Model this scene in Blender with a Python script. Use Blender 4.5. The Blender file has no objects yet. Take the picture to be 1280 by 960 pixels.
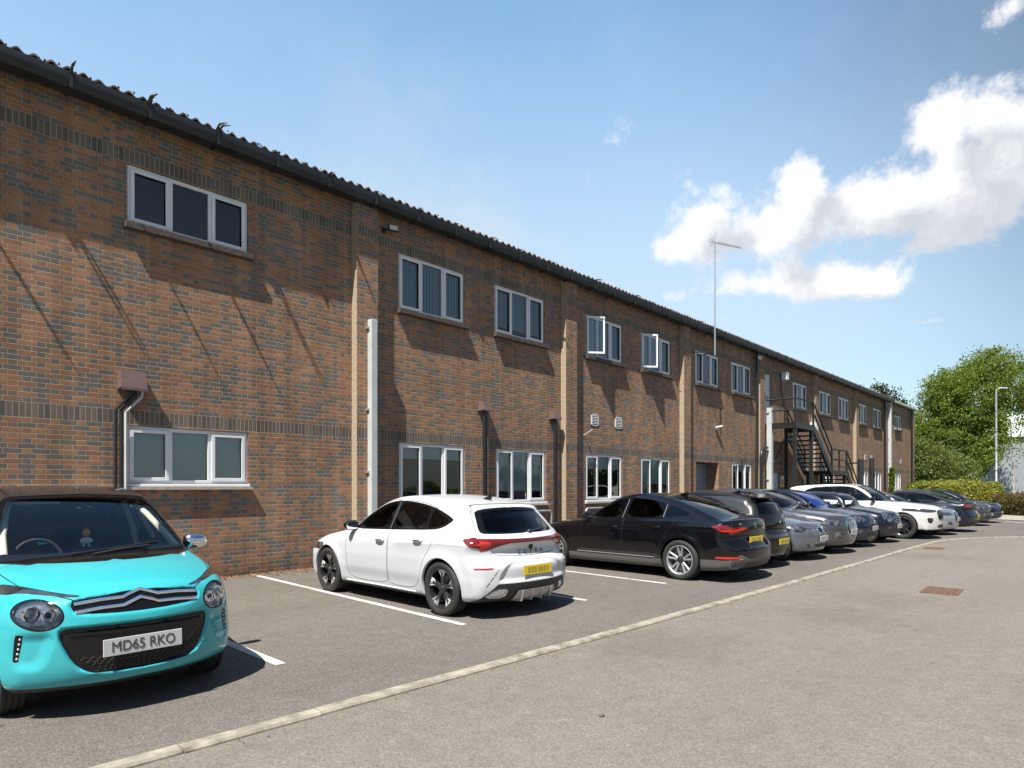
import bpy, bmesh, math, random
import numpy as np
from mathutils import Vector, Matrix
random.seed(7); RNG = np.random.RandomState(11)
R = math.radians
S = bpy.context.scene
COL = S.collection
# ------------------------------------------------------------------ camera
camd = bpy.data.cameras.new('camera'); cam = bpy.data.objects.new('camera', camd); COL.objects.link(cam)
camd.sensor_width = 36; camd.lens = 22.5; camd.shift_y = 0.1
camd.clip_start = 0.05; camd.clip_end = 3000
cam.location = (0, 0, 1.62); cam.rotation_euler = (R(90), 0, R(43.1524 - 90))
S.camera = cam
# ------------------------------------------------------------------ light and sky
SUN = Vector((-1.0, -0.33, 1.77)).normalized()          # towards the sun
EL = math.asin(SUN.z); AZ = math.atan2(SUN.x, SUN.y)
sl = bpy.data.lights.new('sun', 'SUN'); sl.energy = 5.0; sl.angle = R(0.55); sl.color = (1.0, 0.955, 0.88)
so = bpy.data.objects.new('sun', sl); COL.objects.link(so)
so.rotation_euler = SUN.to_track_quat('Z', 'Y').to_euler(); so.location = SUN * 60
W = bpy.data.worlds.new('World'); S.world = W; W.use_nodes = True
wt = W.node_tree; wt.nodes.clear()
def N(t, ty, **k):
    n = t.nodes.new(ty)
    for a, v in k.items():
        if a == 'ins':
            for i, x in v.items(): n.inputs[i].default_value = x
        else: setattr(n, a, v)
    return n
def build_sky():
    t = wt; L = t.links.new
    out = N(t, 'ShaderNodeOutputWorld'); bg = N(t, 'ShaderNodeBackground', ins={'Strength': 0.09})
    sky = N(t, 'ShaderNodeTexSky', sky_type='NISHITA', sun_disc=False, sun_elevation=EL, sun_rotation=AZ)
    sky.air_density = 1.0; sky.dust_density = 0.6; sky.ozone_density = 1.6; sky.altitude = 50
    tc = N(t, 'ShaderNodeTexCoord')
    # clouds: a soft cumulus bank, laid out by compass direction; density from fractal noise
    def m(op, a, b=None, c=None):
        n = N(t, 'ShaderNodeMath', operation=op)
        for i, x in enumerate((a, b, c)):
            if x is None: continue
            if isinstance(x, (int, float)): n.inputs[i].default_value = x
            else: L(x, n.inputs[i])
        return n.outputs[0]
    def noise(vec, sc, det, rough, off):
        mp = N(t, 'ShaderNodeMapping', ins={'Location': off}); L(vec, mp.inputs['Vector'])
        n = N(t, 'ShaderNodeTexNoise', ins={'Scale': sc, 'Detail': det, 'Roughness': rough}); L(mp.outputs[0], n.inputs['Vector'])
        return n.outputs['Fac']
    vec = tc.outputs['Generated']
    # project onto the tangent sphere: azimuth / elevation in degrees
    sp = N(t, 'ShaderNodeSeparateXYZ'); L(vec, sp.inputs[0])
    az = m('MULTIPLY', m('ARCTAN2', sp.outputs[1], sp.outputs[0]), 57.29578)
    el = m('MULTIPLY', m('ARCSINE', sp.outputs[2]), 57.29578)
    def blobs(shift_el, shift_az):
        acc = None
        for (a0, e0, sa, se, amp) in CLOUDS:
            da = m('DIVIDE', m('SUBTRACT', az, a0 + shift_az), sa); de = m('DIVIDE', m('SUBTRACT', el, e0 + shift_el), se)
            r2 = m('ADD', m('MULTIPLY', da, da), m('MULTIPLY', de, de))
            v = m('MULTIPLY', m('EXPONENT', m('MULTIPLY', r2, -1.0)), amp)
            acc = v if acc is None else m('ADD', acc, v)
        return acc
    def density(off, se, sa):
        n1 = noise(vec, 12.0, 12, 0.66, off)
        n2 = noise(vec, 2.6, 3, 0.5, (off[0] + 3, off[1] + 1, off[2]))
        b = m('MINIMUM', m('MULTIPLY', blobs(se, sa), 1.22), 1.25)
        d = m('ADD', b, m('ADD', m('MULTIPLY', m('SUBTRACT', n1, 0.5), 2.7), m('MULTIPLY', m('SUBTRACT', n2, 0.5), 0.5)))
        return d
    d0 = density((0, 0, 0), 0, 0)
    d1 = density((0.004, 0.022, -0.05), -2.4, -2.2)      # same field looked up nearer the sun: gives lit tops and grey bases
    mr = N(t, 'ShaderNodeMapRange', interpolation_type='SMOOTHSTEP', ins={'From Min': 0.42, 'From Max': 1.0}); L(d0, mr.inputs['Value'])
    sh = N(t, 'ShaderNodeMapRange', interpolation_type='SMOOTHSTEP', ins={'From Min': 0.40, 'From Max': 1.5}); L(d1, sh.inputs['Value'])
    cr = N(t, 'ShaderNodeMix', data_type='RGBA'); cr.inputs['A'].default_value = (6.3, 6.3, 6.4, 1); cr.inputs['B'].default_value = (3.9, 4.1, 4.45, 1)
    L(sh.outputs[0], cr.inputs['Factor'])
    # sky dimmed behind the camera to cut fill on the wall, brightened ahead
    dr = N(t, 'ShaderNodeMapRange', interpolation_type='SMOOTHSTEP', ins={'From Min': -0.15, 'From Max': 0.5, 'To Min': 0.85, 'To Max': 1.0}); L(sp.outputs[1], dr.inputs['Value'])
    wf = N(t, 'ShaderNodeMapRange', interpolation_type='SMOOTHSTEP', ins={'From Min': -0.15, 'From Max': 0.5}); L(sp.outputs[1], wf.inputs['Value'])
    wc = N(t, 'ShaderNodeMix', data_type='RGBA'); L(wf.outputs[0], wc.inputs['Factor']); wc.inputs['A'].default_value = (.48, .50, .52, 1); wc.inputs['B'].default_value = (1.35, 1.70, 1.66, 1)
    sk = N(t, 'ShaderNodeVectorMath', operation='MULTIPLY'); L(sky.outputs[0], sk.inputs[0]); L(wc.outputs['Result'], sk.inputs[1])
    # thin haze low over the horizon
    hz = N(t, 'ShaderNodeMapRange', interpolation_type='SMOOTHSTEP', ins={'From Min': 46.0, 'From Max': 4.0, 'To Min': 0.0, 'To Max': 0.95}); L(el, hz.inputs['Value'])
    wisp = N(t, 'ShaderNodeMapRange', interpolation_type='SMOOTHSTEP', ins={'From Min': 0.46, 'From Max': 0.72, 'To Max': 0.38}); L(noise(vec, 3.2, 6, 0.62, (5, 2, 1)), wisp.inputs['Value'])
    hz2 = m('MINIMUM', m('ADD', hz.outputs[0], m('MULTIPLY', wisp.outputs[0], m('MULTIPLY', hz.outputs[0], 1.6))), 0.9)
    hz2 = m('MULTIPLY', hz2, m('ADD', .25, m('MULTIPLY', wf.outputs[0], .75)))  # haze thinned on that side too, for less fill on the wall
    mh = N(t, 'ShaderNodeMix', data_type='RGBA'); L(hz2, mh.inputs['Factor']); L(sk.outputs[0], mh.inputs['A']); mh.inputs['B'].default_value = (3.9, 4.65, 5.25, 1)
    mc = N(t, 'ShaderNodeMix', data_type='RGBA'); L(mr.outputs[0], mc.inputs['Factor']); L(mh.outputs['Result'], mc.inputs['A']); L(cr.outputs['Result'], mc.inputs['B'])
    L(mc.outputs['Result'], bg.inputs['Color']); L(bg.outputs[0], out.inputs['Surface'])
# (azimuth deg from +X, elevation deg, half widths, amplitude)
CLOUDS = [(5.8, 22.8, 4.0, 4.2, 1.15), (9.0, 25.2, 2.2, 2.4, .8), (18.9, 23.6, 1.9, 1.7, .95), (13.0, 20.4, 5.6, 2.0, 1.15), (7.5, 18.8, 2.6, 1.6, .7), (26.5, 21.4, 3.0, 2.5, 1.15),
          (29.8, 19.6, 1.8, 1.5, .75), (17.0, 16.0, 4.6, 1.6, 1.1), (13.3, 14.9, 2.0, 1.1, .6), (23.5, 16.6, 3.0, 1.3, .6), (10.4, 12.2, 1.6, .55, .6), (5.5, 30.6, 2.0, 1.2, .6), (21.5, 19.6, 2.4, 1.8, .7), (33.0, 15.0, 2.5, 1.0, .35), (-6, 14, 6, 3, .9), (14.5, 22.0, 3.0, 1.4, .5), (20.0, 21.5, 2.2, 1.6, .5), (9.5, 17.6, 2.4, 1.0, .4), (29.0, 16.0, 1.6, .8, .55), (24.0, 14.0, 2.2, .7, .5), (14.0, 9.0, 5.0, .8, .35)]
S.view_settings.view_transform = 'Standard'; S.view_settings.look = 'None'; S.view_settings.exposure = 0.92; S.view_settings.gamma = 1
S.render.engine = 'CYCLES'
S.cycles.max_bounces = 8; S.cycles.transparent_max_bounces = 24
build_sky()
# ------------------------------------------------------------------ helpers
def sv(n, **k):
    for a, v in k.items(): n[a] = v
def tag(o, label=None, cat=None, group=None, kind=None):
    if label: o['label'] = label
    if cat: o['category'] = cat
    if group: o['group'] = group
    if kind: o['kind'] = kind
    return o
def empty(name, loc=(0, 0, 0), rz=0, label=None, cat=None, group=None):
    o = bpy.data.objects.new(name, None); COL.objects.link(o); o.location = loc; o.rotation_euler = (0, 0, rz)
    o.empty_display_size = .2
    return tag(o, label, cat, group)
MATS = {}
def material(name):
    m = bpy.data.materials.new(name); m.use_nodes = True; m.node_tree.nodes.clear(); MATS[name] = m; return m
def principled(name, col, rough=.5, metal=0., coat=0., spec=.5, bump=None, noise=None, coat_rough=.03, two=False):
    """bump=(scale,strength,dist); noise=(scale,amount) varies the base colour"""
    m = material(name); t = m.node_tree; L = t.links.new
    o = N(t, 'ShaderNodeOutputMaterial'); p = N(t, 'ShaderNodeBsdfPrincipled')
    p.inputs['Base Color'].default_value = (*col, 1); p.inputs['Roughness'].default_value = rough; p.inputs['Metallic'].default_value = metal
    p.inputs['Coat Weight'].default_value = coat; p.inputs['Coat Roughness'].default_value = coat_rough; p.inputs['Specular IOR Level'].default_value = spec
    tc = N(t, 'ShaderNodeTexCoord')
    if noise:
        n = N(t, 'ShaderNodeTexNoise', ins={'Scale': noise[0], 'Detail': 6, 'Roughness': .6}); L(tc.outputs['Object'], n.inputs['Vector'])
        mr = N(t, 'ShaderNodeMapRange', ins={'From Min': .25, 'From Max': .75, 'To Min': 1 - noise[1], 'To Max': 1 + noise[1]}); L(n.outputs['Fac'], mr.inputs['Value'])
        mx = N(t, 'ShaderNodeVectorMath', operation='SCALE', ins={0: col}); L(mr.outputs[0], mx.inputs['Scale']); L(mx.outputs[0], p.inputs['Base Color'])
    if bump:
        n = N(t, 'ShaderNodeTexNoise', ins={'Scale': bump[0], 'Detail': 5}); L(tc.outputs['Object'], n.inputs['Vector'])
        b = N(t, 'ShaderNodeBump', ins={'Strength': bump[1], 'Distance': bump[2]}); L(n.outputs['Fac'], b.inputs['Height']); L(b.outputs[0], p.inputs['Normal'])
    L(p.outputs[0], o.inputs[0])
    m.diffuse_color = (*col, 1)
    return m
def paint(name, col, metal=0., rough=.4, cw=1.):
    m = material(name); t = m.node_tree; L = t.links.new
    o = N(t, 'ShaderNodeOutputMaterial'); p = N(t, 'ShaderNodeBsdfPrincipled')
    p.inputs['Base Color'].default_value = (*col, 1); p.inputs['Roughness'].default_value = rough; p.inputs['Metallic'].default_value = metal
    p.inputs['Coat Weight'].default_value = cw; p.inputs['Coat Roughness'].default_value = .02; p.inputs['Specular IOR Level'].default_value = .1 if metal < .1 else .5
    tc = N(t, 'ShaderNodeTexCoord')
    # road dust low on the panels and a faint orange peel
    n = N(t, 'ShaderNodeTexNoise', ins={'Scale': 2.5, 'Detail': 7, 'Roughness': .65}); L(tc.outputs['Object'], n.inputs['Vector'])
    sx = N(t, 'ShaderNodeSeparateXYZ'); L(tc.outputs['Object'], sx.inputs[0])
    lo = N(t, 'ShaderNodeMapRange', ins={'From Min': .62, 'From Max': .12, 'To Min': .0, 'To Max': .14}); L(sx.outputs[2], lo.inputs['Value'])
    mu = N(t, 'ShaderNodeMath', operation='MULTIPLY'); L(n.outputs['Fac'], mu.inputs[0]); L(lo.outputs[0], mu.inputs[1])
    mx = N(t, 'ShaderNodeMix', data_type='RGBA'); L(mu.outputs[0], mx.inputs['Factor']); mx.inputs['A'].default_value = (*col, 1); mx.inputs['B'].default_value = (.20, .17, .14, 1)
    L(mx.outputs['Result'], p.inputs['Base Color'])
    r = N(t, 'ShaderNodeMapRange', ins={'To Min': .012, 'To Max': .10, 'From Min': 0.0, 'From Max': .12}); L(mu.outputs[0], r.inputs['Value']); L(r.outputs[0], p.inputs['Coat Roughness'])
    n2 = N(t, 'ShaderNodeTexNoise', ins={'Scale': 90., 'Detail': 2}); L(tc.outputs['Object'], n2.inputs['Vector'])
    b = N(t, 'ShaderNodeBump', ins={'Strength': .006, 'Distance': .003}); L(n2.outputs['Fac'], b.inputs['Height']); L(b.outputs[0], p.inputs['Coat Normal'])
    L(p.outputs[0], o.inputs[0])
    return m
def glass(name, tint, refl=1.0):
    m = material(name); t = m.node_tree; L = t.links.new
    o = N(t, 'ShaderNodeOutputMaterial'); tr = N(t, 'ShaderNodeBsdfTransparent'); tr.inputs[0].default_value = (*tint, 1)
    gl = N(t, 'ShaderNodeBsdfGlossy', ins={'Roughness': .0}); gl.inputs['Color'].default_value = (refl, refl, refl, 1)
    fr = N(t, 'ShaderNodeFresnel', ins={'IOR': 1.40}); mx = N(t, 'ShaderNodeMixShader')
    L(fr.outputs[0], mx.inputs[0]); L(tr.outputs[0], mx.inputs[1]); L(gl.outputs[0], mx.inputs[2]); L(mx.outputs[0], o.inputs[0])
    return m
M = {}
M['black_gloss'] = principled('black_gloss', (.006, .006, .007), .08, spec=.42)
M['black_plastic'] = principled('black_plastic', (.022, .022, .023), .5, bump=(400, .12, .002))
M['black_matt'] = principled('black_matt', (.012, .012, .012), .8)
M['seam'] = principled('seam', (.004, .004, .004), .9)
M['tyre'] = principled('tyre', (.022, .021, .020), .72, bump=(60, .2, .004), noise=(8, .25))
M['chrome'] = principled('chrome', (.82, .82, .83), .08, 1.)
M['alloy'] = principled('alloy', (.62, .62, .63), .42, .75, coat=.3)
M['alloy_dark'] = principled('alloy_dark', (.05, .05, .052), .3, .6, coat=.4)
M['satin'] = principled('satin', (.45, .45, .46), .42, .7)
M['grey_trim'] = principled('grey_trim', (.095, .093, .09), .45)
M['interior'] = principled('interior', (.02, .02, .023), .75)
M['interior_grey'] = principled('interior_grey', (.014, .014, .016), .7)
M['cream'] = principled('cream', (.62, .60, .50), .7)
M['lens_red'] = principled('lens_red', (.42, .008, .008), .12, coat=1.)
M['lens_dark_red'] = principled('lens_dark_red', (.16, .006, .008), .12, coat=1.)
M['lens_bright_red'] = principled('lens_bright_red', (.50, .022, .012), .2, coat=1.)
M['lamp_dk'] = principled('lamp_dark', (.055, .057, .062), .15, .4, coat=1., noise=(14, .8))
M['disc'] = principled('disc', (.28, .27, .26), .4, .9)
M['plate_white'] = principled('plate_white', (.50, .50, .50), .35)
M['plate_yellow'] = principled('plate_yellow', (.62, .46, .015), .35)
M['plate_ink'] = principled('plate_ink', (.05, .05, .05), .4)
M['amber'] = principled('amber', (.6, .2, .02), .2, coat=1.)
M['glass_clear'] = glass('glass_clear', (.90, .94, .93))
M['glass_tint'] = glass('glass_tint', (.42, .50, .50))
M['glass_dark'] = glass('glass_dark', (.035, .04, .045))
M['lens_clear'] = glass('lens_clear', (.88, .9, .92))
def lamp_mat():
    m = material('headlamp_inside'); t = m.node_tree; L = t.links.new
    o = N(t, 'ShaderNodeOutputMaterial'); p = N(t, 'ShaderNodeBsdfPrincipled', ins={'Roughness': .12, 'Metallic': .75, 'Coat Weight': 1.})
    tc = N(t, 'ShaderNodeTexCoord'); v = N(t, 'ShaderNodeTexVoronoi', ins={'Scale': 11.}); L(tc.outputs['Object'], v.inputs['Vector'])
    cr = N(t, 'ShaderNodeValToRGB'); cr.color_ramp.elements[0].color = (.45, .46, .48, 1); cr.color_ramp.elements[1].color = (.04, .04, .045, 1); cr.color_ramp.elements[1].position = .8
    L(v.outputs['Distance'], cr.inputs[0]); L(cr.outputs[0], p.inputs['Base Color'])
    b = N(t, 'ShaderNodeBump', ins={'Strength': .25, 'Distance': .01}); L(v.outputs['Distance'], b.inputs['Height']); L(b.outputs[0], p.inputs['Normal'])
    L(p.outputs[0], o.inputs[0]); return m
M['lamp'] = lamp_mat()

class MB:
    """collects vertices and faces of one mesh"""
    def __init__(s): s.v = []; s.f = []; s.mi = []; s.m = 0
    def add(s, vs, fs):
        o = len(s.v); s.v += [tuple(p) for p in vs]; s.f += [tuple(i + o for i in f) for f in fs]; s.mi += [s.m] * len(fs); return s
    def box(s, a, b):
        x0, y0, z0 = a; x1, y1, z1 = b
        return s.add([(x0, y0, z0), (x1, y0, z0), (x1, y1, z0), (x0, y1, z0), (x0, y0, z1), (x1, y0, z1), (x1, y1, z1), (x0, y1, z1)],
                     [(0, 3, 2, 1), (4, 5, 6, 7), (0, 1, 5, 4), (1, 2, 6, 5), (2, 3, 7, 6), (3, 0, 4, 7)])
    def bar(s, p, q, w, h, up=(0, 0, 1)):
        p = Vector(p); q = Vector(q); d = (q - p).normalized(); u = Vector(up)
        r = d.cross(u)
        if r.length < 1e-4: r = d.cross(Vector((1, 0, 0)))
        r.normalize(); u = r.cross(d).normalized(); r *= w / 2; u *= h / 2
        return s.add([p - r - u, p + r - u, p + r + u, p - r + u, q - r - u, q + r - u, q + r + u, q - r + u],
                     [(0, 1, 2, 3), (4, 7, 6, 5), (0, 4, 5, 1), (1, 5, 6, 2), (2, 6, 7, 3), (3, 7, 4, 0)])
    def tube(s, pts, r, n=10, caps=True):
        pts = [Vector(p) for p in pts]; rs = r if isinstance(r, (list, tuple)) else [r] * len(pts)
        o = len(s.v); prev = None
        for i, p in enumerate(pts):
            d = (pts[min(i + 1, len(pts) - 1)] - pts[max(i - 1, 0)]).normalized()
            if prev is None:
                a = d.cross(Vector((0, 0, 1)));
                if a.length < 1e-3: a = d.cross(Vector((1, 0, 0)))
            else: a = prev - d * prev.dot(d)
            a.normalize(); prev = a; b = d.cross(a)
            for k in range(n):
                t = 2 * math.pi * k / n; s.v.append(tuple(p + (a * math.cos(t) + b * math.sin(t)) * rs[i]))
        for i in range(len(pts) - 1):
            for k in range(n):
                s.f.append((o + i * n + k, o + i * n + (k + 1) % n, o + (i + 1) * n + (k + 1) % n, o + (i + 1) * n + k)); s.mi.append(s.m)
        if caps:
            s.f.append(tuple(o + k for k in range(n))[::-1]); s.f.append(tuple(o + (len(pts) - 1) * n + k for k in range(n))); s.mi += [s.m] * 2
        return s
    def lathe(s, prof, n=48, axis='y', c=(0, 0, 0)):
        """prof: (radius, height along axis)"""
        o = len(s.v)
        for (r, h) in prof:
            for k in range(n):
                t = 2 * math.pi * k / n; a, b = r * math.cos(t), r * math.sin(t)
                p = (a, h, b) if axis == 'y' else ((a, b, h) if axis == 'z' else (h, a, b))
                s.v.append((p[0] + c[0], p[1] + c[1], p[2] + c[2]))
        for i in range(len(prof) - 1):
            for k in range(n):
                s.f.append((o + i * n + k, o + i * n + (k + 1) % n, o + (i + 1) * n + (k + 1) % n, o + (i + 1) * n + k)); s.mi.append(s.m)
        return s
    def prism(s, poly, h0, h1, axis='y'):
        n = len(poly); o = len(s.v)
        for h in (h0, h1):
            for (a, b) in poly:
                s.v.append((a, h, b) if axis == 'y' else ((a, b, h) if axis == 'z' else (h, a, b)))
        s.f.append(tuple(range(o, o + n))); s.f.append(tuple(range(o + 2 * n - 1, o + n - 1, -1))); s.mi += [s.m] * 2
        for k in range(n):
            s.f.append((o + k, o + n + k, o + n + (k + 1) % n, o + (k + 1) % n)); s.mi.append(s.m)
        return s
    def ball(s, c, r, n=12, sc=(1, 1, 1)):
        o = len(s.v); m = n // 2
        for i in range(m + 1):
            th = math.pi * i / m
            for k in range(n):
                ph = 2 * math.pi * k / n
                s.v.append((c[0] + r * sc[0] * math.sin(th) * math.cos(ph), c[1] + r * sc[1] * math.sin(th) * math.sin(ph), c[2] + r * sc[2] * math.cos(th)))
        for i in range(m):
            for k in range(n):
                s.f.append((o + i * n + k, o + (i + 1) * n + k, o + (i + 1) * n + (k + 1) % n, o + i * n + (k + 1) % n)); s.mi.append(s.m)
        return s
    def build(s, name, mat, parent=None, smooth=0, bevel=0, loc=None, seg=2, recalc=True):
        me = bpy.data.meshes.new(name); me.from_pydata(s.v, [], s.f); me.validate()
        bm = bmesh.new(); bm.from_mesh(me); bmesh.ops.remove_doubles(bm, verts=bm.verts, dist=1e-5)
        if recalc: bmesh.ops.recalc_face_normals(bm, faces=bm.faces)
        if bevel:
            es = [e for e in bm.edges if len(e.link_faces) == 2 and e.calc_face_angle(0) > .5]
            bmesh.ops.bevel(bm, geom=es, offset=bevel, segments=seg, profile=.5, affect='EDGES', clamp_overlap=True)
        bm.to_mesh(me); bm.free()
        mats = mat if isinstance(mat, (list, tuple)) else [mat]
        for q in mats: me.materials.append(q)
        if len(mats) > 1 and len(me.polygons) == len(s.mi):
            me.polygons.foreach_set('material_index', s.mi)
        if smooth:
            me.polygons.foreach_set('use_smooth', [True] * len(me.polygons))
            me.set_sharp_from_angle(angle=R(smooth))
        o = bpy.data.objects.new(name, me); COL.objects.link(o)
        if loc: o.location = loc
        if parent: o.parent = parent
        return o
def copy_tree(o, parent=None, loc=None, rz=None):
    c = o.copy(); COL.objects.link(c); c.parent = parent
    if parent is not None: c.matrix_parent_inverse = o.matrix_parent_inverse.copy()
    if loc is not None: c.location = loc
    if rz is not None: c.rotation_euler[2] = rz
    for ch in list(o.children): copy_tree(ch, c)
    return c
def text_obj(name, s, size, mat, parent, loc, rot, ext=.0015, sx=1, bold=0):
    cu = bpy.data.curves.new('t', 'FONT'); cu.body = s; cu.size = size; cu.extrude = ext; cu.align_x = 'CENTER'; cu.align_y = 'CENTER'; cu.offset = bold
    tmp = bpy.data.objects.new('t', cu); COL.objects.link(tmp)
    me = bpy.data.meshes.new_from_object(tmp); bpy.data.objects.remove(tmp); me.materials.append(mat); me.name = name
    for v in me.vertices: v.co.x *= sx
    o = bpy.data.objects.new(name, me); COL.objects.link(o); o.parent = parent; o.location = loc; o.rotation_euler = rot
    return o
# ------------------------------------------------------------------ materials of the place
def brick_mat(name, sill=False):
    m = material(name); t = m.node_tree; L = t.links.new
    o = N(t, 'ShaderNodeOutputMaterial'); p = N(t, 'ShaderNodeBsdfPrincipled', ins={'Roughness': .85, 'Specular IOR Level': .25})
    tc = N(t, 'ShaderNodeTexCoord'); s = N(t, 'ShaderNodeSeparateXYZ'); L(tc.outputs['Object'], s.inputs[0])
    def mt(op, a, b=None, c=None):
        n = N(t, 'ShaderNodeMath', operation=op)
        for i, x in enumerate((a, b, c)):
            if x is None: continue
            if isinstance(x, (int, float)): n.inputs[i].default_value = x
            else: L(x, n.inputs[i])
        return n.outputs[0]
    u = mt('ADD', s.outputs[0], s.outputs[1]); v = s.outputs[2]
    # slight hand-laid waviness
    wn = N(t, 'ShaderNodeTexNoise', ins={'Scale': 1.2, 'Detail': 3}); L(tc.outputs['Object'], wn.inputs['Vector'])
    wob = mt('MULTIPLY', mt('SUBTRACT', wn.outputs['Fac'], .5), .012)
    v1 = mt('ADD', v, wob)
    c1 = N(t, 'ShaderNodeCombineXYZ'); L(u, c1.inputs[0]); L(v1, c1.inputs[1])
    def brick(vec, w, h, off, ms):
        b = N(t, 'ShaderNodeTexBrick', offset=off, ins={'Scale': 1.0, 'Mortar Size': ms, 'Mortar Smooth': .15, 'Bias': 0.0, 'Brick Width': w, 'Row Height': h})
        b.inputs['Color1'].default_value = (0, 0, 0, 1); b.inputs['Color2'].default_value = (1, 1, 1, 1); b.inputs['Mortar'].default_value = (.5, .5, .5, 1)
        L(vec, b.inputs['Vector']); return b
    # mixed bond: long stretchers and short, mostly dark headers
    row = mt('FLOOR', mt('DIVIDE', v1, .075)); g = mt('SUBTRACT', v1, mt('MULTIPLY', row, .075))
    uu = mt('ADD', u, mt('MULTIPLY', mt('FLOORED_MODULO', row, 2.0), .16875)); cell = mt('FLOOR', mt('DIVIDE', uu, .3375)); f = mt('SUBTRACT', uu, mt('MULTIPLY', cell, .3375))
    hd = mt('GREATER_THAN', f, .225); fl = mt('SUBTRACT', f, mt('MULTIPLY', hd, .225)); wd = mt('SUBTRACT', .225, mt('MULTIPLY', hd, .1125))
    ed = mt('MINIMUM', mt('MINIMUM', fl, mt('SUBTRACT', wd, fl)), mt('MINIMUM', g, mt('SUBTRACT', .075, g)))
    mo = N(t, 'ShaderNodeMapRange', interpolation_type='SMOOTHSTEP', ins={'From Min': .0038, 'From Max': .0068, 'To Min': 1.0, 'To Max': 0.0}); L(ed, mo.inputs['Value'])
    cc = N(t, 'ShaderNodeCombineXYZ'); L(cell, cc.inputs[0]); L(row, cc.inputs[1]); L(hd, cc.inputs[2]); wn_ = N(t, 'ShaderNodeTexWhiteNoise', noise_dimensions='3D'); L(cc.outputs[0], wn_.inputs['Vector'])
    rv = mt('SUBTRACT', wn_.outputs['Value'], mt('MULTIPLY', hd, .17))
    c2 = N(t, 'ShaderNodeCombineXYZ'); L(u, c2.inputs[0]); L(mt('SUBTRACT', mt('ADD', v, -2.625), mt('MULTIPLY', mt('GREATER_THAN', v, 5.0), .15)), c2.inputs[1])
    b2 = brick(c2.outputs[0], .075, .225, 0.0, .0052)
    # soldier courses over both rows of windows: z 2.60-2.82 and 6.83-7.05 (metres)
    def band(a, b): return mt('MULTIPLY', mt('GREATER_THAN', v, a), mt('LESS_THAN', v, b))
    bd = mt('ADD', band(2.625, 2.85), band(6.825, 7.05)) if not sill else mt('ADD', 1.0, 0.0)
    bd = mt('MINIMUM', bd, 1.0)
    tint = N(t, 'ShaderNodeMix', data_type='RGBA'); L(bd, tint.inputs['Factor']); L(rv, tint.inputs['A']); L(b2.outputs['Color'], tint.inputs['B'])
    fac = N(t, 'ShaderNodeMix', data_type='FLOAT'); L(bd, fac.inputs['Factor']); L(mo.outputs[0], fac.inputs['A']); L(b2.outputs['Fac'], fac.inputs['B'])
    cr = N(t, 'ShaderNodeValToRGB'); cr.color_ramp.interpolation = 'LINEAR'; e = cr.color_ramp.elements
    e[0].position = 0; e[0].color = (.130, .118, .108, 1); e[1].position = 1.0; e[1].color = (.33, .172, .096, 1)
    for pos, col in ((.25, (.145, .125, .110)), (.31, (.18, .120, .085)), (.40, (.27, .135, .078)), (.60, (.31, .158, .088)), (.8, (.235, .115, .068))):
        x = e.new(pos); x.color = (*col, 1)
    # regional drift so that dark bricks gather in patches
    dn = N(t, 'ShaderNodeTexNoise', ins={'Scale': 1.1, 'Detail': 2}); L(c1.outputs[0], dn.inputs['Vector'])
    drift = mt('ADD', tint.outputs['Result'], mt('MULTIPLY', mt('SUBTRACT', dn.outputs['Fac'], .5), .40))
    L(drift, cr.inputs[0])
    cb = N(t, 'ShaderNodeValToRGB'); cb.color_ramp.elements[0].color = (.095, .082, .072, 1); cb.color_ramp.elements[1].color = (.165, .132, .103, 1)
    L(tint.outputs['Result'], cb.inputs[0])
    bc = N(t, 'ShaderNodeMix', data_type='RGBA'); L(bd, bc.inputs['Factor']); L(cr.outputs[0], bc.inputs['A']); L(cb.outputs[0], bc.inputs['B'])
    # mottling inside each brick, soot and pale bloom over the wall
    fn = N(t, 'ShaderNodeTexNoise', ins={'Scale': 46., 'Detail': 5, 'Roughness': .7}); L(tc.outputs['Object'], fn.inputs['Vector'])
    ml = N(t, 'ShaderNodeMapRange', ins={'From Min': .25, 'From Max': .75, 'To Min': .80, 'To Max': 1.46}); L(fn.outputs['Fac'], ml.inputs['Value'])
    sn = N(t, 'ShaderNodeTexNoise', ins={'Scale': .45, 'Detail': 6, 'Roughness': .6}); L(tc.outputs['Object'], sn.inputs['Vector'])
    sm = N(t, 'ShaderNodeMapRange', ins={'From Min': .3, 'From Max': .7, 'To Min': .74, 'To Max': 1.16}); L(sn.outputs['Fac'], sm.inputs['Value'])
    mul = N(t, 'ShaderNodeVectorMath', operation='SCALE'); L(bc.outputs['Result'], mul.inputs[0]); L(mt('MULTIPLY', ml.outputs[0], sm.outputs[0]), mul.inputs['Scale'])
    mc = N(t, 'ShaderNodeMix', data_type='RGBA'); L(fac.outputs['Result'], mc.inputs['Factor']); L(mul.outputs[0], mc.inputs['A']); mc.inputs['B'].default_value = (.36, .31, .235, 1)
    # rain streaks running down the face
    rm = N(t, 'ShaderNodeMapping', ins={'Scale': (3.2, 3.2, .28)}); L(tc.outputs['Object'], rm.inputs['Vector']); rn = N(t, 'ShaderNodeTexNoise', ins={'Scale': 1.0, 'Detail': 5, 'Roughness': .6}); L(rm.outputs[0], rn.inputs['Vector'])
    rr_ = N(t, 'ShaderNodeMapRange', ins={'From Min': .35, 'From Max': .65, 'To Min': .80, 'To Max': 1.12}); L(rn.outputs['Fac'], rr_.inputs['Value'])
    # damp, dirty foot of the wall
    ft = N(t, 'ShaderNodeMapRange', ins={'From Min': .0, 'From Max': .5, 'To Min': .55, 'To Max': 1.0}); L(mt('ADD', v, mt('MULTIPLY', sn.outputs['Fac'], .3)), ft.inputs['Value'])
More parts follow.
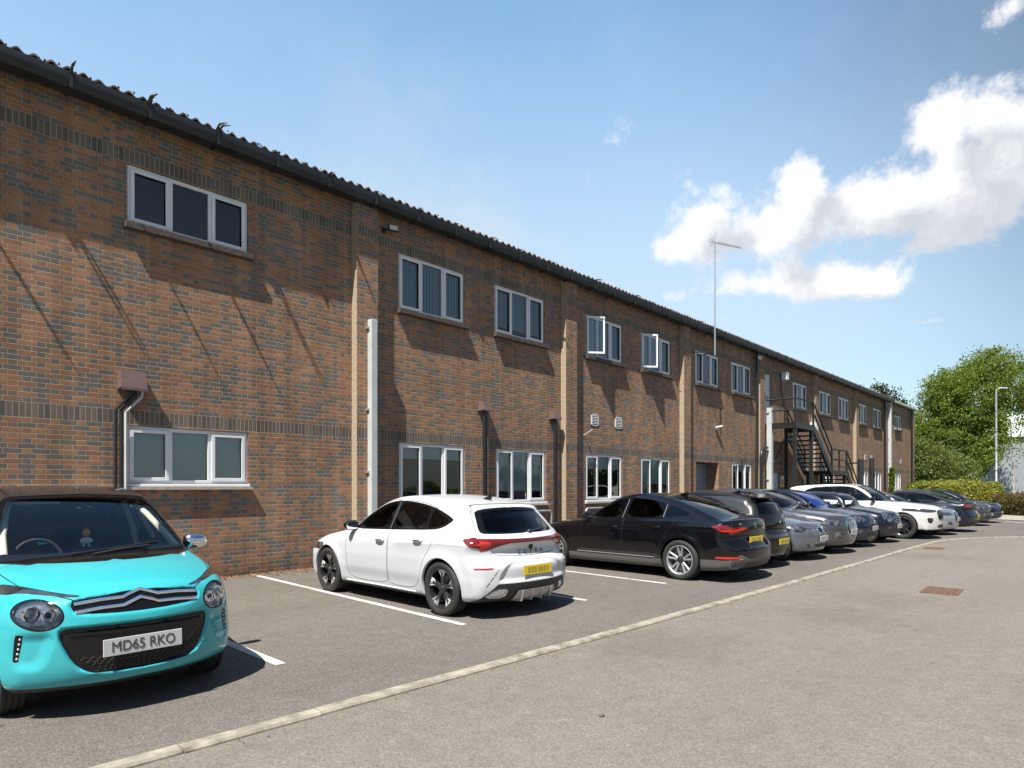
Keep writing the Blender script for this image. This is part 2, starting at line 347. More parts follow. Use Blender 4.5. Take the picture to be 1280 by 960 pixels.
    fm = N(t, 'ShaderNodeVectorMath', operation='SCALE'); L(mc.outputs['Result'], fm.inputs[0]); L(ft.outputs[0], fm.inputs['Scale'])
    sx_ = N(t, 'ShaderNodeVectorMath', operation='SCALE'); L(fm.outputs[0], sx_.inputs[0]); L(rr_.outputs[0], sx_.inputs['Scale']); L(sx_.outputs[0], p.inputs['Base Color'])
    h = mt('ADD', mt('MULTIPLY', fac.outputs['Result'], -1.0), mt('ADD', mt('MULTIPLY', fn.outputs['Fac'], .45), mt('MULTIPLY', tint.outputs['Result'], .45)))
    bp = N(t, 'ShaderNodeBump', ins={'Strength': 1.0, 'Distance': .008}); L(h, bp.inputs['Height']); L(bp.outputs[0], p.inputs['Normal'])
    L(p.outputs[0], o.inputs[0]); return m
M['brick'] = brick_mat('brick'); M['sill_brick'] = brick_mat('sill_brick', True)
M['upvc'] = principled('upvc', (.72, .73, .75), .35, noise=(3, .05))
M['gutter'] = principled('gutter', (.016, .019, .022), .5, noise=(2.5, .5), bump=(20, .1, .01))
M['roof_sheet'] = principled('roof_sheet', (.13, .085, .060), .9, noise=(6, .5), bump=(30, .5, .02))
M['moss'] = principled('moss', (.10, .085, .05), .95)
M['blind'] = principled('blind', (.40, .50, .60), .8); M['blind_low'] = principled('blind_low', (.72, .80, .80), .8); M['sunlit_return'] = principled('sunlit_return', (.34, .275, .19), .85, noise=(14, .18), bump=(26, .6, .01))
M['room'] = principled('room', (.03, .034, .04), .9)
M['pipe_grey'] = principled('pipe_grey', (.46, .48, .48), .5, noise=(3, .12))
M['pipe_black'] = principled('pipe_black', (.015, .015, .016), .35)
M['cowl'] = principled('cowl', (.13, .085, .075), .5, noise=(8, .2))
M['steel_black'] = principled('steel_black', (.014, .013, .013), .45, noise=(6, .4))
M['door_grey'] = principled('door_grey', (.50, .54, .58), .45)
M['shutter'] = principled('shutter', (.20, .25, .29), .45, .2)
M['galv'] = principled('galv', (.42, .43, .44), .45, .6, noise=(12, .2))
M['concrete'] = principled('concrete', (.40, .36, .30), .9, noise=(10, .25), bump=(80, .4, .006))
def win_glass():
    m = material('window_glass'); t = m.node_tree; L = t.links.new
    o = N(t, 'ShaderNodeOutputMaterial'); tr = N(t, 'ShaderNodeBsdfTransparent'); tr.inputs[0].default_value = (.80, .88, .90, 1)
    gl = N(t, 'ShaderNodeBsdfGlossy', ins={'Roughness': .0}); fr = N(t, 'ShaderNodeFresnel', ins={'IOR': 1.9}); mx = N(t, 'ShaderNodeMixShader')
    tc = N(t, 'ShaderNodeTexCoord'); n = N(t, 'ShaderNodeTexNoise', ins={'Scale': 1.6, 'Detail': 1}); L(tc.outputs['Object'], n.inputs['Vector'])
    b = N(t, 'ShaderNodeBump', ins={'Strength': .35, 'Distance': .02}); L(n.outputs['Fac'], b.inputs['Height']); L(b.outputs[0], gl.inputs['Normal'])
    L(fr.outputs[0], mx.inputs[0]); L(tr.outputs[0], mx.inputs[1]); L(gl.outputs[0], mx.inputs[2]); L(mx.outputs[0], o.inputs[0]); return m
M['win_glass'] = win_glass(); M['dark_sill'] = principled('dark_sill', (.075, .060, .048), .85, noise=(24, .45), bump=(30, .6, .01))
YW = 11.53
ZU0, ZU1 = 5.56, 6.81
WINS = []   # x0, x1, z0, z1, kind
for (x0, z0) in ((3.27, 5.86), (8.63, ZU0), (11.65, ZU0), (15.53, ZU0), (18.62, ZU0), (22.47, ZU0), (25.62, ZU0), (32.64, ZU0), (36.55, ZU0), (39.87, ZU0), (43.75, ZU0), (47.2, ZU0), (52.95, 5.8)):
    WINS.append((x0, x0 + 1.97, z0, ZU1, 'up'))
for (x0, z0) in ((3.26, 1.66), (8.64, 1.2), (11.7, 1.2), (15.53, 1.2), (18.62, 1.2), (25.68, 1.2), (34.2, 1.2), (37.2, 1.2), (44.04, 1.2), (47.35, 1.2), (52.9, 1.4)):
    WINS.append((x0, x0 + 1.98, z0, 2.60, 'low'))
def build_building():
    root = empty('brick_building', (0, YW, 0)); tag(root, 'long two storey brown brick building with dark gutter and white framed windows', 'building')
    X0, X1, ZT = -9.0, 58.6, 7.72
    holes = [(a, b, c, d) for (a, b, c, d, k) in WINS] + [(22.52, 24.42, 0.0, 2.56), (28.94, 29.86, 4.45, 6.79), (29.95, 30.85, 0.0, 2.25)]
    xs = sorted(set([X0, X1] + [h[0] for h in holes] + [h[1] for h in holes])); zs = sorted(set([-.2, ZT] + [h[2] for h in holes if h[2] > 0] + [0.0] + [h[3] for h in holes]))
    m = MB()
    def hole(x, z): return any(a < x < b and c < z < d for a, b, c, d in holes)
    for i in range(len(xs) - 1):
        for j in range(len(zs) - 1):
            a, b, c, d = xs[i], xs[i + 1], zs[j], zs[j + 1]
            if not hole((a + b) / 2, (c + d) / 2): m.add([(a, 0, c), (b, 0, c), (b, 0, d), (a, 0, d)], [(0, 1, 2, 3)])
    rd = .115
    for (a, b, c, d) in holes:
        r = rd if d - c > 2.2 and b - a > 1.5 else rd
        if (a, c) == (22.52, 0.0): r = .55
        m.add([(a, 0, c), (a, r, c), (a, r, d), (a, 0, d)], [(0, 1, 2, 3)]); m.add([(b, 0, c), (b, r, c), (b, r, d), (b, 0, d)], [(3, 2, 1, 0)])
        m.add([(a, 0, d), (b, 0, d), (b, r, d), (a, r, d)], [(0, 1, 2, 3)]); m.add([(a, 0, c), (b, 0, c), (b, r, c), (a, r, c)], [(3, 2, 1, 0)])
    # end walls and back
    D = 20.
    m.add([(X1, 0, -.2), (X1, D, -.2), (X1, D, ZT), (X1, D / 2, ZT + 1.6), (X1, 0, ZT)], [(0, 1, 2, 3, 4)]); m.add([(X0, 0, -.2), (X0, D, -.2), (X0, D, ZT), (X0, D / 2, ZT + 1.6), (X0, 0, ZT)], [(4, 3, 2, 1, 0)])
    m.add([(X0, D, -.2), (X1, D, -.2), (X1, D, ZT), (X0, D, ZT)], [(3, 2, 1, 0)])
    wall = m.build('wall', M['brick'], root)
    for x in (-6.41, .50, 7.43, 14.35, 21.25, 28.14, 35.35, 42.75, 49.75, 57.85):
        q = MB(); q.box((x, -.185, -.2), (x + .52, .0 - .001, 7.60)); o = q.build('pilaster', [M['brick'], M['sunlit_return']], root)
        for f_ in o.data.polygons: f_.material_index = 1 if f_.normal.x < -.5 else 0  # sun-facing sides coloured cream, bright sunlight put into the brick colour
    # dark rooms behind the glass
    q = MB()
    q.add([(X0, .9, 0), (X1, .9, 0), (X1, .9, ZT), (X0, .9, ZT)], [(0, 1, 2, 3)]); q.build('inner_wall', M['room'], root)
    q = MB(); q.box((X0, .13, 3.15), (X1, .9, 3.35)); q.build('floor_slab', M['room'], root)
    # windows
    for k, (a, b, c, d, kind) in enumerate(WINS):
        f = MB(); y0, y1 = .035, .105; fw = .065; W_ = b - a
        f.box((a + .004, y0, c + .004), (a + fw, y1, d - .004)); f.box((b - fw, y0, c + .004), (b - .004, y1, d - .004)); f.box((a + fw, y0, d - fw), (b - fw, y1, d - .004)); f.box((a + fw, y0, c + .004), (b - fw, y1, c + fw))
        m1, m2 = a + W_ * .335, a + W_ * .665
        f.box((m1 - .035, y0, c + fw), (m1 + .035, y1, d - fw)); f.box((m2 - .035, y0, c + fw), (m2 + .035, y1, d - fw))
        opened = k in (3, 4)
        cas = [(m2 + .035, b - fw, 'r'), (a + fw, m1 - .035, 'l')]
        w = f.build('window', M['upvc'], root, bevel=.006)
        for (p0, p1, hs) in cas:
            g = MB(); t_ = .055
            def sash(g, p0, p1, yo=0):
                g.box((p0, y0 - .022, c + fw - .012), (p0 + t_, y0 - .001, d - fw + .012)); g.box((p1 - t_, y0 - .022, c + fw - .012), (p1, y0 - .001, d - fw + .012))
                g.box((p0 + t_, y0 - .022, c + fw - .012), (p1 - t_, y0 - .001, c + fw + t_ - .012)); g.box((p0 + t_, y0 - .022, d - fw - t_ + .012), (p1 - t_, y0 - .001, d - fw + .012))
            if opened and hs == 'l':
                # casement standing open, hinged on its left edge
                g.box((0, -.03, 0), (t_, .02, d - c - 2 * fw)); Lw = p1 - p0; g.box((Lw - t_, -.03, 0), (Lw, .02, d - c - 2 * fw)); g.box((t_, -.03, 0), (Lw - t_, .02, t_)); g.box((t_, -.03, d - c - 2 * fw - t_), (Lw - t_, .02, d - c - 2 * fw))
                s_ = g.build('casement', M['upvc'], w, bevel=.005, loc=(p0, y0 - .03, c + fw)); s_.rotation_euler = (0, 0, R(-38))
                g2 = MB(); g2.add([(t_, 0, t_), (Lw - t_, 0, t_), (Lw - t_, 0, d - c - 2 * fw - t_), (t_, 0, d - c - 2 * fw - t_)], [(0, 1, 2, 3)])
                gl = g2.build('casement_pane', M['win_glass'], w, loc=(p0, y0 - .035, c + fw), recalc=False); gl.rotation_euler = (0, 0, R(-38))
            else:
                sash(g, p0 - .012, p1 + .012); g.build('casement', M['upvc'], w, bevel=.005)
        g = MB(); segs = [(a + fw, m1 - .035), (m1 + .035, m2 - .035), (m2 + .035, b - fw)]
        for i, (p0, p1) in enumerate(segs):
            if opened and i == 0: continue
            g.add([(p0, y0 + .03, c + fw), (p1, y0 + .03, c + fw), (p1, y0 + .03, d - fw), (p0, y0 + .03, d - fw)], [(0, 1, 2, 3)])
        g.build('pane', M['win_glass'], w, recalc=False)
        if kind == 'up':
            z_b = c if k not in (2, 5, 9) else c + .22
            if k == 0: z_b = None
            if z_b is not None:
                g = MB(); n = 22 if k != 9 else 10
                if k == 9: pass
                for i in range(n):
                    xx0 = a + .05 + (W_ - .1) * i / n; xx1 = a + .05 + (W_ - .1) * (i + .93) / n
                    g.add([(xx0, .125, z_b), (xx1, .135, z_b), (xx1, .135, d), (xx0, .125, d)], [(0, 1, 2, 3)])
                g.build('blind', M['blind'], w)
        if kind == 'low':
            g = MB(); zz = d - (.45, .9, .35, 1.1)[k % 4]
            if k == 13: zz = c
            g.box((a + .01, .125, zz), (b - .01, .13, d)); g.build('roller_blind', M['blind_low'], w)
        if kind == 'up':
            q = MB(); q.box((a - .06, -.135, c - .115), (b + .06, .03, c - .012)); q.build('sill', M['dark_sill'], w, bevel=.006)
            q = MB(); q.box((a, -.030, c - .011), (b, .04, c + .006)); q.build('sill_trim', M['upvc'], w)
        else:
            q = MB(); q.box((a - .02, -.05, c - .045), (b + .02, .04, c + .0)); q.build('sill', M['upvc'], w, bevel=.008)
            q = MB(); q.box((a - .05, -.095, c - .095), (b + .05, .03, c - .047)); q.build('sill_ledge', M['concrete'], w)
    # dado ledge and pipes left of the first lower window
    q = MB(); q.box((1.30, -.10, 1.565), (3.20, -.002, 1.60)); q.build('cable_trunking', M['pipe_grey'], root)
    # gutter, fascia and roof sheets
    q = MB(); n = 9; prof = [(-.262 + .14 * (1 - math.cos(t)) * 0 + .0, 0) for t in (0,)]
    pr = [(-.41, 7.69), (-.41, 7.60), (-.398, 7.53), (-.36, 7.485), (-.26, 7.47), (-.12, 7.485), (-.12, 7.66)]
    o = 0
    for xx in (X0, 51.2):
        for (y, z) in pr: q.v.append((xx, y, z))
    k = len(pr)
    for i in range(k - 1): q.f.append((i, i + 1, k + i + 1, k + i)); q.mi.append(0)
    q.f += [tuple(range(k)), tuple(range(2 * k - 1, k - 1, -1))]; q.mi += [0, 0]
    q.build('gutter', M['gutter'], root, smooth=40)
    q = MB(); q.box((X0, -.119, 7.56), (X1 + .3, -.001, 7.74)); q.build('fascia', M['gutter'], root)
    q = MB(); q.box((51.25, -.30, 7.60), (X1 + .35, -.121, 7.76)); q.build('end_gutter', M['pipe_grey'], root, bevel=.03)
    # joints / support straps of the gutter
    rnd = random.Random(4); q = None
    x = -1.9; i = 0
    outs = {0: .05, 1: .16, 2: .05, 3: .02, 4: .10, 5: .03, 6: .14}
    while x < 51:
        q = MB(); q.box((x - .02, -.42, 7.46), (x + .02, -.10, 7.715)); L_ = .04
        q.box((x - .018, -.41 - L_ * 1.5, 7.715), (x + .018, -.20, 7.722)); q.build('gutter_bracket', M['gutter'], root)
        # dead stalks rooted beside the joint, lengthened to throw streak shadows down the wall
        if x > 0 and x < 24 and (i % 2 == 0 or x < 5):
            g = MB(); nst = rnd.choice([1, 2, 2])
            for k in range(nst):
                o_ = rnd.uniform(.16, .26) + (.18 if x < 5 else 0); xx = x + rnd.uniform(-.05, .05)
                g.tube([(xx, -.40, 7.68), (xx + rnd.uniform(-.02, .02), -.41 - o_ * .5, 7.70), (xx + rnd.uniform(-.04, .04), -.41 - o_, 7.66 + rnd.uniform(-.03, .02))], [.012, .020 if x < 5 else .012, .006], 5)
            g.build('gutter_weed', M['moss'], root)
        x += 1.08 + rnd.uniform(-.04, .04); i += 1
    q = MB()
    x = -8.5
    while x < 51:
        for j in range(rnd.randint(2, 5)):
            c = (x + rnd.gauss(0, .09), -.33 + rnd.gauss(0, .02), 7.74 + rnd.uniform(-.02, .05)); s_ = rnd.uniform(.01, .024)
            a = rnd.uniform(0, 6.28); q.add([(c[0] - s_, c[1], c[2] - s_), (c[0] + s_, c[1] + s_ * .5, c[2] - s_ * .5), (c[0] + s_ * math.cos(a), c[1], c[2] + s_ * 1.3), (c[0] - s_ * .5, c[1] - s_, c[2] + s_ * .7)], [(0, 1, 2), (0, 2, 3), (0, 3, 1), (1, 3, 2)])
        x += rnd.choice([.18, .3, .5, .55])
    mo = q.build('gutter_moss', M['moss'], root); mo['kind'] = 'stuff'
    q = MB(); nx = int((51.2 - X0) / .0333); rows = [(-.35, 0), (.6, .15), (10., 1.65)]
    for (yy, dz) in rows:
        for i in range(nx + 1):
            xx = X0 + i * .0333; ph = (xx / .2) % 1
            q.v.append((xx, yy + (.012 * math.sin(xx * 7.3) if yy < 0 else 0), 7.755 + dz + .034 * math.cos(2 * math.pi * ph)))
    for r in range(2):
        for i in range(nx): q.f.append((r * (nx + 1) + i, r * (nx + 1) + i + 1, (r + 1) * (nx + 1) + i + 1, (r + 1) * (nx + 1) + i)); q.mi.append(0)
    # visible thickness of the sheet at the eave
    base = len(q.v)
    for i in range(nx + 1):
        v = q.v[i]; q.v.append((v[0], v[1], v[2] - .03))
    for i in range(nx): q.f.append((i, base + i, base + i + 1, i + 1)); q.mi.append(0)
    q.build('roof', M['roof_sheet'], root, smooth=60)
    q = MB(); q.add([(51.2, -.25, 7.78), (X1 + .4, -.25, 7.78), (X1 + .4, 10, 9.45), (51.2, 10, 9.45), (51.2, -.25, 7.74), (X1 + .4, -.25, 7.74)], [(0, 1, 2, 3), (0, 4, 5, 1)]); q.build('end_roof', M['pipe_grey'], root)
    q = MB(); q.add([(X0, 10, 9.44), (X1 + .4, 10, 9.44), (X1 + .4, 20.3, 7.7), (X0, 20.3, 7.7)], [(0, 1, 2, 3)]); q.build('rear_roof', M['roof_sheet'], root)
    # rainwater pipes
    def post(x, z0, z1, w, mat, y=-.12, name='downpipe'):
        q = MB(); q.box((x - w / 2, y - w / 2, z0), (x + w / 2, y + w / 2, z1)); o = q.build(name, mat, root, bevel=.01)
        for z in (1.9, 3.2, 4.9):
            if z0 < z < z1: c = MB(); c.box((x - w / 2 - .045, y - .005, z), (x + w / 2 + .02, y + w / 2 + .02, z + .05)); c.build('pipe_clip', M['galv'], o)
        return o
    post(7.76, 0, 5.10, .15, M['pipe_grey'], -.262); post(28.95, 0, 5.15, .22, M['pipe_grey'], -.30); post(50.6, 0, 7.5, .26, M['pipe_grey'], -.2)
    def pipe(pts, r, mat, name='downpipe'):
        q = MB(); q.tube(pts, r, 12); return q.build(name, mat, root, smooth=50)
    pipe([(27.75, -.2, 7.5), (27.75, -.2, 3.3), (27.70, -.2, 3.15), (27.70, -.2, .1)], .055, M['pipe_black'])
    pipe([(28.75, -.25, 3.35), (28.45, -.26, 3.35), (28.12, -.26, 3.15), (28.05, -.26, 2.9), (28.05, -.26, .1)], .07, M['pipe_black'])
    pipe([(49.4, -.2, 7.5), (49.4, -.2, .1)], .07, M['pipe_black']); pipe([(57.5, -.2, 7.5), (57.5, -.2, .1)], .07, M['pipe_black'])
    # flue cowls with their pipes
    def cowl(x, z, w=.40, h=.30, d=.27):
        q = MB(); q.add([(x, 0, z), (x + w, 0, z), (x + w, -d, z + .02), (x, -d, z + .02), (x + .01, 0, z + h), (x + w - .01, 0, z + h), (x + w - .02, -d + .06, z + h), (x + .02, -d + .06, z + h)], [(4, 5, 6, 7), (3, 2, 6, 7), (0, 3, 7, 4), (2, 1, 5, 6)])
        q.add([(x, -d, z - .02), (x + w, -d, z - .02), (x + w, -d, z + .02), (x, -d, z + .02)], [(0, 1, 2, 3)])
        return q.build('flue_cowl', M['cowl'], root)
    cowl(3.12, 3.16, .38, .30, .24); cowl(11.05, 3.50, .28, .24, .24); cowl(13.81, 3.50, .28, .24, .24); 
    for (x, dx) in ((3.30, -.22), (3.36, -.20)):
        pipe([(x, -.13, 3.22), (x, -.13, 3.10), (x + dx, -.09, 2.82), (x + dx, -.09, .1)], .028, M['pipe_black'], 'flue_pipe')
    pipe([(3.44, -.15, 3.2), (3.44, -.15, 3.06), (3.22, -.10, 2.80), (3.22, -.10, .1)], .022, M['pipe_grey'], 'flue_pipe')
    for x in (11.19, 13.95):
        pipe([(x - .035, -.13, 3.55), (x - .035, -.13, 1.25), (x - .035, -.13, .3)], .040, M['pipe_black'], 'flue_pipe'); pipe([(x + .045, -.12, 3.55), (x + .045, -.12, .3)], .030, M['pipe_black'], 'flue_pipe')
    # louvred vents
    for (x, z) in ((15.80, 3.47), (17.08, 3.47), (45.2, 3.3), (46.6, 3.3), (54.6, 3.3)):
        q = MB(); q.box((x, -.016, z), (x + .04, -.001, z + .36)); q.box((x + .34, -.016, z), (x + .38, -.001, z + .36)); q.box((x, -.016, z), (x + .38, -.001, z + .03)); q.box((x, -.016, z + .33), (x + .38, -.001, z + .36))
        o = q.build('louvre_vent', M['upvc'], root); b_ = MB(); b_.box((x + .04, -.006, z + .03), (x + .34, -.002, z + .33)); b_.build('vent_back', M['black_matt'], o)
        s_ = MB()
        for i in range(6): s_.bar((x + .04, -.012, z + .062 + i * .047), (x + .34, -.012, z + .062 + i * .047), .022, .010, (0, .5, 1))
        s_.build('vent_slats', M['upvc'], o)
    # doors
    q = MB(); q.box((28.95, .06, 4.46), (29.85, .10, 6.78)); o = q.build('door', M['door_grey'], root); s_ = MB(); s_.box((29.15, .045, 5.55), (29.62, .058, 5.78)); s_.build('door_sign', M['shutter'], o)
    q = MB(); q.box((29.96, .06, 0), (30.84, .10, 2.24)); q.build('door', M['door_grey'], root)
    q = MB()
    for i in range(30): q.bar((22.53, .50, .06 + i * .084), (24.41, .50, .06 + i * .084), .02, .078, (0, 0, 1))
    q.build('roller_shutter', M['shutter'], root)
    q = MB(); q.box((31.0, -.012, 1.60), (31.42, -.002, 2.12)); o = q.build('warning_sign', M['upvc'], root); s_ = MB(); s_.box((31.03, -.016, 1.62), (31.39, -.0125, 1.95)); s_.build('sign_panel', principled('sign_yellow', (.7, .52, .02), .5), o)
    s_ = MB(); s_.prism([(31.21, 1.93), (31.09, 1.74), (31.33, 1.74)], -.018, -.0165, 'y'); s_.build('warning_triangle', M['black_plastic'], o)
    # white equipment box beside the stair window, pale electric cabinet, small bracket
    q = MB(); q.box((35.0, -.30, 4.55), (35.45, -.02, 4.95)); q.build('wall_box', M['upvc'], root, bevel=.02)
    pipe([(46.4, -.12, 3.45), (46.4, -.12, 1.2)], .16, M['gutter'], 'flue_pipe'); pipe([(41.3, -.8, 3.0), (41.3, -.1, 3.0)], .05, M['gutter'], 'flue_pipe'); pipe([(41.3, -.8, 3.2), (41.3, -.8, 1.0)], .16, M['gutter'], 'flue_pipe')
    pipe([(15.42, -.01, 3.15), (15.58, -.22, 3.32)], .012, M['galv'], 'wall_bracket'); pipe([(24.1, -.02, 3.95), (24.4, -.16, 4.02)], .05, M['pipe_grey'], 'overflow_pipe')
    pipe([(26.6, -.03, .2), (26.6, -.03, 2.8)], .03, M['gutter'], 'flue_pipe')
    return root
building = build_building()
# ------------------------------------------------------------------ fire escape
def build_stair():
    root = empty('metal_staircase', (28.9, 10.8, 0)); tag(root, 'black steel fire escape staircase climbing to the upper door of the brick building', 'staircase')
    ox, oy = 28.9, 10.8; Yo, Yi = 10.08 - oy, 11.40 - oy
    x0, x1, x2, x3 = 0.0, 2.3, 5.0, 7.4; zt, zm = 4.45, 2.42; x4 = 10.4
    q = MB(); q.box((x0, Yo, zt - .06), (x1, Yi, zt)); q.box((x0, Yo, zt - .26), (x1, Yo + .06, zt - .061)); q.box((x0, Yo + .06, zt - .26), (x0 + .06, Yi, zt - .061)); q.box((x1 - .06, Yo + .06, zt - .26), (x1, Yi, zt - .061)); q.build('top_landing', M['steel_black'], root)
    q = MB(); q.box((x2, Yo, zm - .06), (x3, Yi, zm)); q.box((x2, Yo, zm - .22), (x3, Yo + .05, zm - .061)); q.box((x2, Yi - .05, zm - .22), (x3, Yi, zm - .061)); q.box((x2, Yo + .05, zm - .22), (x2 + .05, Yi - .05, zm - .061)); q.build('middle_landing', M['steel_black'], root)
    for (xa, za, xb, zb, n) in ((x1, zt, x2, zm, 10), (x3, zm, x4, 0.0, 12)):
        for y in (Yo + .03, Yi - .03):
            q = MB(); q.bar((xa, y, za - .10), (xb, y, zb - .10), .07, .30, (0, 1, 0) if 0 else (0, 0, 1)); q.build('stringer', M['steel_black'], root)
        for i in range(1, n):
            t = i / n; xx = xa + (xb - xa) * t; zz = za + (zb - za) * t
            q = MB(); q.box((xx - .15, Yo + .06, zz - .06), (xx + .13, Yi - .06, zz)); q.build('tread', M['steel_black'], root)
        for y in (Yo + .02, Yi - .02):
            for h in (1.05, .58):
                q = MB(); q.tube([(xa, y, za + h), (xb, y, zb + h)], .036, 8); q.build('handrail', M['steel_black'], root)
            for t in (0.0, 1.0):
                xx = xa + (xb - xa) * t; zz = za + (zb - za) * t; q = MB(); q.box((xx - .04, y - .04, zz - .1), (xx + .04, y + .04, zz + 1.07)); q.build('rail_post', M['steel_black'], root)
    for (xa, xb, z, sides) in ((x0, x1, zt, 'ol'), (x2, x3, zm, 'o')):
        for h in (1.05, .55):
            q = MB(); q.tube([(xa, Yo + .02, z + h), (xb, Yo + .02, z + h)], .036, 8); q.build('handrail', M['steel_black'], root)
            if 'l' in sides: q = MB(); q.tube([(xa + .02, Yo + .02, z + h), (xa + .02, Yi, z + h)], .036, 8); q.build('handrail', M['steel_black'], root)
        for xx in ((xa, (xa + xb) / 2) if z < 3 else (xa + .02,)): q = MB(); q.box((xx - .035, Yo, z), (xx + .035, Yo + .06, z + 1.06)); q.build('rail_post', M['steel_black'], root)
    for (xx, zz) in ((x0 + .1, zt - .26), (x1 - .1, zt - .26), (x2 + .15, zm - .2), (x3 - .15, zm - .2)):
        for y in (Yo + .08, Yi - .12): q = MB(); q.box((xx - .07, y - .07, 0), (xx + .07, y + .07, zz)); q.build('support_post', M['steel_black'], root)
    q = MB(); q.bar((x0 + .1, Yi - .12, 2.2), (x1 - .1, Yi - .12, 4.1), .05, .05); q.build('brace', M['steel_black'], root)
build_stair()
# ------------------------------------------------------------------ fittings on the wall
def flood(loc, label, rz=0, white=False):
    r = empty('floodlight', loc, rz); tag(r, label, 'floodlight')
    q = MB(); q.box((-.11, -.05, -.08), (.11, .0, .08)); o = q.build('lamp_housing', M['upvc'] if white else M['black_plastic'], r, bevel=.012); o.location = (0.12, -.18, 0); o.rotation_euler = (R(-25), 0, R(-18))
    g = MB(); g.box((-.09, -.056, -.062), (.09, -.051, .062)); g.m = 0; gg = g.build('lamp_glass', principled('lamp_glass', (.75, .74, .68), .15, coat=1.), o)
    g = MB(); g.box((-.045, -.060, -.03), (.045, -.0565, .03)); g.build('led_chip', principled('led_chip', (.8, .7, .35), .3), o)
    q = MB(); q.tube([(0, 0, -.02), (0, -.12, -.02), (.08, -.16, 0)], .018, 8); q.box((-.05, -.02, -.06), (.05, .0, .04)); q.build('lamp_bracket', M['black_plastic'], r)
flood((8.22, YW - .001, 7.18), 'small black floodlight with pale lens right of the first pilaster'); flood((27.75, YW - .06, 7.25), 'small floodlight high on the wall just left of the fire escape door', white=True)
def bulkhead():
    r = empty('wall_lamp', (31.0, YW, 6.9)); tag(r, 'pale boxy wall lamp with a drooping cable between the upper door and window', 'lamp')
    q = MB(); q.box((.0, -.30, -.22), (.32, -.02, .16)); q.build('lamp_body', M['upvc'], r, bevel=.03)
    q = MB(); q.tube([(-.05, -.05, .1), (-.05, -.05, -.6), (.35, -.04, -1.3), (1.4, -.03, -2.5)], .022, 6); q.build('cable', M['pipe_black'], r)
bulkhead()
def antenna():
    r = empty('tv_aerial', (23.0, 11.0, 6.7)); tag(r, 'tall mast with a small television aerial rising above the gutter', 'aerial')
    q = MB(); q.tube([(0, 0, -.1), (0, 0, 2.2), (0, 0, 4.25)], [.03, .027, .02], 10); q.build('mast', M['galv'], r, smooth=50)
    for z in (.0, .95):
        q = MB(); q.tube([(0, 0, z), (-.75, 0.52, z - .02), ], .018, 6); q.tube([(0, 0, z), (.05, .52, z)], .018, 6); q.build('mast_bracket', M['steel_black'], r)
    d = Vector((.93, -.36, 0)).normalized(); p = Vector((-d.y, d.x, 0)); z = 4.18
    q = MB(); q.tube([tuple(-d * .15 + Vector((0, 0, z))), tuple(d * 1.35 + Vector((0, 0, z)))], .012, 6)
    q.build('boom', M['galv'], r)
    q = MB()
    for i in range(12):
        c = d * (.12 + i * .105) + Vector((0, 0, z + .01)); l = .13 - .005 * i; q.tube([tuple(c - p * l), tuple(c + p * l)], .007, 5)
    for s in (1, -1):
        for k in (-.12, -.04, .04, .12): c = -d * .13 + Vector((0, 0, z + k)); q.tube([tuple(c - p * .15), tuple(c + p * .15)], .006, 5)
    q.build('elements', M['steel_black'], r)
antenna()
# ------------------------------------------------------------------ car bodies: a smooth solid cut into panels
def catmull(P, closed=False, step=.02):
    P = [np.array(p[:2], float) for p in P]; n = len(P); out = []
    rng = range(n if closed else n - 1)
    for i in rng:
        p0, p1, p2, p3 = (P[(i - 1) % n] if (closed or i > 0) else 2 * P[0] - P[1]), P[i], P[(i + 1) % n], (P[(i + 2) % n] if (closed or i + 2 < n) else 2 * P[-1] - P[-2])
        t0 = 0; t1 = t0 + max(np.linalg.norm(p1 - p0), 1e-4) ** .5; t2 = t1 + max(np.linalg.norm(p2 - p1), 1e-4) ** .5; t3 = t2 + max(np.linalg.norm(p3 - p2), 1e-4) ** .5
        k = max(2, int(np.linalg.norm(p2 - p1) / step))
        for j in range(k):
            t = t1 + (t2 - t1) * j / k
            A1 = (t1 - t) / (t1 - t0) * p0 + (t - t0) / (t1 - t0) * p1; A2 = (t2 - t) / (t2 - t1) * p1 + (t - t1) / (t2 - t1) * p2; A3 = (t3 - t) / (t3 - t2) * p2 + (t - t2) / (t3 - t2) * p3
            B1 = (t2 - t) / (t2 - t0) * A1 + (t - t0) / (t2 - t0) * A2; B2 = (t3 - t) / (t3 - t1) * A2 + (t - t1) / (t3 - t1) * A3
            out.append((t2 - t) / (t2 - t1) * B1 + (t - t1) / (t2 - t1) * B2)
    if not closed: out.append(P[-1])
    return np.array(out)
def chaikin(P, it=2, w=.22):
    P = np.array(P, float)
    for _ in range(it):
        Q = np.roll(P, -1, 0); a = P * (1 - w) + Q * w; b = P * w + Q * (1 - w)
        P = np.empty((2 * len(a), 2)); P[0::2] = a; P[1::2] = b
    return P
def polysd(px, pz, poly):
    poly = np.asarray(poly); n = len(poly); d2 = np.full(px.shape, 1e9); ins = np.zeros(px.shape, bool)
    for i in range(n):
        ax, az = poly[i]; bx, bz = poly[(i + 1) % n]; ex, ez = bx - ax, bz - az; L = ex * ex + ez * ez + 1e-12
        wx, wz = px - ax, pz - az; t = np.clip((wx * ex + wz * ez) / L, 0, 1)
        d2 = np.minimum(d2, (wx - ex * t) ** 2 + (wz - ez * t) ** 2)
        c = (az > pz) != (bz > pz)
        if c.any():
            with np.errstate(divide='ignore', invalid='ignore'):
                ins ^= c & (px < ex * (pz - az) / (ez if abs(ez) > 1e-12 else 1e-12) + ax)
    d = np.sqrt(d2); return np.where(ins, -d, d)
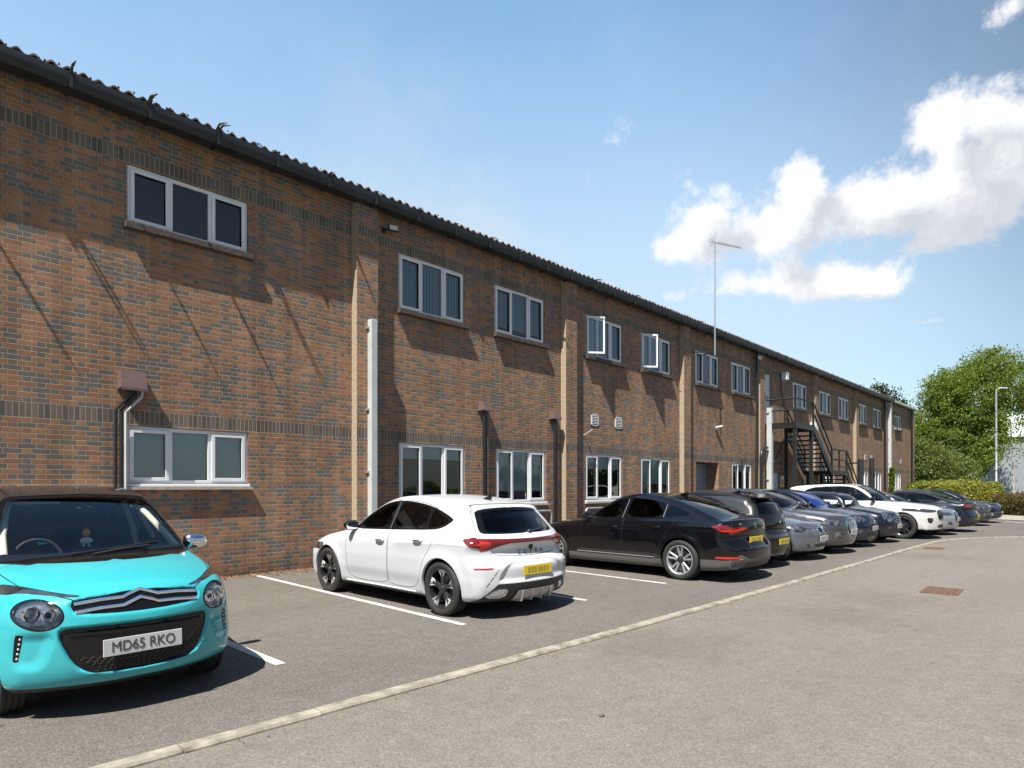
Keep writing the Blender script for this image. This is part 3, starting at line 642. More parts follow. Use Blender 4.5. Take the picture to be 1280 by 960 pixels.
def lut(tab, sm=0.0):
    t = np.array(tab, float); x = np.linspace(t[0, 0], t[-1, 0], 400); y = np.interp(x, t[:, 0], t[:, 1])
    if sm:
        k = int(sm / (x[1] - x[0])) | 1
        if k > 1:
            w = np.hanning(k + 2)[1:-1]; w /= w.sum(); pad = k // 2
            lo = 2 * y[0] - y[1:pad + 1][::-1]; hi = 2 * y[-1] - y[-pad - 1:-1][::-1]
            y = np.convolve(np.concatenate([lo, y, hi]), w, 'valid')
    return lambda q: np.interp(q, x, y)
def sstep(x, a, b):
    t = np.clip((x - a) / (b - a), 0, 1); return t * t * (3 - 2 * t)
class CarShape:
    def __init__(s, c):
        s.c = c; s.L = c['L']; s.hw = c['W'] / 2; s.H = c['H']
        sil = catmull(c['sil'], True, .025)
        s.sil = sil; g = .012; s.g = g
        s.x0 = -s.L - .15; s.z0 = 0.0; nx = int((s.L + .3) / g); nz = int((s.H + .15) / g)
        X, Z = np.meshgrid(s.x0 + g * np.arange(nx), s.z0 + g * np.arange(nz), indexing='ij')
        D = polysd(X.ravel(), Z.ravel(), sil).reshape(nx, nz)
        for _ in range(3):
            D[1:-1] = .25 * D[:-2] + .5 * D[1:-1] + .25 * D[2:]; D[:, 1:-1] = .25 * D[:, :-2] + .5 * D[:, 1:-1] + .25 * D[:, 2:]
        s.D = D
        s.bend = lut(c['bend'], .25); s.belt = lut(c['belt'], .3); s.plan = lut(c['plan'], .25)
        s.low = lut(c.get('low', [(0, .90), (.12, .95), (.35, .985), (.6, 1.0), (.8, .995), (.92, .975), (1, .945)]), c.get('lowsm', .14))
        s.up = lut(c.get('up', [(0, .945), (.06, .90), (1, .66)]), .06)
        s.fil = lut(c.get('fil', [(0, .04), (.3, .07), (.5, .12), (.8, .11), (1.0, .06), (1.3, .08), (2, .08)]), .1)
        s.crown = c.get('crown', .05)
        s.mods = c.get('mods', []); s.smods = c.get('smods', [])
        s.sharp = c.get('shoulder', None)
    def silv(s, x, z):
        u = (x - s.x0) / s.g; v = (z - s.z0) / s.g; nx, nz = s.D.shape
        u = np.clip(u, 0, nx - 1.001); v = np.clip(v, 0, nz - 1.001); i = u.astype(int); j = v.astype(int); a = u - i; b = v - j; D = s.D
        return (D[i, j] * (1 - a) + D[i + 1, j] * a) * (1 - b) + (D[i, j + 1] * (1 - a) + D[i + 1, j + 1] * a) * b
    def width(s, x, z):
        zb = s.belt(x); t = np.clip((z - .17) / (zb - .17), 0, 1); u = np.clip((z - zb) / (s.H - zb), 0, 1.2)
        w = np.where(z < zb, s.low(t), s.up(np.clip(u, 0, 1)) ) * s.plan(x) * s.hw
        c = s.c
        for ax in (c['xf'], c['xr']):
            r = np.hypot(x - ax, z - c['rt']); ar = c['ra']
            w = w + c.get('flare', .014) * np.exp(-((r - ar) / .09) ** 2) * (z > 0)
        for (dz, am, wd, xa, xb) in c.get('crease', []):       # ridge following the belt line
            w = w + am * np.exp(-np.abs(z - (zb + dz)) / wd) * sstep(x, xa - .15, xa + .15) * (1 - sstep(x, xb - .15, xb + .15))
        for (xa, xb, za, zb2, dep) in c.get('scoop', [(c['xr'] + .45, c['xf'] - .5, .22, .42, .012)]):
            w = w - dep * sstep(x, xa - .2, xa + .2) * (1 - sstep(x, xb - .2, xb + .2)) * np.exp(-((z - (za + zb2) / 2) / ((zb2 - za) / 2)) ** 2)
        return w
    def F(s, P):
        x, y, z = P[:, 0], P[:, 1], P[:, 2]; yn = np.clip(np.abs(y) / s.hw, 0, 1.3)
        xs = x + s.bend(x) * yn ** s.c.get('bp', 2.4); zs = z + s.crown * yn ** 2 * sstep(z, .55, .85)
        a = s.silv(xs, zs)
        for m in s.mods: a = a + m(x, y, z)
        b = (np.abs(y) - s.width(x, z)) * .97
        for m in s.smods: b = b + m(x, y, z)
        r = s.fil(z) * s.c.get('filk', 1.)
        if 'filr' in s.c: r = r * s.c['filr'](x, z)
        u = np.maximum(a + r, 0); v = np.maximum(b + r, 0)
        return np.minimum(-r, np.maximum(a, b)) + np.sqrt(u * u + v * v)
    def grad(s, P, e=.006):
        G = np.empty_like(P)
        for k in range(3):
            d = np.zeros(3); d[k] = e; G[:, k] = (s.F(P + d) - s.F(P - d)) / (2 * e)
        return G
    def project(s, P, it=3, keepy=None):
        for _ in range(it):
            G = s.grad(P); f = s.F(P); st = (f / np.maximum((G * G).sum(1), .05))[:, None] * G
            ln = np.linalg.norm(st, axis=1, keepdims=True); st *= np.minimum(1, .03 / np.maximum(ln, 1e-9))
            if keepy is not None: st[keepy, 1] = 0
            P = P - st
        return P
    def surf_y(s, x, z):
        lo = np.zeros_like(x); hi = np.full_like(x, s.hw + .2)
        for _ in range(26):
            m = (lo + hi) / 2; f = s.F(np.stack([x, m, z], 1)); lo = np.where(f < 0, m, lo); hi = np.where(f < 0, hi, m)
        return lo
    def surf_x(s, y, z, front=True):
        y = np.atleast_1d(np.array(y, float)); z = np.atleast_1d(np.array(z, float))
        if front: lo = np.full_like(y, -1.2); hi = np.full_like(y, .1)
        else: lo = np.full_like(y, -s.L + 1.1); hi = np.full_like(y, -s.L - .1)
        for _ in range(26):
            m = (lo + hi) / 2; f = s.F(np.stack([m, y, z], 1)); lo = np.where(f < 0, m, lo); hi = np.where(f < 0, hi, m)
        return lo
    def surf_z(s, x, y):
        x = np.atleast_1d(np.array(x, float)); y = np.atleast_1d(np.array(y, float)); lo = np.full_like(x, .45); hi = np.full_like(x, s.H + .1)
        for _ in range(26):
            m = (lo + hi) / 2; f = s.F(np.stack([x, y, m], 1)); lo = np.where(f < 0, m, lo); hi = np.where(f < 0, hi, m)
        return lo
    def mesh(s, h):
        nx = int((s.L + .16) / h) + 1; ny = int((s.hw + .12) / h) + 2; nz = int((s.H - .02) / h) + 2
        gx = -s.L - .08 + h * np.arange(nx); gy = -h / 2 + h * np.arange(ny); gz = .08 + h * np.arange(nz)
        X, Y, Z = np.meshgrid(gx, gy, gz, indexing='ij')
        V = s.F(np.stack([X.ravel(), Y.ravel(), Z.ravel()], 1)).reshape(nx, ny, nz)
        In = V < 0
        cnt = np.zeros((nx - 1, ny - 1, nz - 1)); acc = np.zeros((nx - 1, ny - 1, nz - 1, 3))
        def sl(dx, dy, dz): return (slice(dx, nx - 1 + dx), slice(dy, ny - 1 + dy), slice(dz, nz - 1 + dz))
        cs = [(i, j, k) for i in (0, 1) for j in (0, 1) for k in (0, 1)]
        for a in cs:
            for ax in range(3):
                if a[ax]: continue
                b = list(a); b[ax] = 1; va, vb = V[sl(*a)], V[sl(*b)]; cr = (va < 0) != (vb < 0)
                t = np.where(cr, va / np.where(cr, va - vb, 1), 0)
                for q in range(3): acc[..., q] += np.where(cr, a[q] + (t if q == ax else 0), 0)
                cnt += cr
        idx = -np.ones(cnt.shape, int); ok = cnt > 0; idx[ok] = np.arange(ok.sum())
        base = np.stack(np.nonzero(ok), 1); P = (base + acc[ok] / cnt[ok][:, None]) * h + np.array([gx[0], gy[0], gz[0]])
        mid = base[:, 1] == 0; P[mid, 1] = 0
        quads = []
        for ax in range(3):
            o1, o2 = [(1, 2), (2, 0), (0, 1)][ax]
            A = In; sh = [slice(None)] * 3; sh2 = [slice(None)] * 3; sh[ax] = slice(0, -1); sh2[ax] = slice(1, None)
            e = A[tuple(sh)] != A[tuple(sh2)]; ii = np.stack(np.nonzero(e), 1)
            # cells round the edge
            good = (ii[:, o1] > 0) & (ii[:, o2] > 0) & (ii[:, o1] < A.shape[o1] - 1) & (ii[:, o2] < A.shape[o2] - 1); ii = ii[good]
            inside_first = A[tuple(ii.T)]
            def cell(d1, d2):
                c = ii.copy(); c[:, o1] += d1; c[:, o2] += d2; return idx[tuple(c.T)]
            q = np.stack([cell(-1, -1), cell(0, -1), cell(0, 0), cell(-1, 0)], 1)
            q = np.where(inside_first[:, None], q, q[:, ::-1]); quads.append(q)
        Q = np.concatenate(quads); Q = Q[(Q >= 0).all(1)]
        T = np.concatenate([Q[:, [0, 1, 2]], Q[:, [0, 2, 3]]])
        P = s.project(P, 4, keepy=mid); P[mid, 1] = 0
        s.mid = mid
        return P, T
class Cutter:
    def __init__(s, shape, h):
        s.sh = shape; s.P, s.T = shape.mesh(h); s.lab = np.zeros(len(s.T), int); s.names = ['body']; s.h = h
    def id(s, n):
        if n not in s.names: s.names.append(n)
        return s.names.index(n)
    def cut(s, name, g, into=None):
        ids = [s.names.index(n) for n in (into or ['body']) if n in s.names]
        sd = g(s.P); sd = np.where(np.abs(sd) < 2e-5, 2e-5, sd)
        act = np.isin(s.lab, ids); T = s.T; ins = sd[T] < 0; k = ins.sum(1); lid = s.id(name)
        s.lab[act & (k == 3)] = lid
        mix = np.nonzero(act & (k > 0) & (k < 3))[0]
        if len(mix) == 0: return
        T2 = T[mix]; I2 = ins[mix]; odd_in = I2.sum(1) == 1
        od = np.where(odd_in[:, None], I2, ~I2); r = od.argmax(1)
        a = T2[np.arange(len(mix)), r]; b = T2[np.arange(len(mix)), (r + 1) % 3]; c = T2[np.arange(len(mix)), (r + 2) % 3]
        E = np.concatenate([np.stack([a, b], 1), np.stack([a, c], 1)]); Es = np.sort(E, 1); key = Es[:, 0].astype(np.int64) * 10000000 + Es[:, 1]
        uk, inv = np.unique(key, return_inverse=True); i0 = uk // 10000000; i1 = uk % 10000000
        p0, p1 = s.P[i0], s.P[i1]; f0, f1 = sd[i0], sd[i1]; lo = np.zeros(len(uk)); hi = np.ones(len(uk)); t = f0 / (f0 - f1)
        for _ in range(6):
            pm = p0 + (p1 - p0) * t[:, None]; fm = g(pm); same = (fm < 0) == (f0 < 0)
            lo = np.where(same, t, lo); hi = np.where(same, hi, t); fl = np.where(same, fm, np.nan)
            t = (lo + hi) / 2 if _ > 0 else np.clip(t + 0, .02, .98) * .5 + (lo + hi) / 4
        pm = p0 + (p1 - p0) * t[:, None]
        pm = s.sh.project(pm, 1, keepy=(np.abs(p0[:, 1]) < 1e-6) & (np.abs(p1[:, 1]) < 1e-6))
        base = len(s.P); s.P = np.concatenate([s.P, pm]); inv = inv.ravel() + base; n = len(mix); ab, ac = inv[:n], inv[n:]
        tri1 = np.stack([a, ab, ac], 1); tri2 = np.stack([ab, b, c], 1); tri3 = np.stack([ab, c, ac], 1)
        old = s.lab[mix]; l1 = np.where(odd_in, lid, old); l2 = np.where(odd_in, old, lid)
        keep = np.ones(len(s.T), bool); keep[mix] = False
        s.T = np.concatenate([s.T[keep], tri1, tri2, tri3]); s.lab = np.concatenate([s.lab[keep], l1, l2, l2])
    def delete(s, name):
        k = s.lab != s.id(name); s.T = s.T[k]; s.lab = s.lab[k]
    def g_side(s, poly, ymin=.42, ch=2, rim=0.):
        p = chaikin(poly, ch) if ch else np.array(poly); return lambda P: np.maximum(polysd(P[:, 0], P[:, 2], p) + rim, ymin - P[:, 1])
    def g_front(s, poly, xmin=-1.9, ch=2, rim=0.):
        p = chaikin(poly, ch) if ch else np.array(poly); return lambda P: np.maximum(polysd(P[:, 1], P[:, 2], p) + rim, xmin - P[:, 0])
    def g_rear(s, poly, xmax, ch=2, rim=0.):
        p = chaikin(poly, ch) if ch else np.array(poly); return lambda P: np.maximum(polysd(P[:, 1], P[:, 2], p) + rim, P[:, 0] - xmax)
    def g_top(s, poly, zmin=.6, ch=2, rim=0.):
        p = chaikin(poly, ch) if ch else np.array(poly); return lambda P: np.maximum(polysd(P[:, 0], P[:, 1], p) + rim, zmin - P[:, 2])
    def finish(s):
        G = s.sh.grad(s.P); s.Nn = G / np.maximum(np.linalg.norm(G, axis=1, keepdims=True), 1e-9)
    def part(s, labels, objname, mats, parent, side=0, off=0., xo=0.):
        """labels: {label: material slot}; side 0 both halves in one mesh, 1 left (y>0), -1 right"""
        ids = {s.names.index(k): v for k, v in labels.items() if k in s.names}
        m = np.isin(s.lab, list(ids)); T = s.T[m]
        if len(T) == 0: return None
        mi = np.array([ids[i] for i in s.lab[m]]); u, inv = np.unique(T, return_inverse=True); T = inv.reshape(-1, 3); P = s.P[u].copy(); Nn = s.Nn[u].copy()
        if off: P = P + Nn * off
        sets = []
        if side >= 0: sets.append((P, T, Nn, mi))
        if side <= 0:
            k = np.array([1, -1, 1]); sets.append((P * k, T[:, ::-1], Nn * k, mi))
        PP = np.concatenate([q[0] for q in sets]); o = 0; TT = []
        for q in sets: TT.append(q[1] + o); o += len(q[0])
        TT = np.concatenate(TT); NN = np.concatenate([q[2] for q in sets]); MI = np.concatenate([q[3] for q in sets])
        me = bpy.data.meshes.new(objname); me.vertices.add(len(PP)); me.vertices.foreach_set('co', PP.astype(np.float32).ravel())
        me.loops.add(TT.size); me.loops.foreach_set('vertex_index', TT.astype(np.int32).ravel()); me.polygons.add(len(TT))
        me.polygons.foreach_set('loop_start', np.arange(0, TT.size, 3, dtype=np.int32))
        me.polygons.foreach_set('material_index', MI.astype(np.int32)); me.update(calc_edges=True)
        me.polygons.foreach_set('use_smooth', np.ones(len(TT), bool))
        me.normals_split_custom_set_from_vertices([tuple(x) for x in NN.tolist()])
        for q in (mats if isinstance(mats, (list, tuple)) else [mats]): me.materials.append(q)
        ob = bpy.data.objects.new(objname, me); COL.objects.link(ob); ob.parent = parent
        return ob
def make_wheel(root, x, y, R0, w, rim, style, n=5, dark=None, left=True, detail=1):
    """a wheel whose outer face looks along +y (left) or -y"""
    sgn = 1 if left else -1
    wh = empty('wheel', (x, y, R0)); wh.parent = root
    if not left: wh.rotation_euler[2] = math.pi
    seg = 64 if detail else 36
    t = MB(); hw = w / 2; rr = rim
    t.lathe([(rr - .012, -hw * .8), (rr + .01, -hw * .95), (rr + .04, -hw), (R0 - .03, -hw * .97), (R0 - .008, -hw * .84)] +
            sum([[(R0, yy - .008), (R0, yy + .016), (R0 - .007, yy + .018), (R0 - .007, yy + .024)] for yy in np.linspace(-hw * .72, hw * .55, 4)], []) +
            [(R0, hw * .72), (R0 - .008, hw * .84), (R0 - .03, hw * .97), (rr + .045, hw), (rr + .012, hw * .95), (rr, hw * .86), (rr - .012, hw * .8)], seg)
    ty = t.build('tyre', M['tyre'], wh, smooth=50)
    face, second = style if isinstance(style, tuple) else (style, style)
    r = MB(); yo = hw * .86
    r.lathe([(rr + .002, yo + .002), (rr - .006, yo + .006), (rr - .020, yo - .004), (rr - .024, yo - .05), (rr - .03, -hw * .6), (rr - .07, -hw * .7)], seg)
    r.build('rim', face if style is not WH_CUP else second, wh, smooth=40)
    d = MB(); d.lathe([(.06, .0), (rr * .62, .0), (rr * .62, -.02), (.06, -.02)], 32); d.m = 1; d.lathe([(0.0, -hw * .72), (rr - .02, -hw * .7)], 32)
    d.build('brake_disc', [M['disc'], M['black_matt']], wh, smooth=30)
    s1 = MB()
    def spoke(a, w0, w1, r0, r1, y0, y1, th, mb, skew=0):
        ca, sa = math.cos(a), math.sin(a); ta, sb = -sa, ca
        def P(r, o, yy): return (ca * r + ta * o, yy, sa * r + sb * o)
        mb.add([P(r0, -w0 / 2, y0), P(r0, w0 / 2, y0), P(r1, skew + w1 / 2, y1), P(r1, skew - w1 / 2, y1), P(r0, -w0 / 2 - .006, y0 - th), P(r0, w0 / 2 + .006, y0 - th), P(r1, skew + w1 / 2 + .006, y1 - th), P(r1, skew - w1 / 2 - .006, y1 - th)],
               [(0, 1, 2, 3), (7, 6, 5, 4), (0, 4, 5, 1), (1, 5, 6, 2), (2, 6, 7, 3), (3, 7, 4, 0)])
    s2 = MB()
    for i in range(n):
        a = 2 * math.pi * i / n + math.pi / 2
        if style is WH_CUP:
            spoke(a, .040, .075, .03, rr - .05, yo - .035, yo - .022, .03, s2); spoke(a + .10, .010, .022, rr * .55, rr - .008, yo - .028, yo - .006, .02, s1, .03); spoke(a - .10, .010, .022, rr * .55, rr - .008, yo - .028, yo - .006, .02, s1, -.03)
            spoke(a, .030, .052, rr - .06, rr - .008, yo - .025, yo - .008, .03, s1)
        elif n == 5 or n == 7:
            k_ = 5 / n
            for q_ in (-1, 1):
                spoke(a + q_ * .17 * k_, .030 * k_, .024 * k_, .04, rr - .014, yo - .030, yo - .008, .035, s1, q_ * .010)
                spoke(a + q_ * .17 * k_ + q_ * .11, .010, .010, .05, rr * .75, yo - .045, yo - .035, .02, s2, 0)
        else: spoke(a, .032, .026, .03, rr - .006, yo - .03, yo - .006, .03, s1)
    if s1.v: s1.build('spokes', face, wh, bevel=.003 if detail else 0, seg=1)
    if s2.v: s2.build('inner_spokes', second, wh, bevel=.003 if detail else 0, seg=1)
    hb = MB(); hb.lathe([(0, yo - .016), (.032, yo - .016), (.036, yo - .022), (.062, yo - .028), (.066, yo - .06)], 24); hb.build('hub_cap', second, wh, smooth=30)
    return wh
WH_CUP = (M['alloy'], M['alloy_dark']); WH_ALLOY = (M['alloy'], M['alloy']); WH_DARK = (M['alloy_dark'], M['alloy_dark']); WH_TWO = (M['satin'], M['alloy_dark'])
def make_seat(mb, x, y, z=.30, mat=None):
    """rounded car seat, backrest and headrest"""
    def slab(c, sx, sy, sz, lean=0):
        n = 10; vs = []
        mb.ball((0, 0, 0), 1, 12); k = len(mb.v) - 12 * 7
        for i in range(k, len(mb.v)):
            px, py, pz = mb.v[i]; f = lambda q: math.copysign(abs(q) ** .45, q)
            px, py, pz = f(px) * sx, f(py) * sy, f(pz) * sz; mb.v[i] = (c[0] + px - lean * (pz + sz), c[1] + py, c[2] + pz)
    slab((x, y, z + .08), .26, .25, .09); slab((x - .27, y, z + .42), .065, .24, .34, .28); slab((x - .47, y, z + .86), .045, .13, .09, .15)
def mirror_pod(root, x, y, z, s, mat, scale=1., low=None):
    """wing mirror: shell, foot and glass; s is the side (+1 left)"""
    m = MB(); n = 14; prof = []
    k0 = 0
    m.ball((0, 0, 0), 1, 16)
    for i in range(len(m.v)):
        px, py, pz = m.v[i]; f = lambda q, e: math.copysign(abs(q) ** e, q)
        sx = .085 if px > 0 else .03
        m.v[i] = (f(px, .9) * sx * scale, (f(py, .7) * .115) * scale, f(pz, .75) * .068 * scale * (1 - .18 * py * s * 1.0))
    m.m = 0
    o = m.build('wing_mirror', mat, root, smooth=60, loc=(x, y + s * .10, z)); 
    a = MB(); a.bar((0.0, -s * .17, -.05), (0, -s * .03, -.045), .05, .03); a.build('mirror_foot', low or M['black_plastic'], o, bevel=.008)
    g = MB(); g.ball((0, 0, 0), 1, 16); 
    for i in range(len(g.v)):
        px, py, pz = g.v[i]; f = lambda q, e: math.copysign(abs(q) ** e, q); g.v[i] = (-.031 * scale + px * .003, f(py, .6) * .1 * scale, f(pz, .65) * .056 * scale)
    g.build('mirror_glass', M['chrome'], o, smooth=60)
    return o
def plate(root, x, y, z, front, txt, tilt=0, w=.52, h=.111, size=.085):
    m = MB(); m.box((-.004, -w / 2, -h / 2), (.004, w / 2, h / 2))
    p = m.build('number_plate', M['plate_white' if front else 'plate_yellow'], root, bevel=.003); p.location = (x, y, z); p.rotation_euler = (0, tilt, 0)
    if txt:
        t = text_obj('plate_lettering', txt, size, M['plate_ink'], p, (.0055 if front else -.0055, 0, -.001), (R(90), 0, R(90) if front else R(-90)), sx=.92, bold=0)
    return p
def arch_well(sh, root, ax, ar, zc):
    m = MB(); n = 40; an = np.linspace(-.35, math.pi + .35, n); xs = ax + (ar) * np.cos(an); zs = zc + (ar) * np.sin(an); zs = np.maximum(zs, .13)
    ys = sh.surf_y(xs, zs)
    for side in (1, -1):
        rows = []
        for (dy, dr) in ((0.002, -.0), (-.006, -.004), (-.03, -.006), (-.05, .03), (-.34, .03)):
            rows.append([(ax + (ar + dr) * math.cos(a), side * (ys[i] + dy), max(zc + (ar + dr) * math.sin(a), .13)) for i, a in enumerate(an)])
        o = len(m.v)
        for r in rows: m.v += r
        for i in range(len(rows) - 1):
            for k in range(n - 1):
                m.f.append((o + i * n + k, o + i * n + k + 1, o + (i + 1) * n + k + 1, o + (i + 1) * n + k)); m.mi.append(1 if i >= 2 else 0)
        m.f.append(tuple(o + 4 * n + k for k in range(n))); m.mi.append(1)
    return m
# ------------------------------------------------------------------ ground
def asphalt(name, c0, c1, scale=1.0, stones=.36):
    m = material(name); t = m.node_tree; L = t.links.new
    o = N(t, 'ShaderNodeOutputMaterial'); p = N(t, 'ShaderNodeBsdfPrincipled', ins={'Roughness': .92, 'Specular IOR Level': .2}); tc = N(t, 'ShaderNodeTexCoord'); V = tc.outputs['Object']
    def mt(op, a, b=None, c=None):
        n = N(t, 'ShaderNodeMath', operation=op)
        for i, x in enumerate((a, b, c)):
            if x is None: continue
            if isinstance(x, (int, float)): n.inputs[i].default_value = x
            else: L(x, n.inputs[i])
        return n.outputs[0]
    vo = N(t, 'ShaderNodeTexVoronoi', ins={'Scale': 115. * scale, 'Randomness': 1.}); L(V, vo.inputs['Vector'])
    vo2 = N(t, 'ShaderNodeTexVoronoi', ins={'Scale': 75. * scale}); L(V, vo2.inputs['Vector'])
    sc = N(t, 'ShaderNodeSeparateColor'); L(vo.outputs['Color'], sc.inputs[0]); sc2 = N(t, 'ShaderNodeSeparateColor'); L(vo2.outputs['Color'], sc2.inputs[0])
    n1 = N(t, 'ShaderNodeTexNoise', ins={'Scale': .35, 'Detail': 7, 'Roughness': .62}); L(V, n1.inputs['Vector'])
    n2 = N(t, 'ShaderNodeTexNoise', ins={'Scale': 5., 'Detail': 6, 'Roughness': .7}); L(V, n2.inputs['Vector'])
    # tracks and stains run along the drive
    mp = N(t, 'ShaderNodeMapping', ins={'Scale': (.10, 1.1, 1)}); L(V, mp.inputs['Vector']); n3 = N(t, 'ShaderNodeTexNoise', ins={'Scale': 1.0, 'Detail': 4}); L(mp.outputs[0], n3.inputs['Vector'])
    base = N(t, 'ShaderNodeMix', data_type='RGBA'); base.inputs['A'].default_value = (*c0, 1); base.inputs['B'].default_value = (*c1, 1)
    f = mt('ADD', mt('MULTIPLY', mt('SUBTRACT', n1.outputs['Fac'], .5), .9), mt('ADD', mt('MULTIPLY', mt('SUBTRACT', n3.outputs['Fac'], .5), .8), .5)); cl = N(t, 'ShaderNodeClamp'); L(f, cl.inputs['Value']); L(cl.outputs[0], base.inputs['Factor'])
    st = mt('ADD', 1 - stones * .5, mt('MULTIPLY', sc.outputs[0], stones)); st = mt('MULTIPLY', st, mt('ADD', .86, mt('MULTIPLY', sc2.outputs[1], .28)))
    st = mt('MULTIPLY', st, mt('ADD', .75, mt('MULTIPLY', n2.outputs['Fac'], .5)))
    big = mt('GREATER_THAN', sc2.outputs[0], .975); st = mt('ADD', st, mt('MULTIPLY', big, .25))
    vo3 = N(t, 'ShaderNodeTexVoronoi', ins={'Scale': .33}); L(V, vo3.inputs['Vector']); wv = N(t, 'ShaderNodeTexNoise', ins={'Scale': 2.2, 'Detail': 5}); L(V, wv.inputs['Vector'])
    oil = N(t, 'ShaderNodeMapRange', interpolation_type='SMOOTHSTEP', ins={'From Min': .05, 'From Max': .42, 'To Min': .86, 'To Max': 1.0}); L(mt('ADD', vo3.outputs['Distance'], mt('MULTIPLY', mt('SUBTRACT', wv.outputs['Fac'], .5), .5)), oil.inputs['Value']); st = mt('MULTIPLY', st, oil.outputs[0])
    # small dark spots (oil, chewing gum)
    vs = N(t, 'ShaderNodeTexVoronoi', ins={'Scale': 1.7}); L(V, vs.inputs['Vector']); spot = N(t, 'ShaderNodeMapRange', ins={'From Min': .035, 'From Max': .06, 'To Min': .62, 'To Max': 1.0}); L(vs.outputs['Distance'], spot.inputs['Value'])
    st = mt('MULTIPLY', st, spot.outputs[0])
    mu = N(t, 'ShaderNodeVectorMath', operation='SCALE'); L(base.outputs['Result'], mu.inputs[0]); L(st, mu.inputs['Scale']); L(mu.outputs[0], p.inputs['Base Color'])
    h = mt('ADD', mt('MULTIPLY', vo.outputs['Distance'], -.8), mt('MULTIPLY', n2.outputs['Fac'], .6)); bp = N(t, 'ShaderNodeBump', ins={'Strength': .55, 'Distance': .006}); L(h, bp.inputs['Height']); L(bp.outputs[0], p.inputs['Normal'])
    L(p.outputs[0], o.inputs[0]); return m
M['asphalt'] = asphalt('asphalt_road', (.140, .125, .106), (.190, .171, .146)); M['asphalt_bay'] = asphalt('asphalt_parking', (.102, .093, .081), (.155, .140, .121), .95, .5)
M['pavement'] = asphalt('pavement', (.25, .225, .185), (.33, .30, .25), 1.3, .25)
M['grass'] = principled('grass', (.06, .085, .03), .95, noise=(3, .4), bump=(60, .8, .03))
def line_mat():
    m = material('road_paint'); t = m.node_tree; L = t.links.new
    o = N(t, 'ShaderNodeOutputMaterial'); p = N(t, 'ShaderNodeBsdfPrincipled', ins={'Roughness': .8}); tc = N(t, 'ShaderNodeTexCoord')
    n = N(t, 'ShaderNodeTexNoise', ins={'Scale': 38., 'Detail': 8, 'Roughness': .75}); L(tc.outputs['Object'], n.inputs['Vector']); n2 = N(t, 'ShaderNodeTexNoise', ins={'Scale': 2.2, 'Detail': 4}); L(tc.outputs['Object'], n2.inputs['Vector'])
    a = N(t, 'ShaderNodeMath', operation='MULTIPLY_ADD', ins={1: .5}); L(n2.outputs['Fac'], a.inputs[0]); L(n.outputs['Fac'], a.inputs[2])
    r = N(t, 'ShaderNodeMapRange', ins={'From Min': .58, 'From Max': .74}); L(a.outputs[0], r.inputs['Value'])
    mx = N(t, 'ShaderNodeMix', data_type='RGBA'); L(r.outputs[0], mx.inputs['Factor']); mx.inputs['A'].default_value = (.17, .15, .125, 1); mx.inputs['B'].default_value = (.50, .49, .46, 1); L(mx.outputs['Result'], p.inputs['Base Color']); L(p.outputs[0], o.inputs[0]); return m
M['line'] = line_mat()
def sheet(name, pts, z, mat, kind='structure'):
    me = bpy.data.meshes.new(name); me.from_pydata([(x, y, z) for x, y in pts], [], [tuple(range(len(pts)))]); me.materials.append(mat)
    o = bpy.data.objects.new(name, me); COL.objects.link(o); o['kind'] = kind
    if me.polygons[0].normal.z < 0: me.flip_normals()
    return o
sheet('ground', [(-1500, -1500), (1500, -1500), (1500, 1500), (-1500, 1500)], -.06, M['grass'])
KERB = [(-14, 4.30), (-5, 4.26), (1.13, 4.17), (4.3, 4.06), (9.4, 3.93), (15.7, 3.85), (20.0, 3.80), (22.2, 3.72), (23.3, 3.50), (24.3, 3.12), (25.4, 2.50), (26.4, 1.75), (27.4, .7), (28.2, -.6), (28.6, -2.5), (28.7, -14)]
kc = catmull(KERB, False, .15)
sheet('road', [(-14, -30)] + [tuple(p) for p in kc] + [(28.7, -30)], 0.0, M['asphalt'])
kb = [tuple(p) for p in kc]
sheet('parking_area', [(-14, 4.31)] + [(-14, YW + .4), (62, YW + .4), (62, 7.5), (47.0, 6.6), (41.0, 5.6), (38.6, 4.2), (37.6, 1.5), (37.6, -14), (28.7, -14)] + kb[::-1][1:], .004, M['asphalt_bay'])
sheet('pavement', [(37.6, -14), (37.6, 1.5), (38.6, 4.2), (41.0, 5.6), (47.0, 6.6), (62, 7.5), (62, 5.2), (48, 3.6), (42, 1.2), (40, -14)], .03, M['pavement'])
def kerb():
    # flush concrete edging in separate stones, each a little out of line
    q = MB(); rnd = random.Random(2); i = 0; n = len(kc)
    def nrm(i): d = kc[min(i + 1, n - 1)] - kc[max(i - 1, 0)]; d = d / np.linalg.norm(d); return np.array([-d[1], d[0]])
    while i < n - 1:
        j = min(i + 6, n - 1); zt = .026 + rnd.uniform(-.003, .004); off = rnd.uniform(-.006, .006); w = .062
        rows = []
        for k in range(i, j + 1):
            nn = nrm(k); p = kc[k] + nn * off
            if k == i: p = p + (kc[k + 1] - kc[k]) * .03
            if k == j: p = p - (kc[k] - kc[k - 1]) * .03
            rows.append([(*(p - nn * w), -.03), (*(p - nn * w), zt - .016), (*(p - nn * (w - .014)), zt), (*(p + nn * (w - .012)), zt), (*(p + nn * w), zt - .012), (*(p + nn * w), -.03)])
        o = len(q.v)
        for r in rows: q.v += [tuple(map(float, v)) for v in r]
        for a in range(len(rows) - 1):
            for b in range(5): q.f.append((o + a * 6 + b, o + a * 6 + b + 1, o + (a + 1) * 6 + b + 1, o + (a + 1) * 6 + b)); q.mi.append(0)
        q.f += [tuple(o + b for b in range(6)), tuple(o + (len(rows) - 1) * 6 + b for b in range(6))[::-1]]; q.mi += [0, 0]
        i = j
    return q.build('kerb', M['kerb'], None)
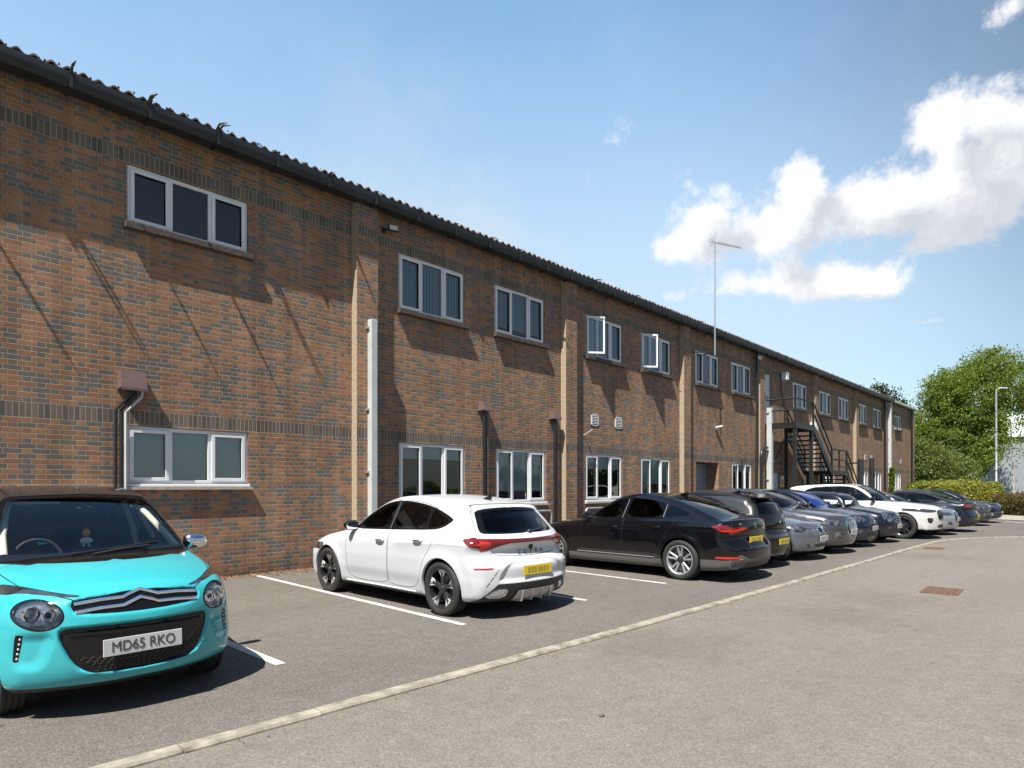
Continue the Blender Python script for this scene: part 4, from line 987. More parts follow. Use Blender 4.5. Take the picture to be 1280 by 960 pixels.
M['kerb'] = principled('kerb_stone', (.245, .22, .178), .9, noise=(7, .6), bump=(120, .5, .006))
k_ = kerb(); k_['kind'] = 'structure'
def marks():
    for (xa, ya, xb, yb) in ((.60, 5.55, .62, 11.3), (2.80, 5.50, 2.86, 11.3), (5.06, 5.50, 5.30, 11.45), (7.33, 5.42, 7.48, 11.3), (9.50, 5.40, 9.80, 11.3), (11.95, 5.3, 12.1, 11.3), (14.3, 5.3, 14.4, 11.3), (16.6, 5.3, 16.7, 11.3), (18.9, 5.3, 19.0, 11.3), (21.2, 5.2, 21.3, 11.3)):
        d = Vector((xb - xa, yb - ya)).normalized(); n = Vector((-d.y, d.x)) * .05
        sheet('bay_marking', [(xa - n.x, ya - n.y), (xa + n.x, ya + n.y), (xb + n.x, yb + n.y), (xb - n.x, yb - n.y)], .0085, M['line'])
marks()
sheet('bay_marking', [(34.6, 2.2), (34.7, 2.15), (37.5, 3.6), (37.42, 3.68)], .009, M['line'])
# ------------------------------------------------------------------ drain covers, debris, hoops
def grate(loc, rz, label, w=.66, d=.42):
    r = empty('drain_cover', loc, rz); tag(r, label, 'drain cover')
    q = MB(); q.box((-w / 2 - .03, -d / 2 - .03, 0), (w / 2 + .03, -d / 2, .014)); q.box((-w / 2 - .03, d / 2, 0), (w / 2 + .03, d / 2 + .03, .014)); q.box((-w / 2 - .03, -d / 2, 0), (-w / 2, d / 2, .014)); q.box((w / 2, -d / 2, 0), (w / 2 + .03, d / 2, .014)); q.build('frame', M['rust'], r)
    q = MB(); q.box((-w / 2, -d / 2, 0.002), (w / 2, d / 2, .004)); q.build('pit', M['black_matt'], r)
    q = MB()
    for i in range(11): x = -w / 2 + w * (i + .5) / 11; q.box((x - .016, -d / 2, .004), (x + .016, d / 2, .0125))
    for y in (-d / 6, d / 6): q.box((-w / 2, y - .012, .0045), (w / 2, y + .012, .012))
    q.build('bars', M['rust'], r)
M['rust'] = principled('rust', (.13, .070, .045), .85, noise=(20, .35))
grate((11.75, 1.92, .001), R(2), 'rusty slotted drain cover in the middle of the road'); grate((19.7, 3.4, .001), R(0), 'dark drain cover close against the kerb before its bend', .5, .35)
def debris():
    rnd = random.Random(9); q = MB()
    for i in range(1500):
        u = rnd.random()
        if u < .5: x, y = rnd.gauss(3.9, .9), YW - .05 - abs(rnd.gauss(0, .22))
        elif u < .75: x, y = rnd.gauss(6.2, .7), YW - .05 - abs(rnd.gauss(0, .25))
        else: x, y = rnd.uniform(-2, 20), YW - .03 - abs(rnd.gauss(0, .10))
        s_ = rnd.uniform(.008, .028); a = rnd.uniform(0, 6.28); c, s2 = math.cos(a) * s_, math.sin(a) * s_; z = .012 + rnd.random() * .012
        q.add([(x - c, y - s2, z), (x + s2 * .6, y - c * .6, z + rnd.random() * .02), (x + c, y + s2, z), (x - s2 * .6, y + c * .6, z + rnd.random() * .02)], [(0, 1, 2, 3)])
    o = q.build('dry_leaves', M['dry_leaf'], None); tag(o, 'brown dry leaf litter gathered along the foot of the brick wall', 'leaves', kind='stuff')
    q = MB()
    for i in range(240):
        t_ = rnd.randrange(0, len(kc) - 30); x, y = kc[t_]; y += -.08 - abs(rnd.gauss(0, .08)) if rnd.random() < .7 else rnd.gauss(.3, .5); s_ = rnd.uniform(.004, .013)
        q.add([(x - s_, y, .002), (x, y - s_, .003), (x + s_, y, .002), (x, y + s_, .002), (x, y, .004 + s_)], [(0, 1, 4), (1, 2, 4), (2, 3, 4), (3, 0, 4)])
    o = q.build('grit', M['grit'], None); tag(o, 'loose grit and crumbs of soil along the kerb', 'grit', kind='stuff')
M['dry_leaf'] = principled('dry_leaf', (.24, .12, .05), .9, noise=(5, .5)); M['grit'] = principled('grit', (.12, .09, .06), .95)
debris()
def rock(loc, s_, label):
    q = MB(); q.ball((0, 0, s_ * .4), s_, 8, (1.3, .8, .6)); rnd = random.Random(3); q.v = [(x + rnd.gauss(0, s_ * .12), y + rnd.gauss(0, s_ * .12), z) for x, y, z in q.v]
    o = q.build('stone', M['grit'], None, loc=loc); tag(o, label, 'stone')
rock((3.72, 2.62, 0), .022, 'small dark stone lying alone on the road')
def hoop(x, y, w, h, label):
    r = empty('hoop_barrier', (x, y, 0)); tag(r, label, 'barrier'); q = MB(); pts = [(-w / 2, 0, 0), (-w / 2, 0, h - .12)]
    for k in range(1, 6): a = k / 6 * math.pi / 2; pts.append((-w / 2 + .12 * (1 - math.cos(a)), 0, h - .12 + .12 * math.sin(a)))
    pts += [(-x_, 0, z_) for (x_, _, z_) in pts[::-1]]
    q.tube(pts, .028, 10); q.build('bent_tube', M['galv'], r, smooth=60)
    for s in (-1, 1): q = MB(); q.lathe([(.001, .008), (.07, .008), (.07, 0)], 16, 'z', (s * w / 2, 0, 0)); q.build('base_plate', M['galv'], r)
hoop(2.75, 10.4, .9, 1.33, 'galvanised hoop barrier by the wall behind the turquoise car'); hoop(12.35, 10.6, .9, 1.0, 'galvanised hoop barrier near the wall left of the black fastback'); hoop(15.2, 10.9, 1.0, 1.0, 'galvanised hoop barrier near the wall beyond the black fastback')
# ------------------------------------------------------------------ vegetation
def leaf_mat(name, c, var=.35):
    m = material(name); t = m.node_tree; L = t.links.new
    o = N(t, 'ShaderNodeOutputMaterial'); d = N(t, 'ShaderNodeBsdfDiffuse'); tl = N(t, 'ShaderNodeBsdfTranslucent'); gl = N(t, 'ShaderNodeBsdfGlossy', ins={'Roughness': .45}); gl.inputs['Color'].default_value = (.5, .5, .5, 1)
    g = N(t, 'ShaderNodeNewGeometry'); r = N(t, 'ShaderNodeMapRange', ins={'To Min': 1 - var, 'To Max': 1 + var}); L(g.outputs['Random Per Island'], r.inputs['Value'])
    s_ = N(t, 'ShaderNodeVectorMath', operation='SCALE', ins={0: c}); L(r.outputs[0], s_.inputs['Scale']); L(s_.outputs[0], d.inputs['Color'])
    s2 = N(t, 'ShaderNodeVectorMath', operation='MULTIPLY', ins={1: (1.3, 1.2, .5)}); L(s_.outputs[0], s2.inputs[0]); L(s2.outputs[0], tl.inputs['Color'])
    m1 = N(t, 'ShaderNodeMixShader', ins={0: .48}); L(d.outputs[0], m1.inputs[1]); L(tl.outputs[0], m1.inputs[2]); m2 = N(t, 'ShaderNodeMixShader', ins={0: .025}); L(m1.outputs[0], m2.inputs[1]); L(gl.outputs[0], m2.inputs[2]); L(m2.outputs[0], o.inputs[0]); return m
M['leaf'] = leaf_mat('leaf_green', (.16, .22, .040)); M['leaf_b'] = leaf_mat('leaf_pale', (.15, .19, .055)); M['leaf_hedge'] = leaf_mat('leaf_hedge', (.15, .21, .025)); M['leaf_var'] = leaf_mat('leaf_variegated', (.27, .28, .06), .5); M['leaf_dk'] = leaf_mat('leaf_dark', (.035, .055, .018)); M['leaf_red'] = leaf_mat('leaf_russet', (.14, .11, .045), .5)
M['bark'] = principled('bark', (.13, .10, .075), .95, noise=(9, .3), bump=(20, .6, .03)); M['bark_pale'] = principled('bark_pale', (.40, .36, .30), .9, noise=(6, .35))
def leaf_mesh(name, P, size, mat, parent, seed=0, droop=0., aspect=1.5):
    rs = np.random.RandomState(seed); n = len(P); s_ = size * (.6 + .8 * rs.rand(n))
    a = rs.randn(n, 3); a[:, 2] -= droop; a /= np.linalg.norm(a, axis=1, keepdims=True); b = rs.randn(n, 3); b -= a * (a * b).sum(1, keepdims=True); b /= np.linalg.norm(b, axis=1, keepdims=True)
    a = a * (s_ * aspect)[:, None]; b = b * (s_ * .5)[:, None]
    V = np.stack([P - a * .5, P + b - a * .05, P + a * .5, P - b - a * .05], 1).reshape(-1, 3)
    me = bpy.data.meshes.new(name); me.vertices.add(len(V)); me.vertices.foreach_set('co', V.astype(np.float32).ravel()); me.loops.add(len(V)); me.loops.foreach_set('vertex_index', np.arange(len(V), dtype=np.int32)); me.polygons.add(n); me.polygons.foreach_set('loop_start', np.arange(0, len(V), 4, dtype=np.int32)); me.update(calc_edges=True); me.materials.append(mat)
    o = bpy.data.objects.new(name, me); COL.objects.link(o); o.parent = parent; return o
def crown_points(blobs, n, seed, clump=.35, hollow=.55):
    rs = np.random.RandomState(seed); w = np.array([b[3] * b[4] * b[5] for b in blobs]) ** .8; w /= w.sum(); out = []
    nc = max(1, n // 60)
    for b, k in zip(blobs, rs.multinomial(nc, w)):
        d = rs.randn(k, 3); d /= np.linalg.norm(d, axis=1, keepdims=True); r = hollow + (1 - hollow) * rs.rand(k, 1) ** .6; c = np.array(b[:3]) + d * r * np.array(b[3:6])
        for cc in c: out.append(cc + rs.randn(60, 3) * clump * (.5 + rs.rand()) * np.array([1, 1, .8]))
    return np.concatenate(out)
def tree(loc, blobs, n, leaf, mat, label, seed, limbs, trunk_r=.25, bark='bark', clump=.4, droop=.3, hollow=.5, group=None, name='tree'):
    r = empty(name, loc); tag(r, label, 'tree', group)
    q = MB()
    for pts, r0, r1 in limbs: q.tube(pts, list(np.linspace(r0, r1, len(pts))), 8)
    q.build('trunk', M[bark], r, smooth=60)
    P = crown_points(blobs, n, seed, clump, hollow); leaf_mesh('crown', P, leaf, M[mat], r, seed, droop); return r
rs = random.Random(12)
def limbset(h, n, sp, seed, lean=0):
    g = random.Random(seed); L_ = [([(0, 0, -.2), (.1, .05, h * .25), (lean * .4, .1, h * .5), (lean, 0, h * .85)], h * .022, h * .006)]
    for i in range(n):
        z = h * (.25 + .5 * i / n); a = i * 2.4 + g.random(); l = sp * g.uniform(.6, 1); L_.append(([(lean * .3, 0, z), (math.cos(a) * l * .5, math.sin(a) * l * .5, z + l * .5), (math.cos(a) * l, math.sin(a) * l, z + l * .75)], h * .006, h * .002))
    return L_
# big tree past the end of the building (right of picture)
tree((72.5, 9.8, 0), [(0, 0, 9.5, 3.2, 3.2, 3.4), (1.2, -1.6, 12.3, 2.6, 2.4, 2.0), (.6, -3.3, 10.6, 2.0, 2.0, 2.3), (-1, 1.8, 10.4, 2.0, 2.0, 2.0), (-1, 2.4, 7.2, 2.6, 2.4, 2.4), (0, 1.0, 5.2, 3.4, 3.6, 3.2), (1, -1.2, 6.6, 2.2, 1.8, 2.4), (.6, -4.6, 8.2, .9, .9, 2.2), (-1, 3.4, 4.2, 2.2, 2.2, 2.4)],
     90000, .12, 'leaf', 'tall leafy birch-like tree with drooping fringes behind the clipped hedge', 3, limbset(13, 14, 4.2, 1), clump=.33, droop=.9, hollow=.45)
tree((66.0, 12.2, 0), [(0, 0, 3.2, 2.2, 2.2, 2.2), (1.0, -2.2, 2.4, 1.8, 1.7, 1.8), (-.5, 1.4, 4.6, 1.6, 1.6, 1.6)], 40000, .10, 'leaf_b', 'lower pale green bushy tree at the end of the building', 4, limbset(6, 8, 2.4, 2), clump=.35, hollow=.4)
tree((88.0, 21.0, 0), [(0, 0, 12.0, 2.8, 2.8, 2.2), (1, 2, 10, 2.6, 2.6, 2.6), (0, -2, 9.4, 2.4, 2.4, 2.6)], 9000, .20, 'leaf_dk', 'sparse darker tree top showing over the far end of the roof', 5, limbset(12, 9, 3, 3), clump=.5, hollow=.2)
tree((92.0, 1.0, 0), [(0, 0, 2.0, 2.0, 3.0, 1.4)], 5000, .22, 'leaf_dk', 'dark low tree in front of the distant grey shed', 8, limbset(5, 5, 2, 3), clump=.5, hollow=.2)
def hedge(name, label, x0, y0, x1, y1, w, h, n, mat, seed, leaf=.05, rough=.08):
    L_ = math.hypot(x1 - x0, y1 - y0); r = empty(name, ((x0 + x1) / 2, (y0 + y1) / 2, 0), math.atan2(y1 - y0, x1 - x0)); tag(r, label, 'hedge')
    rs_ = np.random.RandomState(seed); P = []
    th = rs_.rand(n * 3) * math.pi; u = (rs_.rand(n * 3) - .5) * L_; e = 2 / 5.0
    cy = np.sign(np.cos(th)) * np.abs(np.cos(th)) ** e * w / 2; cz = np.abs(np.sin(th)) ** e * h
    f = 1 + .05 * np.sin(u * 2.1 + seed) + .04 * np.sin(u * 5.3) * np.cos(cy * 4); endf = np.clip((L_ / 2 - np.abs(u)) / .5, .0, 1) ** .4
    k = (1 - .10 * rs_.rand(n * 3) ** 1.5); P = np.stack([u, cy * f * k * (.5 + .5 * endf), cz * f * k * (.55 + .45 * endf)], 1) + rs_.randn(n * 3, 3) * rough * .4
    P = P[P[:, 2] > 0][:n]
    caps = rs_.rand(n // 4, 2); 
    for s in (-1, 1): C = np.stack([np.full(n // 8, s * L_ / 2) + rs_.randn(n // 8) * .06, (rs_.rand(n // 8) - .5) * w * .6, rs_.rand(n // 8) * h * .7], 1); P = np.concatenate([P, C])
    leaf_mesh('foliage', P, leaf, M[mat], r, seed, .1, 1.4)
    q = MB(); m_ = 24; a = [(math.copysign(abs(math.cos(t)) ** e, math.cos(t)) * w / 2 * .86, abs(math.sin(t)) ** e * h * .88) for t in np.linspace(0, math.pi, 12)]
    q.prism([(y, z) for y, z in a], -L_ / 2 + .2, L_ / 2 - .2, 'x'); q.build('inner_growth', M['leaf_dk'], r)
    return r
hedge('clipped_hedge', 'bright green clipped hedge at the end of the brick building', 50.5, 9.6, 61.0, 8.4, 1.8, 1.95, 16000, 'leaf_hedge', 1, .08)
hedge('variegated_hedge', 'yellow green variegated hedge with dark flank behind the last parked cars', 45.8, 8.6, 50.2, 5.6, 2.4, 1.85, 16000, 'leaf_var', 2, .085, .16)
hedge('low_shrubs', 'straggling reddish green low shrubs beside the pavement at the right edge', 46.5, 4.6, 42.6, .0, 2.2, 1.15, 14000, 'leaf_red', 3, .06, .3)
def climber():
    r = empty('climbing_plant', (50.35, YW - .35, 0)); tag(r, 'narrow green creeper growing up the pale downpipe', 'plant'); rs_ = np.random.RandomState(5); n = 1800; z = rs_.rand(n) ** .8 * 2.9
    P = np.stack([rs_.randn(n) * .14 * (1.3 - z / 3.2), -.05 + rs_.randn(n) * .06, z], 1); leaf_mesh('foliage', P, .09, M['leaf_hedge'], r, 5); q = MB(); q.tube([(0, 0, 0), (.05, .05, 1.2), (-.03, .05, 2.7)], [.03, .02, .008], 6); q.build('stem', M['bark'], r)
climber()
# ------------------------------------------------------------------ things at the far right
def cabinet():
    r = empty('low_wall', (53.5, 10.2, 0)); tag(r, 'low pale rendered wall below the creeper at the end of the building', 'wall'); q = MB(); q.box((-1.6, -.15, 0), (1.6, .15, 1.62)); q.build('wall_body', M['upvc'], r); q = MB(); q.box((-1.65, -.2, 1.621), (1.65, .2, 1.70)); q.build('coping', M['pipe_grey'], r)
cabinet()
def lamp_post():
    r = empty('street_lamp', (57.2, 6.05, 0)); tag(r, 'tall galvanised street lamp column rising in front of the big tree', 'street lamp')
    q = MB(); q.tube([(0, 0, 0), (0, 0, 1.5), (0, 0, 1.55), (0, 0, 8.6)], [.11, .11, .075, .05], 12); q.build('column', M['galv'], r, smooth=50)
    q = MB(); q.tube([(0, 0, 8.55), (.4, -.25, 8.68)], .03, 8); q.build('arm', M['galv'], r); q = MB(); q.box((-.1, -.14, -.05), (.5, .14, .05)); o = q.build('lantern', M['pipe_grey'], r, bevel=.03, loc=(.35, -.22, 8.68)); o.rotation_euler = (0, 0, R(-32))
lamp_post()
def stake():
    r = empty('sapling', (52.0, 4.6, 0)); tag(r, 'thin leaning sapling with bare pale stem tied beside the street lamp', 'sapling'); q = MB(); q.tube([(0, 0, 0), (.05, .02, 2), (-.1, .1, 5.0)], [.06, .05, .02], 8); q.build('trunk', M['bark_pale'], r); rs_ = np.random.RandomState(6); P = np.array([-.1, .1, 4.8]) + rs_.randn(700, 3) * np.array([.5, .5, .9]); leaf_mesh('crown', P, .09, M['leaf'], r, 6)
stake()
def shed(x, y, rz, L_, D, h, hr, label, wallm, roofm):
    r = empty('industrial_shed', (x, y, 0), rz); tag(r, label, 'building')
    q = MB(); q.add([(0, 0, 0), (L_, 0, 0), (L_, D, 0), (0, D, 0), (0, 0, h), (L_, 0, h), (L_, D, h), (0, D, h), (0, D / 2, hr), (L_, D / 2, hr)], [(0, 1, 5, 4), (2, 3, 7, 6), (3, 0, 4, 8, 7), (1, 2, 6, 9, 5)]); q.build('wall', wallm, r)
    q = MB(); q.add([(-.3, -.3, h - .1), (L_ + .3, -.3, h - .1), (L_ + .3, D / 2, hr + .08), (-.3, D / 2, hr + .08), (-.3, D + .3, h - .1), (L_ + .3, D + .3, h - .1)], [(0, 1, 2, 3), (3, 2, 5, 4)]); q.build('roof', roofm, r)
    q = MB(); 
    q.box((1, -.08, 0), (L_ - 1, -.01, 1.2)); q.build('plinth', M['shutter'], r)
    for i in range(4): a = MB(); xx = 2 + i * (L_ - 6) / 3; a.box((xx, -.06, 0), (xx + 3.4, -.005, 3.6)); a.build('loading_door', M['door_grey'], r)
M['clad_grey'] = principled('clad_grey', (.30, .33, .36), .5, noise=(.5, .1)); M['clad_white'] = principled('clad_white', (.62, .65, .66), .5)
shed(100, -14, R(78), 34, 24, 6.6, 9.8, 'large pale grey industrial shed with low gabled roof in the distance', M['clad_grey'], M['clad_white'])
def horizon_trees():
    rs_ = np.random.RandomState(20); P = []
    q = MB()
    for i in range(70):
        a = R(-38 + i * 1.9); d = 190 + 25 * rs_.rand(); h = 6 + 5 * rs_.rand(); c = np.array([math.cos(a) * d, math.sin(a) * d, h * .5]); P.append(c + rs_.randn(500, 3) * np.array([3.2, 3.2, h * .24]))
    P = np.concatenate(P); P[:, 2] = np.abs(P[:, 2]); o = leaf_mesh('far_trees', P, .9, M['leaf_dk'], None, 20); tag(o, 'dark line of far trees along the horizon', 'trees', kind='stuff')
horizon_trees()
# planting across the road, behind the photographer: it is what the window panes and car doors mirror
for i, (x, y, h, sd) in enumerate(((7, -34, 8, 42), (30, -34, 9, 44), (-9, -30, 9, 45))):
    tree((x, y, 0), [(0, 0, h * .62, h * .34, h * .34, h * .32), (h * .2, h * .1, h * .45, h * .28, h * .28, h * .25), (-h * .2, 0, h * .5, h * .25, h * .25, h * .25)], 7000, .30, 'leaf', ('round roadside tree across the road, mirrored in the lower windows', 'broad roadside tree across the road opposite the fire escape', 'roadside tree across the road behind the turquoise car')[i], sd, limbset(h, 6, 2.5, sd), clump=.6, group='trees across the road', hollow=.4)
hedge('boundary_hedge', 'long dark hedge across the road, mirrored in the car doors', -14, -15, 45, -15, 2, 1.5, 16000, 'leaf', 9, .2)
def build_car(c, root):
    sh = CarShape(c); cu = Cutter(sh, c.get('h', .025)); L = c['L']; body = c['paint']; near = c.get('near', 1)
    S_, F_, Rr, T_ = cu.g_side, cu.g_front, cu.g_rear, cu.g_top
    rmax = c.get('rear_x', -L + 1.3)
    for i, ax in enumerate((c['xf'], c['xr'])):
        cu.cut('hole', lambda P, ax=ax: np.maximum(np.hypot(P[:, 0] - ax, P[:, 2] - c['rt']) - c['ra'], (.45 - P[:, 1])))
    cu.delete('hole')
    tl = lut(c.get('trim', [(-L - .1, .215), (0.1, .215)]), .1)
    cu.cut('lower_trim', lambda P: P[:, 2] - tl(P[:, 0]))
    # glass
    if 'ws' in c:
        cu.cut('ws_trim', F_(c['ws'], c.get('ws_x', c['xf'] - 1.75)), ['body']); cu.cut('ws', F_(c.get('ws_in', c['ws']), c.get('ws_x', c['xf'] - 1.75), rim=c.get('ws_rim', .022)), ['ws_trim'])
    if 'rw' in c:
        cu.cut('rw_trim', Rr(c['rw'], rmax), ['body']); cu.cut('rw', Rr(c.get('rw_in', c['rw']), rmax, rim=c.get('rw_rim', .03)), ['rw_trim'])
    cu.cut('dlo', S_(c['dlo'], .3, 1), ['body'])
    nwin = 0
    for k, wpoly in enumerate(c['win']):
        cu.cut('win%d' % k, S_(wpoly, .3, 1), ['dlo']); nwin += 1
    if 'roof' in c:
        cu.cut('roof', c['roof'](cu), ['body'])
    for (label, g, into) in c.get('pre', lambda cu: [])(cu): cu.cut(label, g, into)
    # doors
    nd = 0
    for k, dp in enumerate(c['doors']):
        cu.cut('seam', S_(dp, .5, 2), ['body', 'roof_never']); cu.cut('door%d' % k, S_(dp, .5, 2, rim=.007), ['seam']); nd += 1
    for (label, g, into) in c.get('cuts', lambda cu: [])(cu): cu.cut(label, g, into)
    if 'bonnet' in c:
        cu.cut('seam', T_(c['bonnet'], .6, 2), ['body']); cu.cut('bonnet', T_(c['bonnet'], .6, 2, rim=.006), ['seam'])
    if 'tailgate' in c:
        cu.cut('seam', Rr(c['tailgate'], rmax, 2), ['body']); cu.cut('tailgate', Rr(c['tailgate'], rmax, 2, rim=.006), ['seam'])
    cu.finish()
    low = c.get('low_mat', M['black_plastic'])
    roofm = c.get('roof_mat', body)
    slots = {'body': 0, 'seam': 1, 'lower_trim': 2, 'dlo': 3}
    slots.update({l: 0 for l in ('bonnet_', )})
    ob = cu.part(slots, 'body', [body, M['seam'], low, c.get('dlo_mat', M['black_gloss'])], root)
    cu.part({'roof': 0}, 'roof', roofm, root)
    cu.part({'bonnet': 0}, 'bonnet', body, root); cu.part({'tailgate': 0}, c.get('tailgate_name', 'tailgate'), body, root)
    for side in (1, -1):
        for k in range(nd):
            d = cu.part({'door%d' % k: 0}, 'door', body, root, side)
            hx, hz = c['handles'][k]; hy = sh.surf_y(np.array([hx]), np.array([hz]))[0]
            if d is not None and near:
                mbh = MB(); n = 9
                for j in range(n):
                    pass
                mbh.tube([(hx + .085, side * (hy + .004), hz - .002), (hx + .07, side * (hy + .022), hz), (hx + .02, side * (hy + .030), hz + .002), (hx - .04, side * (hy + .030), hz + .002), (hx - .085, side * (hy + .022), hz), (hx - .10, side * (hy + .002), hz)], [.011, .014, .015, .015, .014, .010], 10)
                mbh.build('door_handle', c.get('handle_mat', body), d, smooth=60)
        for k in range(nwin):
            cu.part({'win%d' % k: 0}, 'side_window', c.get('win_mat', [M['glass_tint']] * 9)[k], root, side, off=-.004)
    if 'ws' in c:
        cu.part({'ws': 0, 'ws_trim': 1}, 'windscreen', [c.get('ws_mat', M['glass_clear']), M['black_gloss']], root, off=-.003)
    if 'rw' in c:
        cu.part({'rw': 0, 'rw_trim': 1}, 'rear_window', [c.get('rw_mat', M['glass_dark']), M['black_gloss']], root, off=-.003)
    for (label, name, mat, sided, off) in c.get('parts', []):
        if sided: cu.part({label: 0}, name, mat, root, 1, off); cu.part({label: 0}, name, mat, root, -1, off)
        else: cu.part({label: 0}, name, mat, root, 0, off)
    # wheel arches and wheels
    for ax in (c['xf'], c['xr']):
        w = arch_well(sh, root, ax, c['ra'], c['rt']); nv, nf = len(w.v) // 2, len(w.f) // 2
        for k in (0, 1):
            ml = MB(); ml.v = w.v[k * nv:(k + 1) * nv]; ml.f = [tuple(i - k * nv for i in f) for f in w.f[k * nf:(k + 1) * nf]]; ml.mi = w.mi[k * nf:(k + 1) * nf]
            ml.build('wheel_arch_liner', [c.get('lip', body), M['black_matt']], root, smooth=35)
    for ax in (c['xf'], c['xr']):
        yw = c.get('track', c['W'] / 2 - .12)
        for left in (True, False):
            if c.get('far') and not left and ax == c['xr']: pass
            make_wheel(root, ax, yw if left else -yw, c['rt'], c.get('tw', .215), c['rim'], c['wstyle'], c.get('nsp', 5), left=left, detail=near)
    # cabin
    cb = MB(); hw = c['W'] / 2
    xa, xb = c['cab']; zf = .42
    cb.box((xb, -hw + .17, .28), (xa, hw - .17, .40))
    cb.box((xb - .02, -hw + .2, .35), (xb + .12, hw - .2, c.get('shelf', .9)))
    cb.box((xa - .05, -hw + .16, .35), (xa, hw - .16, .8))
    cb.build('cabin_floor', M['interior'], root)
    se = MB()
    for y in (-.36, .36): make_seat(se, c['seat'], y)
    for y in (-.36, .36): make_seat(se, c['seat'] - .85, y, .32)
    se.build('seats', c.get('seat_mat', M['interior']), root, smooth=80)
    ds = MB(); ds.tube([(c['dash'], y, c['dashz'] - .10) for y in (-hw + .17, -.3, 0, .3, hw - .17)], [.12, .125, .12, .125, .12], 14); ds.build('dashboard', M['interior'], root, smooth=60)
    sw = MB(); cx, cy, cz = c['dash'] - .2, -.36, c['dashz'] - .03; n = 28
    pts = [(cx - .10 * math.sin(a) * .5 - .0, cy + .175 * math.cos(a), cz + .165 * math.sin(a)) for a in np.linspace(0, 2 * math.pi, n)]
    sw.tube(pts, .014, 8, False); sw.ball((cx + .02, cy, cz - .01), .06, 10); sw.bar((cx, cy - .17, cz), (cx, cy + .17, cz), .03, .02, (1, 0, 0)); sw.bar((cx, cy, cz), (cx + .06, cy, cz - .16), .03, .02, (1, 0, 0))
    sw.build('steering_wheel', M['interior_grey'], root, smooth=50)
    # mirrors
    mx, mz = c['mirror']
    for s in (1, -1):
        my = sh.surf_y(np.array([mx]), np.array([mz - .05]))[0]
        mirror_pod(root, mx, s * my, mz, s, c.get('mirror_mat', body), c.get('mirror_scale', 1.))
    c['sh'] = sh
    if 'extra' in c: c['extra'](root, sh, cu)
    return root
def place(root, c, nose, yaw):
    """children are modelled from the nose back; put the empty under the middle of the car"""
    L = c['L']
    for ch in root.children: ch.location.x += L / 2
    a = R(yaw); root.rotation_euler = (0, 0, a)
    root.location = (nose[0] - math.cos(a) * L / 2, nose[1] - math.sin(a) * L / 2, c.get('ground', 0.0))
def bumpf(pts, depth, ax='rear', xlim=None, soft=.03):
    """recess (positive depth) over a polygon in (y,z)"""
    P = chaikin(pts, 2); y0, y1, z0, z1 = P[:, 0].min() - .1, P[:, 0].max() + .1, P[:, 1].min() - .1, P[:, 1].max() + .1
    def f(x, y, z):
        ya = np.abs(y); m = (ya > y0) & (ya < y1) & (z > z0) & (z < z1) & ((x < xlim) if ax == 'rear' else (x > xlim))
        out = np.zeros_like(x)
        if m.any():
            d = polysd(ya[m], z[m], P); out[m] = depth * sstep(-d, -soft * .3, soft)
        return out
    return f
def on_rear(sh, y, z, d=.004): return float(sh.surf_x([y], [z], False)[0]) - d
def on_front(sh, y, z, d=.004): return float(sh.surf_x([y], [z], True)[0]) + d
def strip(sh, pts, front, w, off=.003, h=None):
    """flat strip following the surface through (y,z) points"""
    pass
# ------------------------------------------------------------------ turquoise city car
P_TURQ = paint('paint_turquoise', (.035, .37, .41), rough=.35)
P_ROOFB = paint('paint_black_roof', (.018, .016, .015))
M['drl'] = M['lamp_dk']
def ell(cy, cz, a, b, rot=0, n=28):
    ca, sa = math.cos(rot), math.sin(rot)
    return [(cy + a * math.cos(t) * ca - b * math.sin(t) * sa, cz + a * math.cos(t) * sa + b * math.sin(t) * ca) for t in np.linspace(0, 2 * math.pi, n, endpoint=False)]
HLE = dict(cy=.590, cz=.685, a=.122, b=.088, rot=.12)
def cit_roof(cu):
    b = cu.sh.belt
    return lambda P: np.maximum(b(P[:, 0]) + .035 - P[:, 2], P[:, 0] + .80)
def cit_cuts(cu):
    F_ = cu.g_front; E = HLE
    out = [('hl_rim', F_(ell(E['cy'], E['cz'], E['a'] + .009, E['b'] + .009, E['rot']), -.7, 0), ['body']), ('hl', F_(ell(**E), -.7, 0), ['hl_rim'])]
    out += [('drl', F_([(.335, .786), (.40, .780), (.52, .796), (.66, .815), (.735, .797), (.770, .815), (.772, .848), (.70, .858), (.60, .842), (.48, .812)], -.62, 1), ['body'])]
    out += [('gr', F_([(-.2, .79), (.10, .788), (.30, .775), (.395, .762), (.425, .735), (.405, .69), (.28, .672), (-.2, .662)], -.5, 1), ['body'])]
    out += [('mouth', F_([(-.3, .585), (.44, .595), (.485, .575), (.48, .51), (.42, .38), (.35, .315), (.28, .295), (-.3, .285)], -.5, 1), ['body'])]
    out += [('slot', F_([(.665, .565), (.70, .57), (.705, .545), (.715, .40), (.69, .40), (.67, .50)], -.7, 0), ['body'])]
    return out
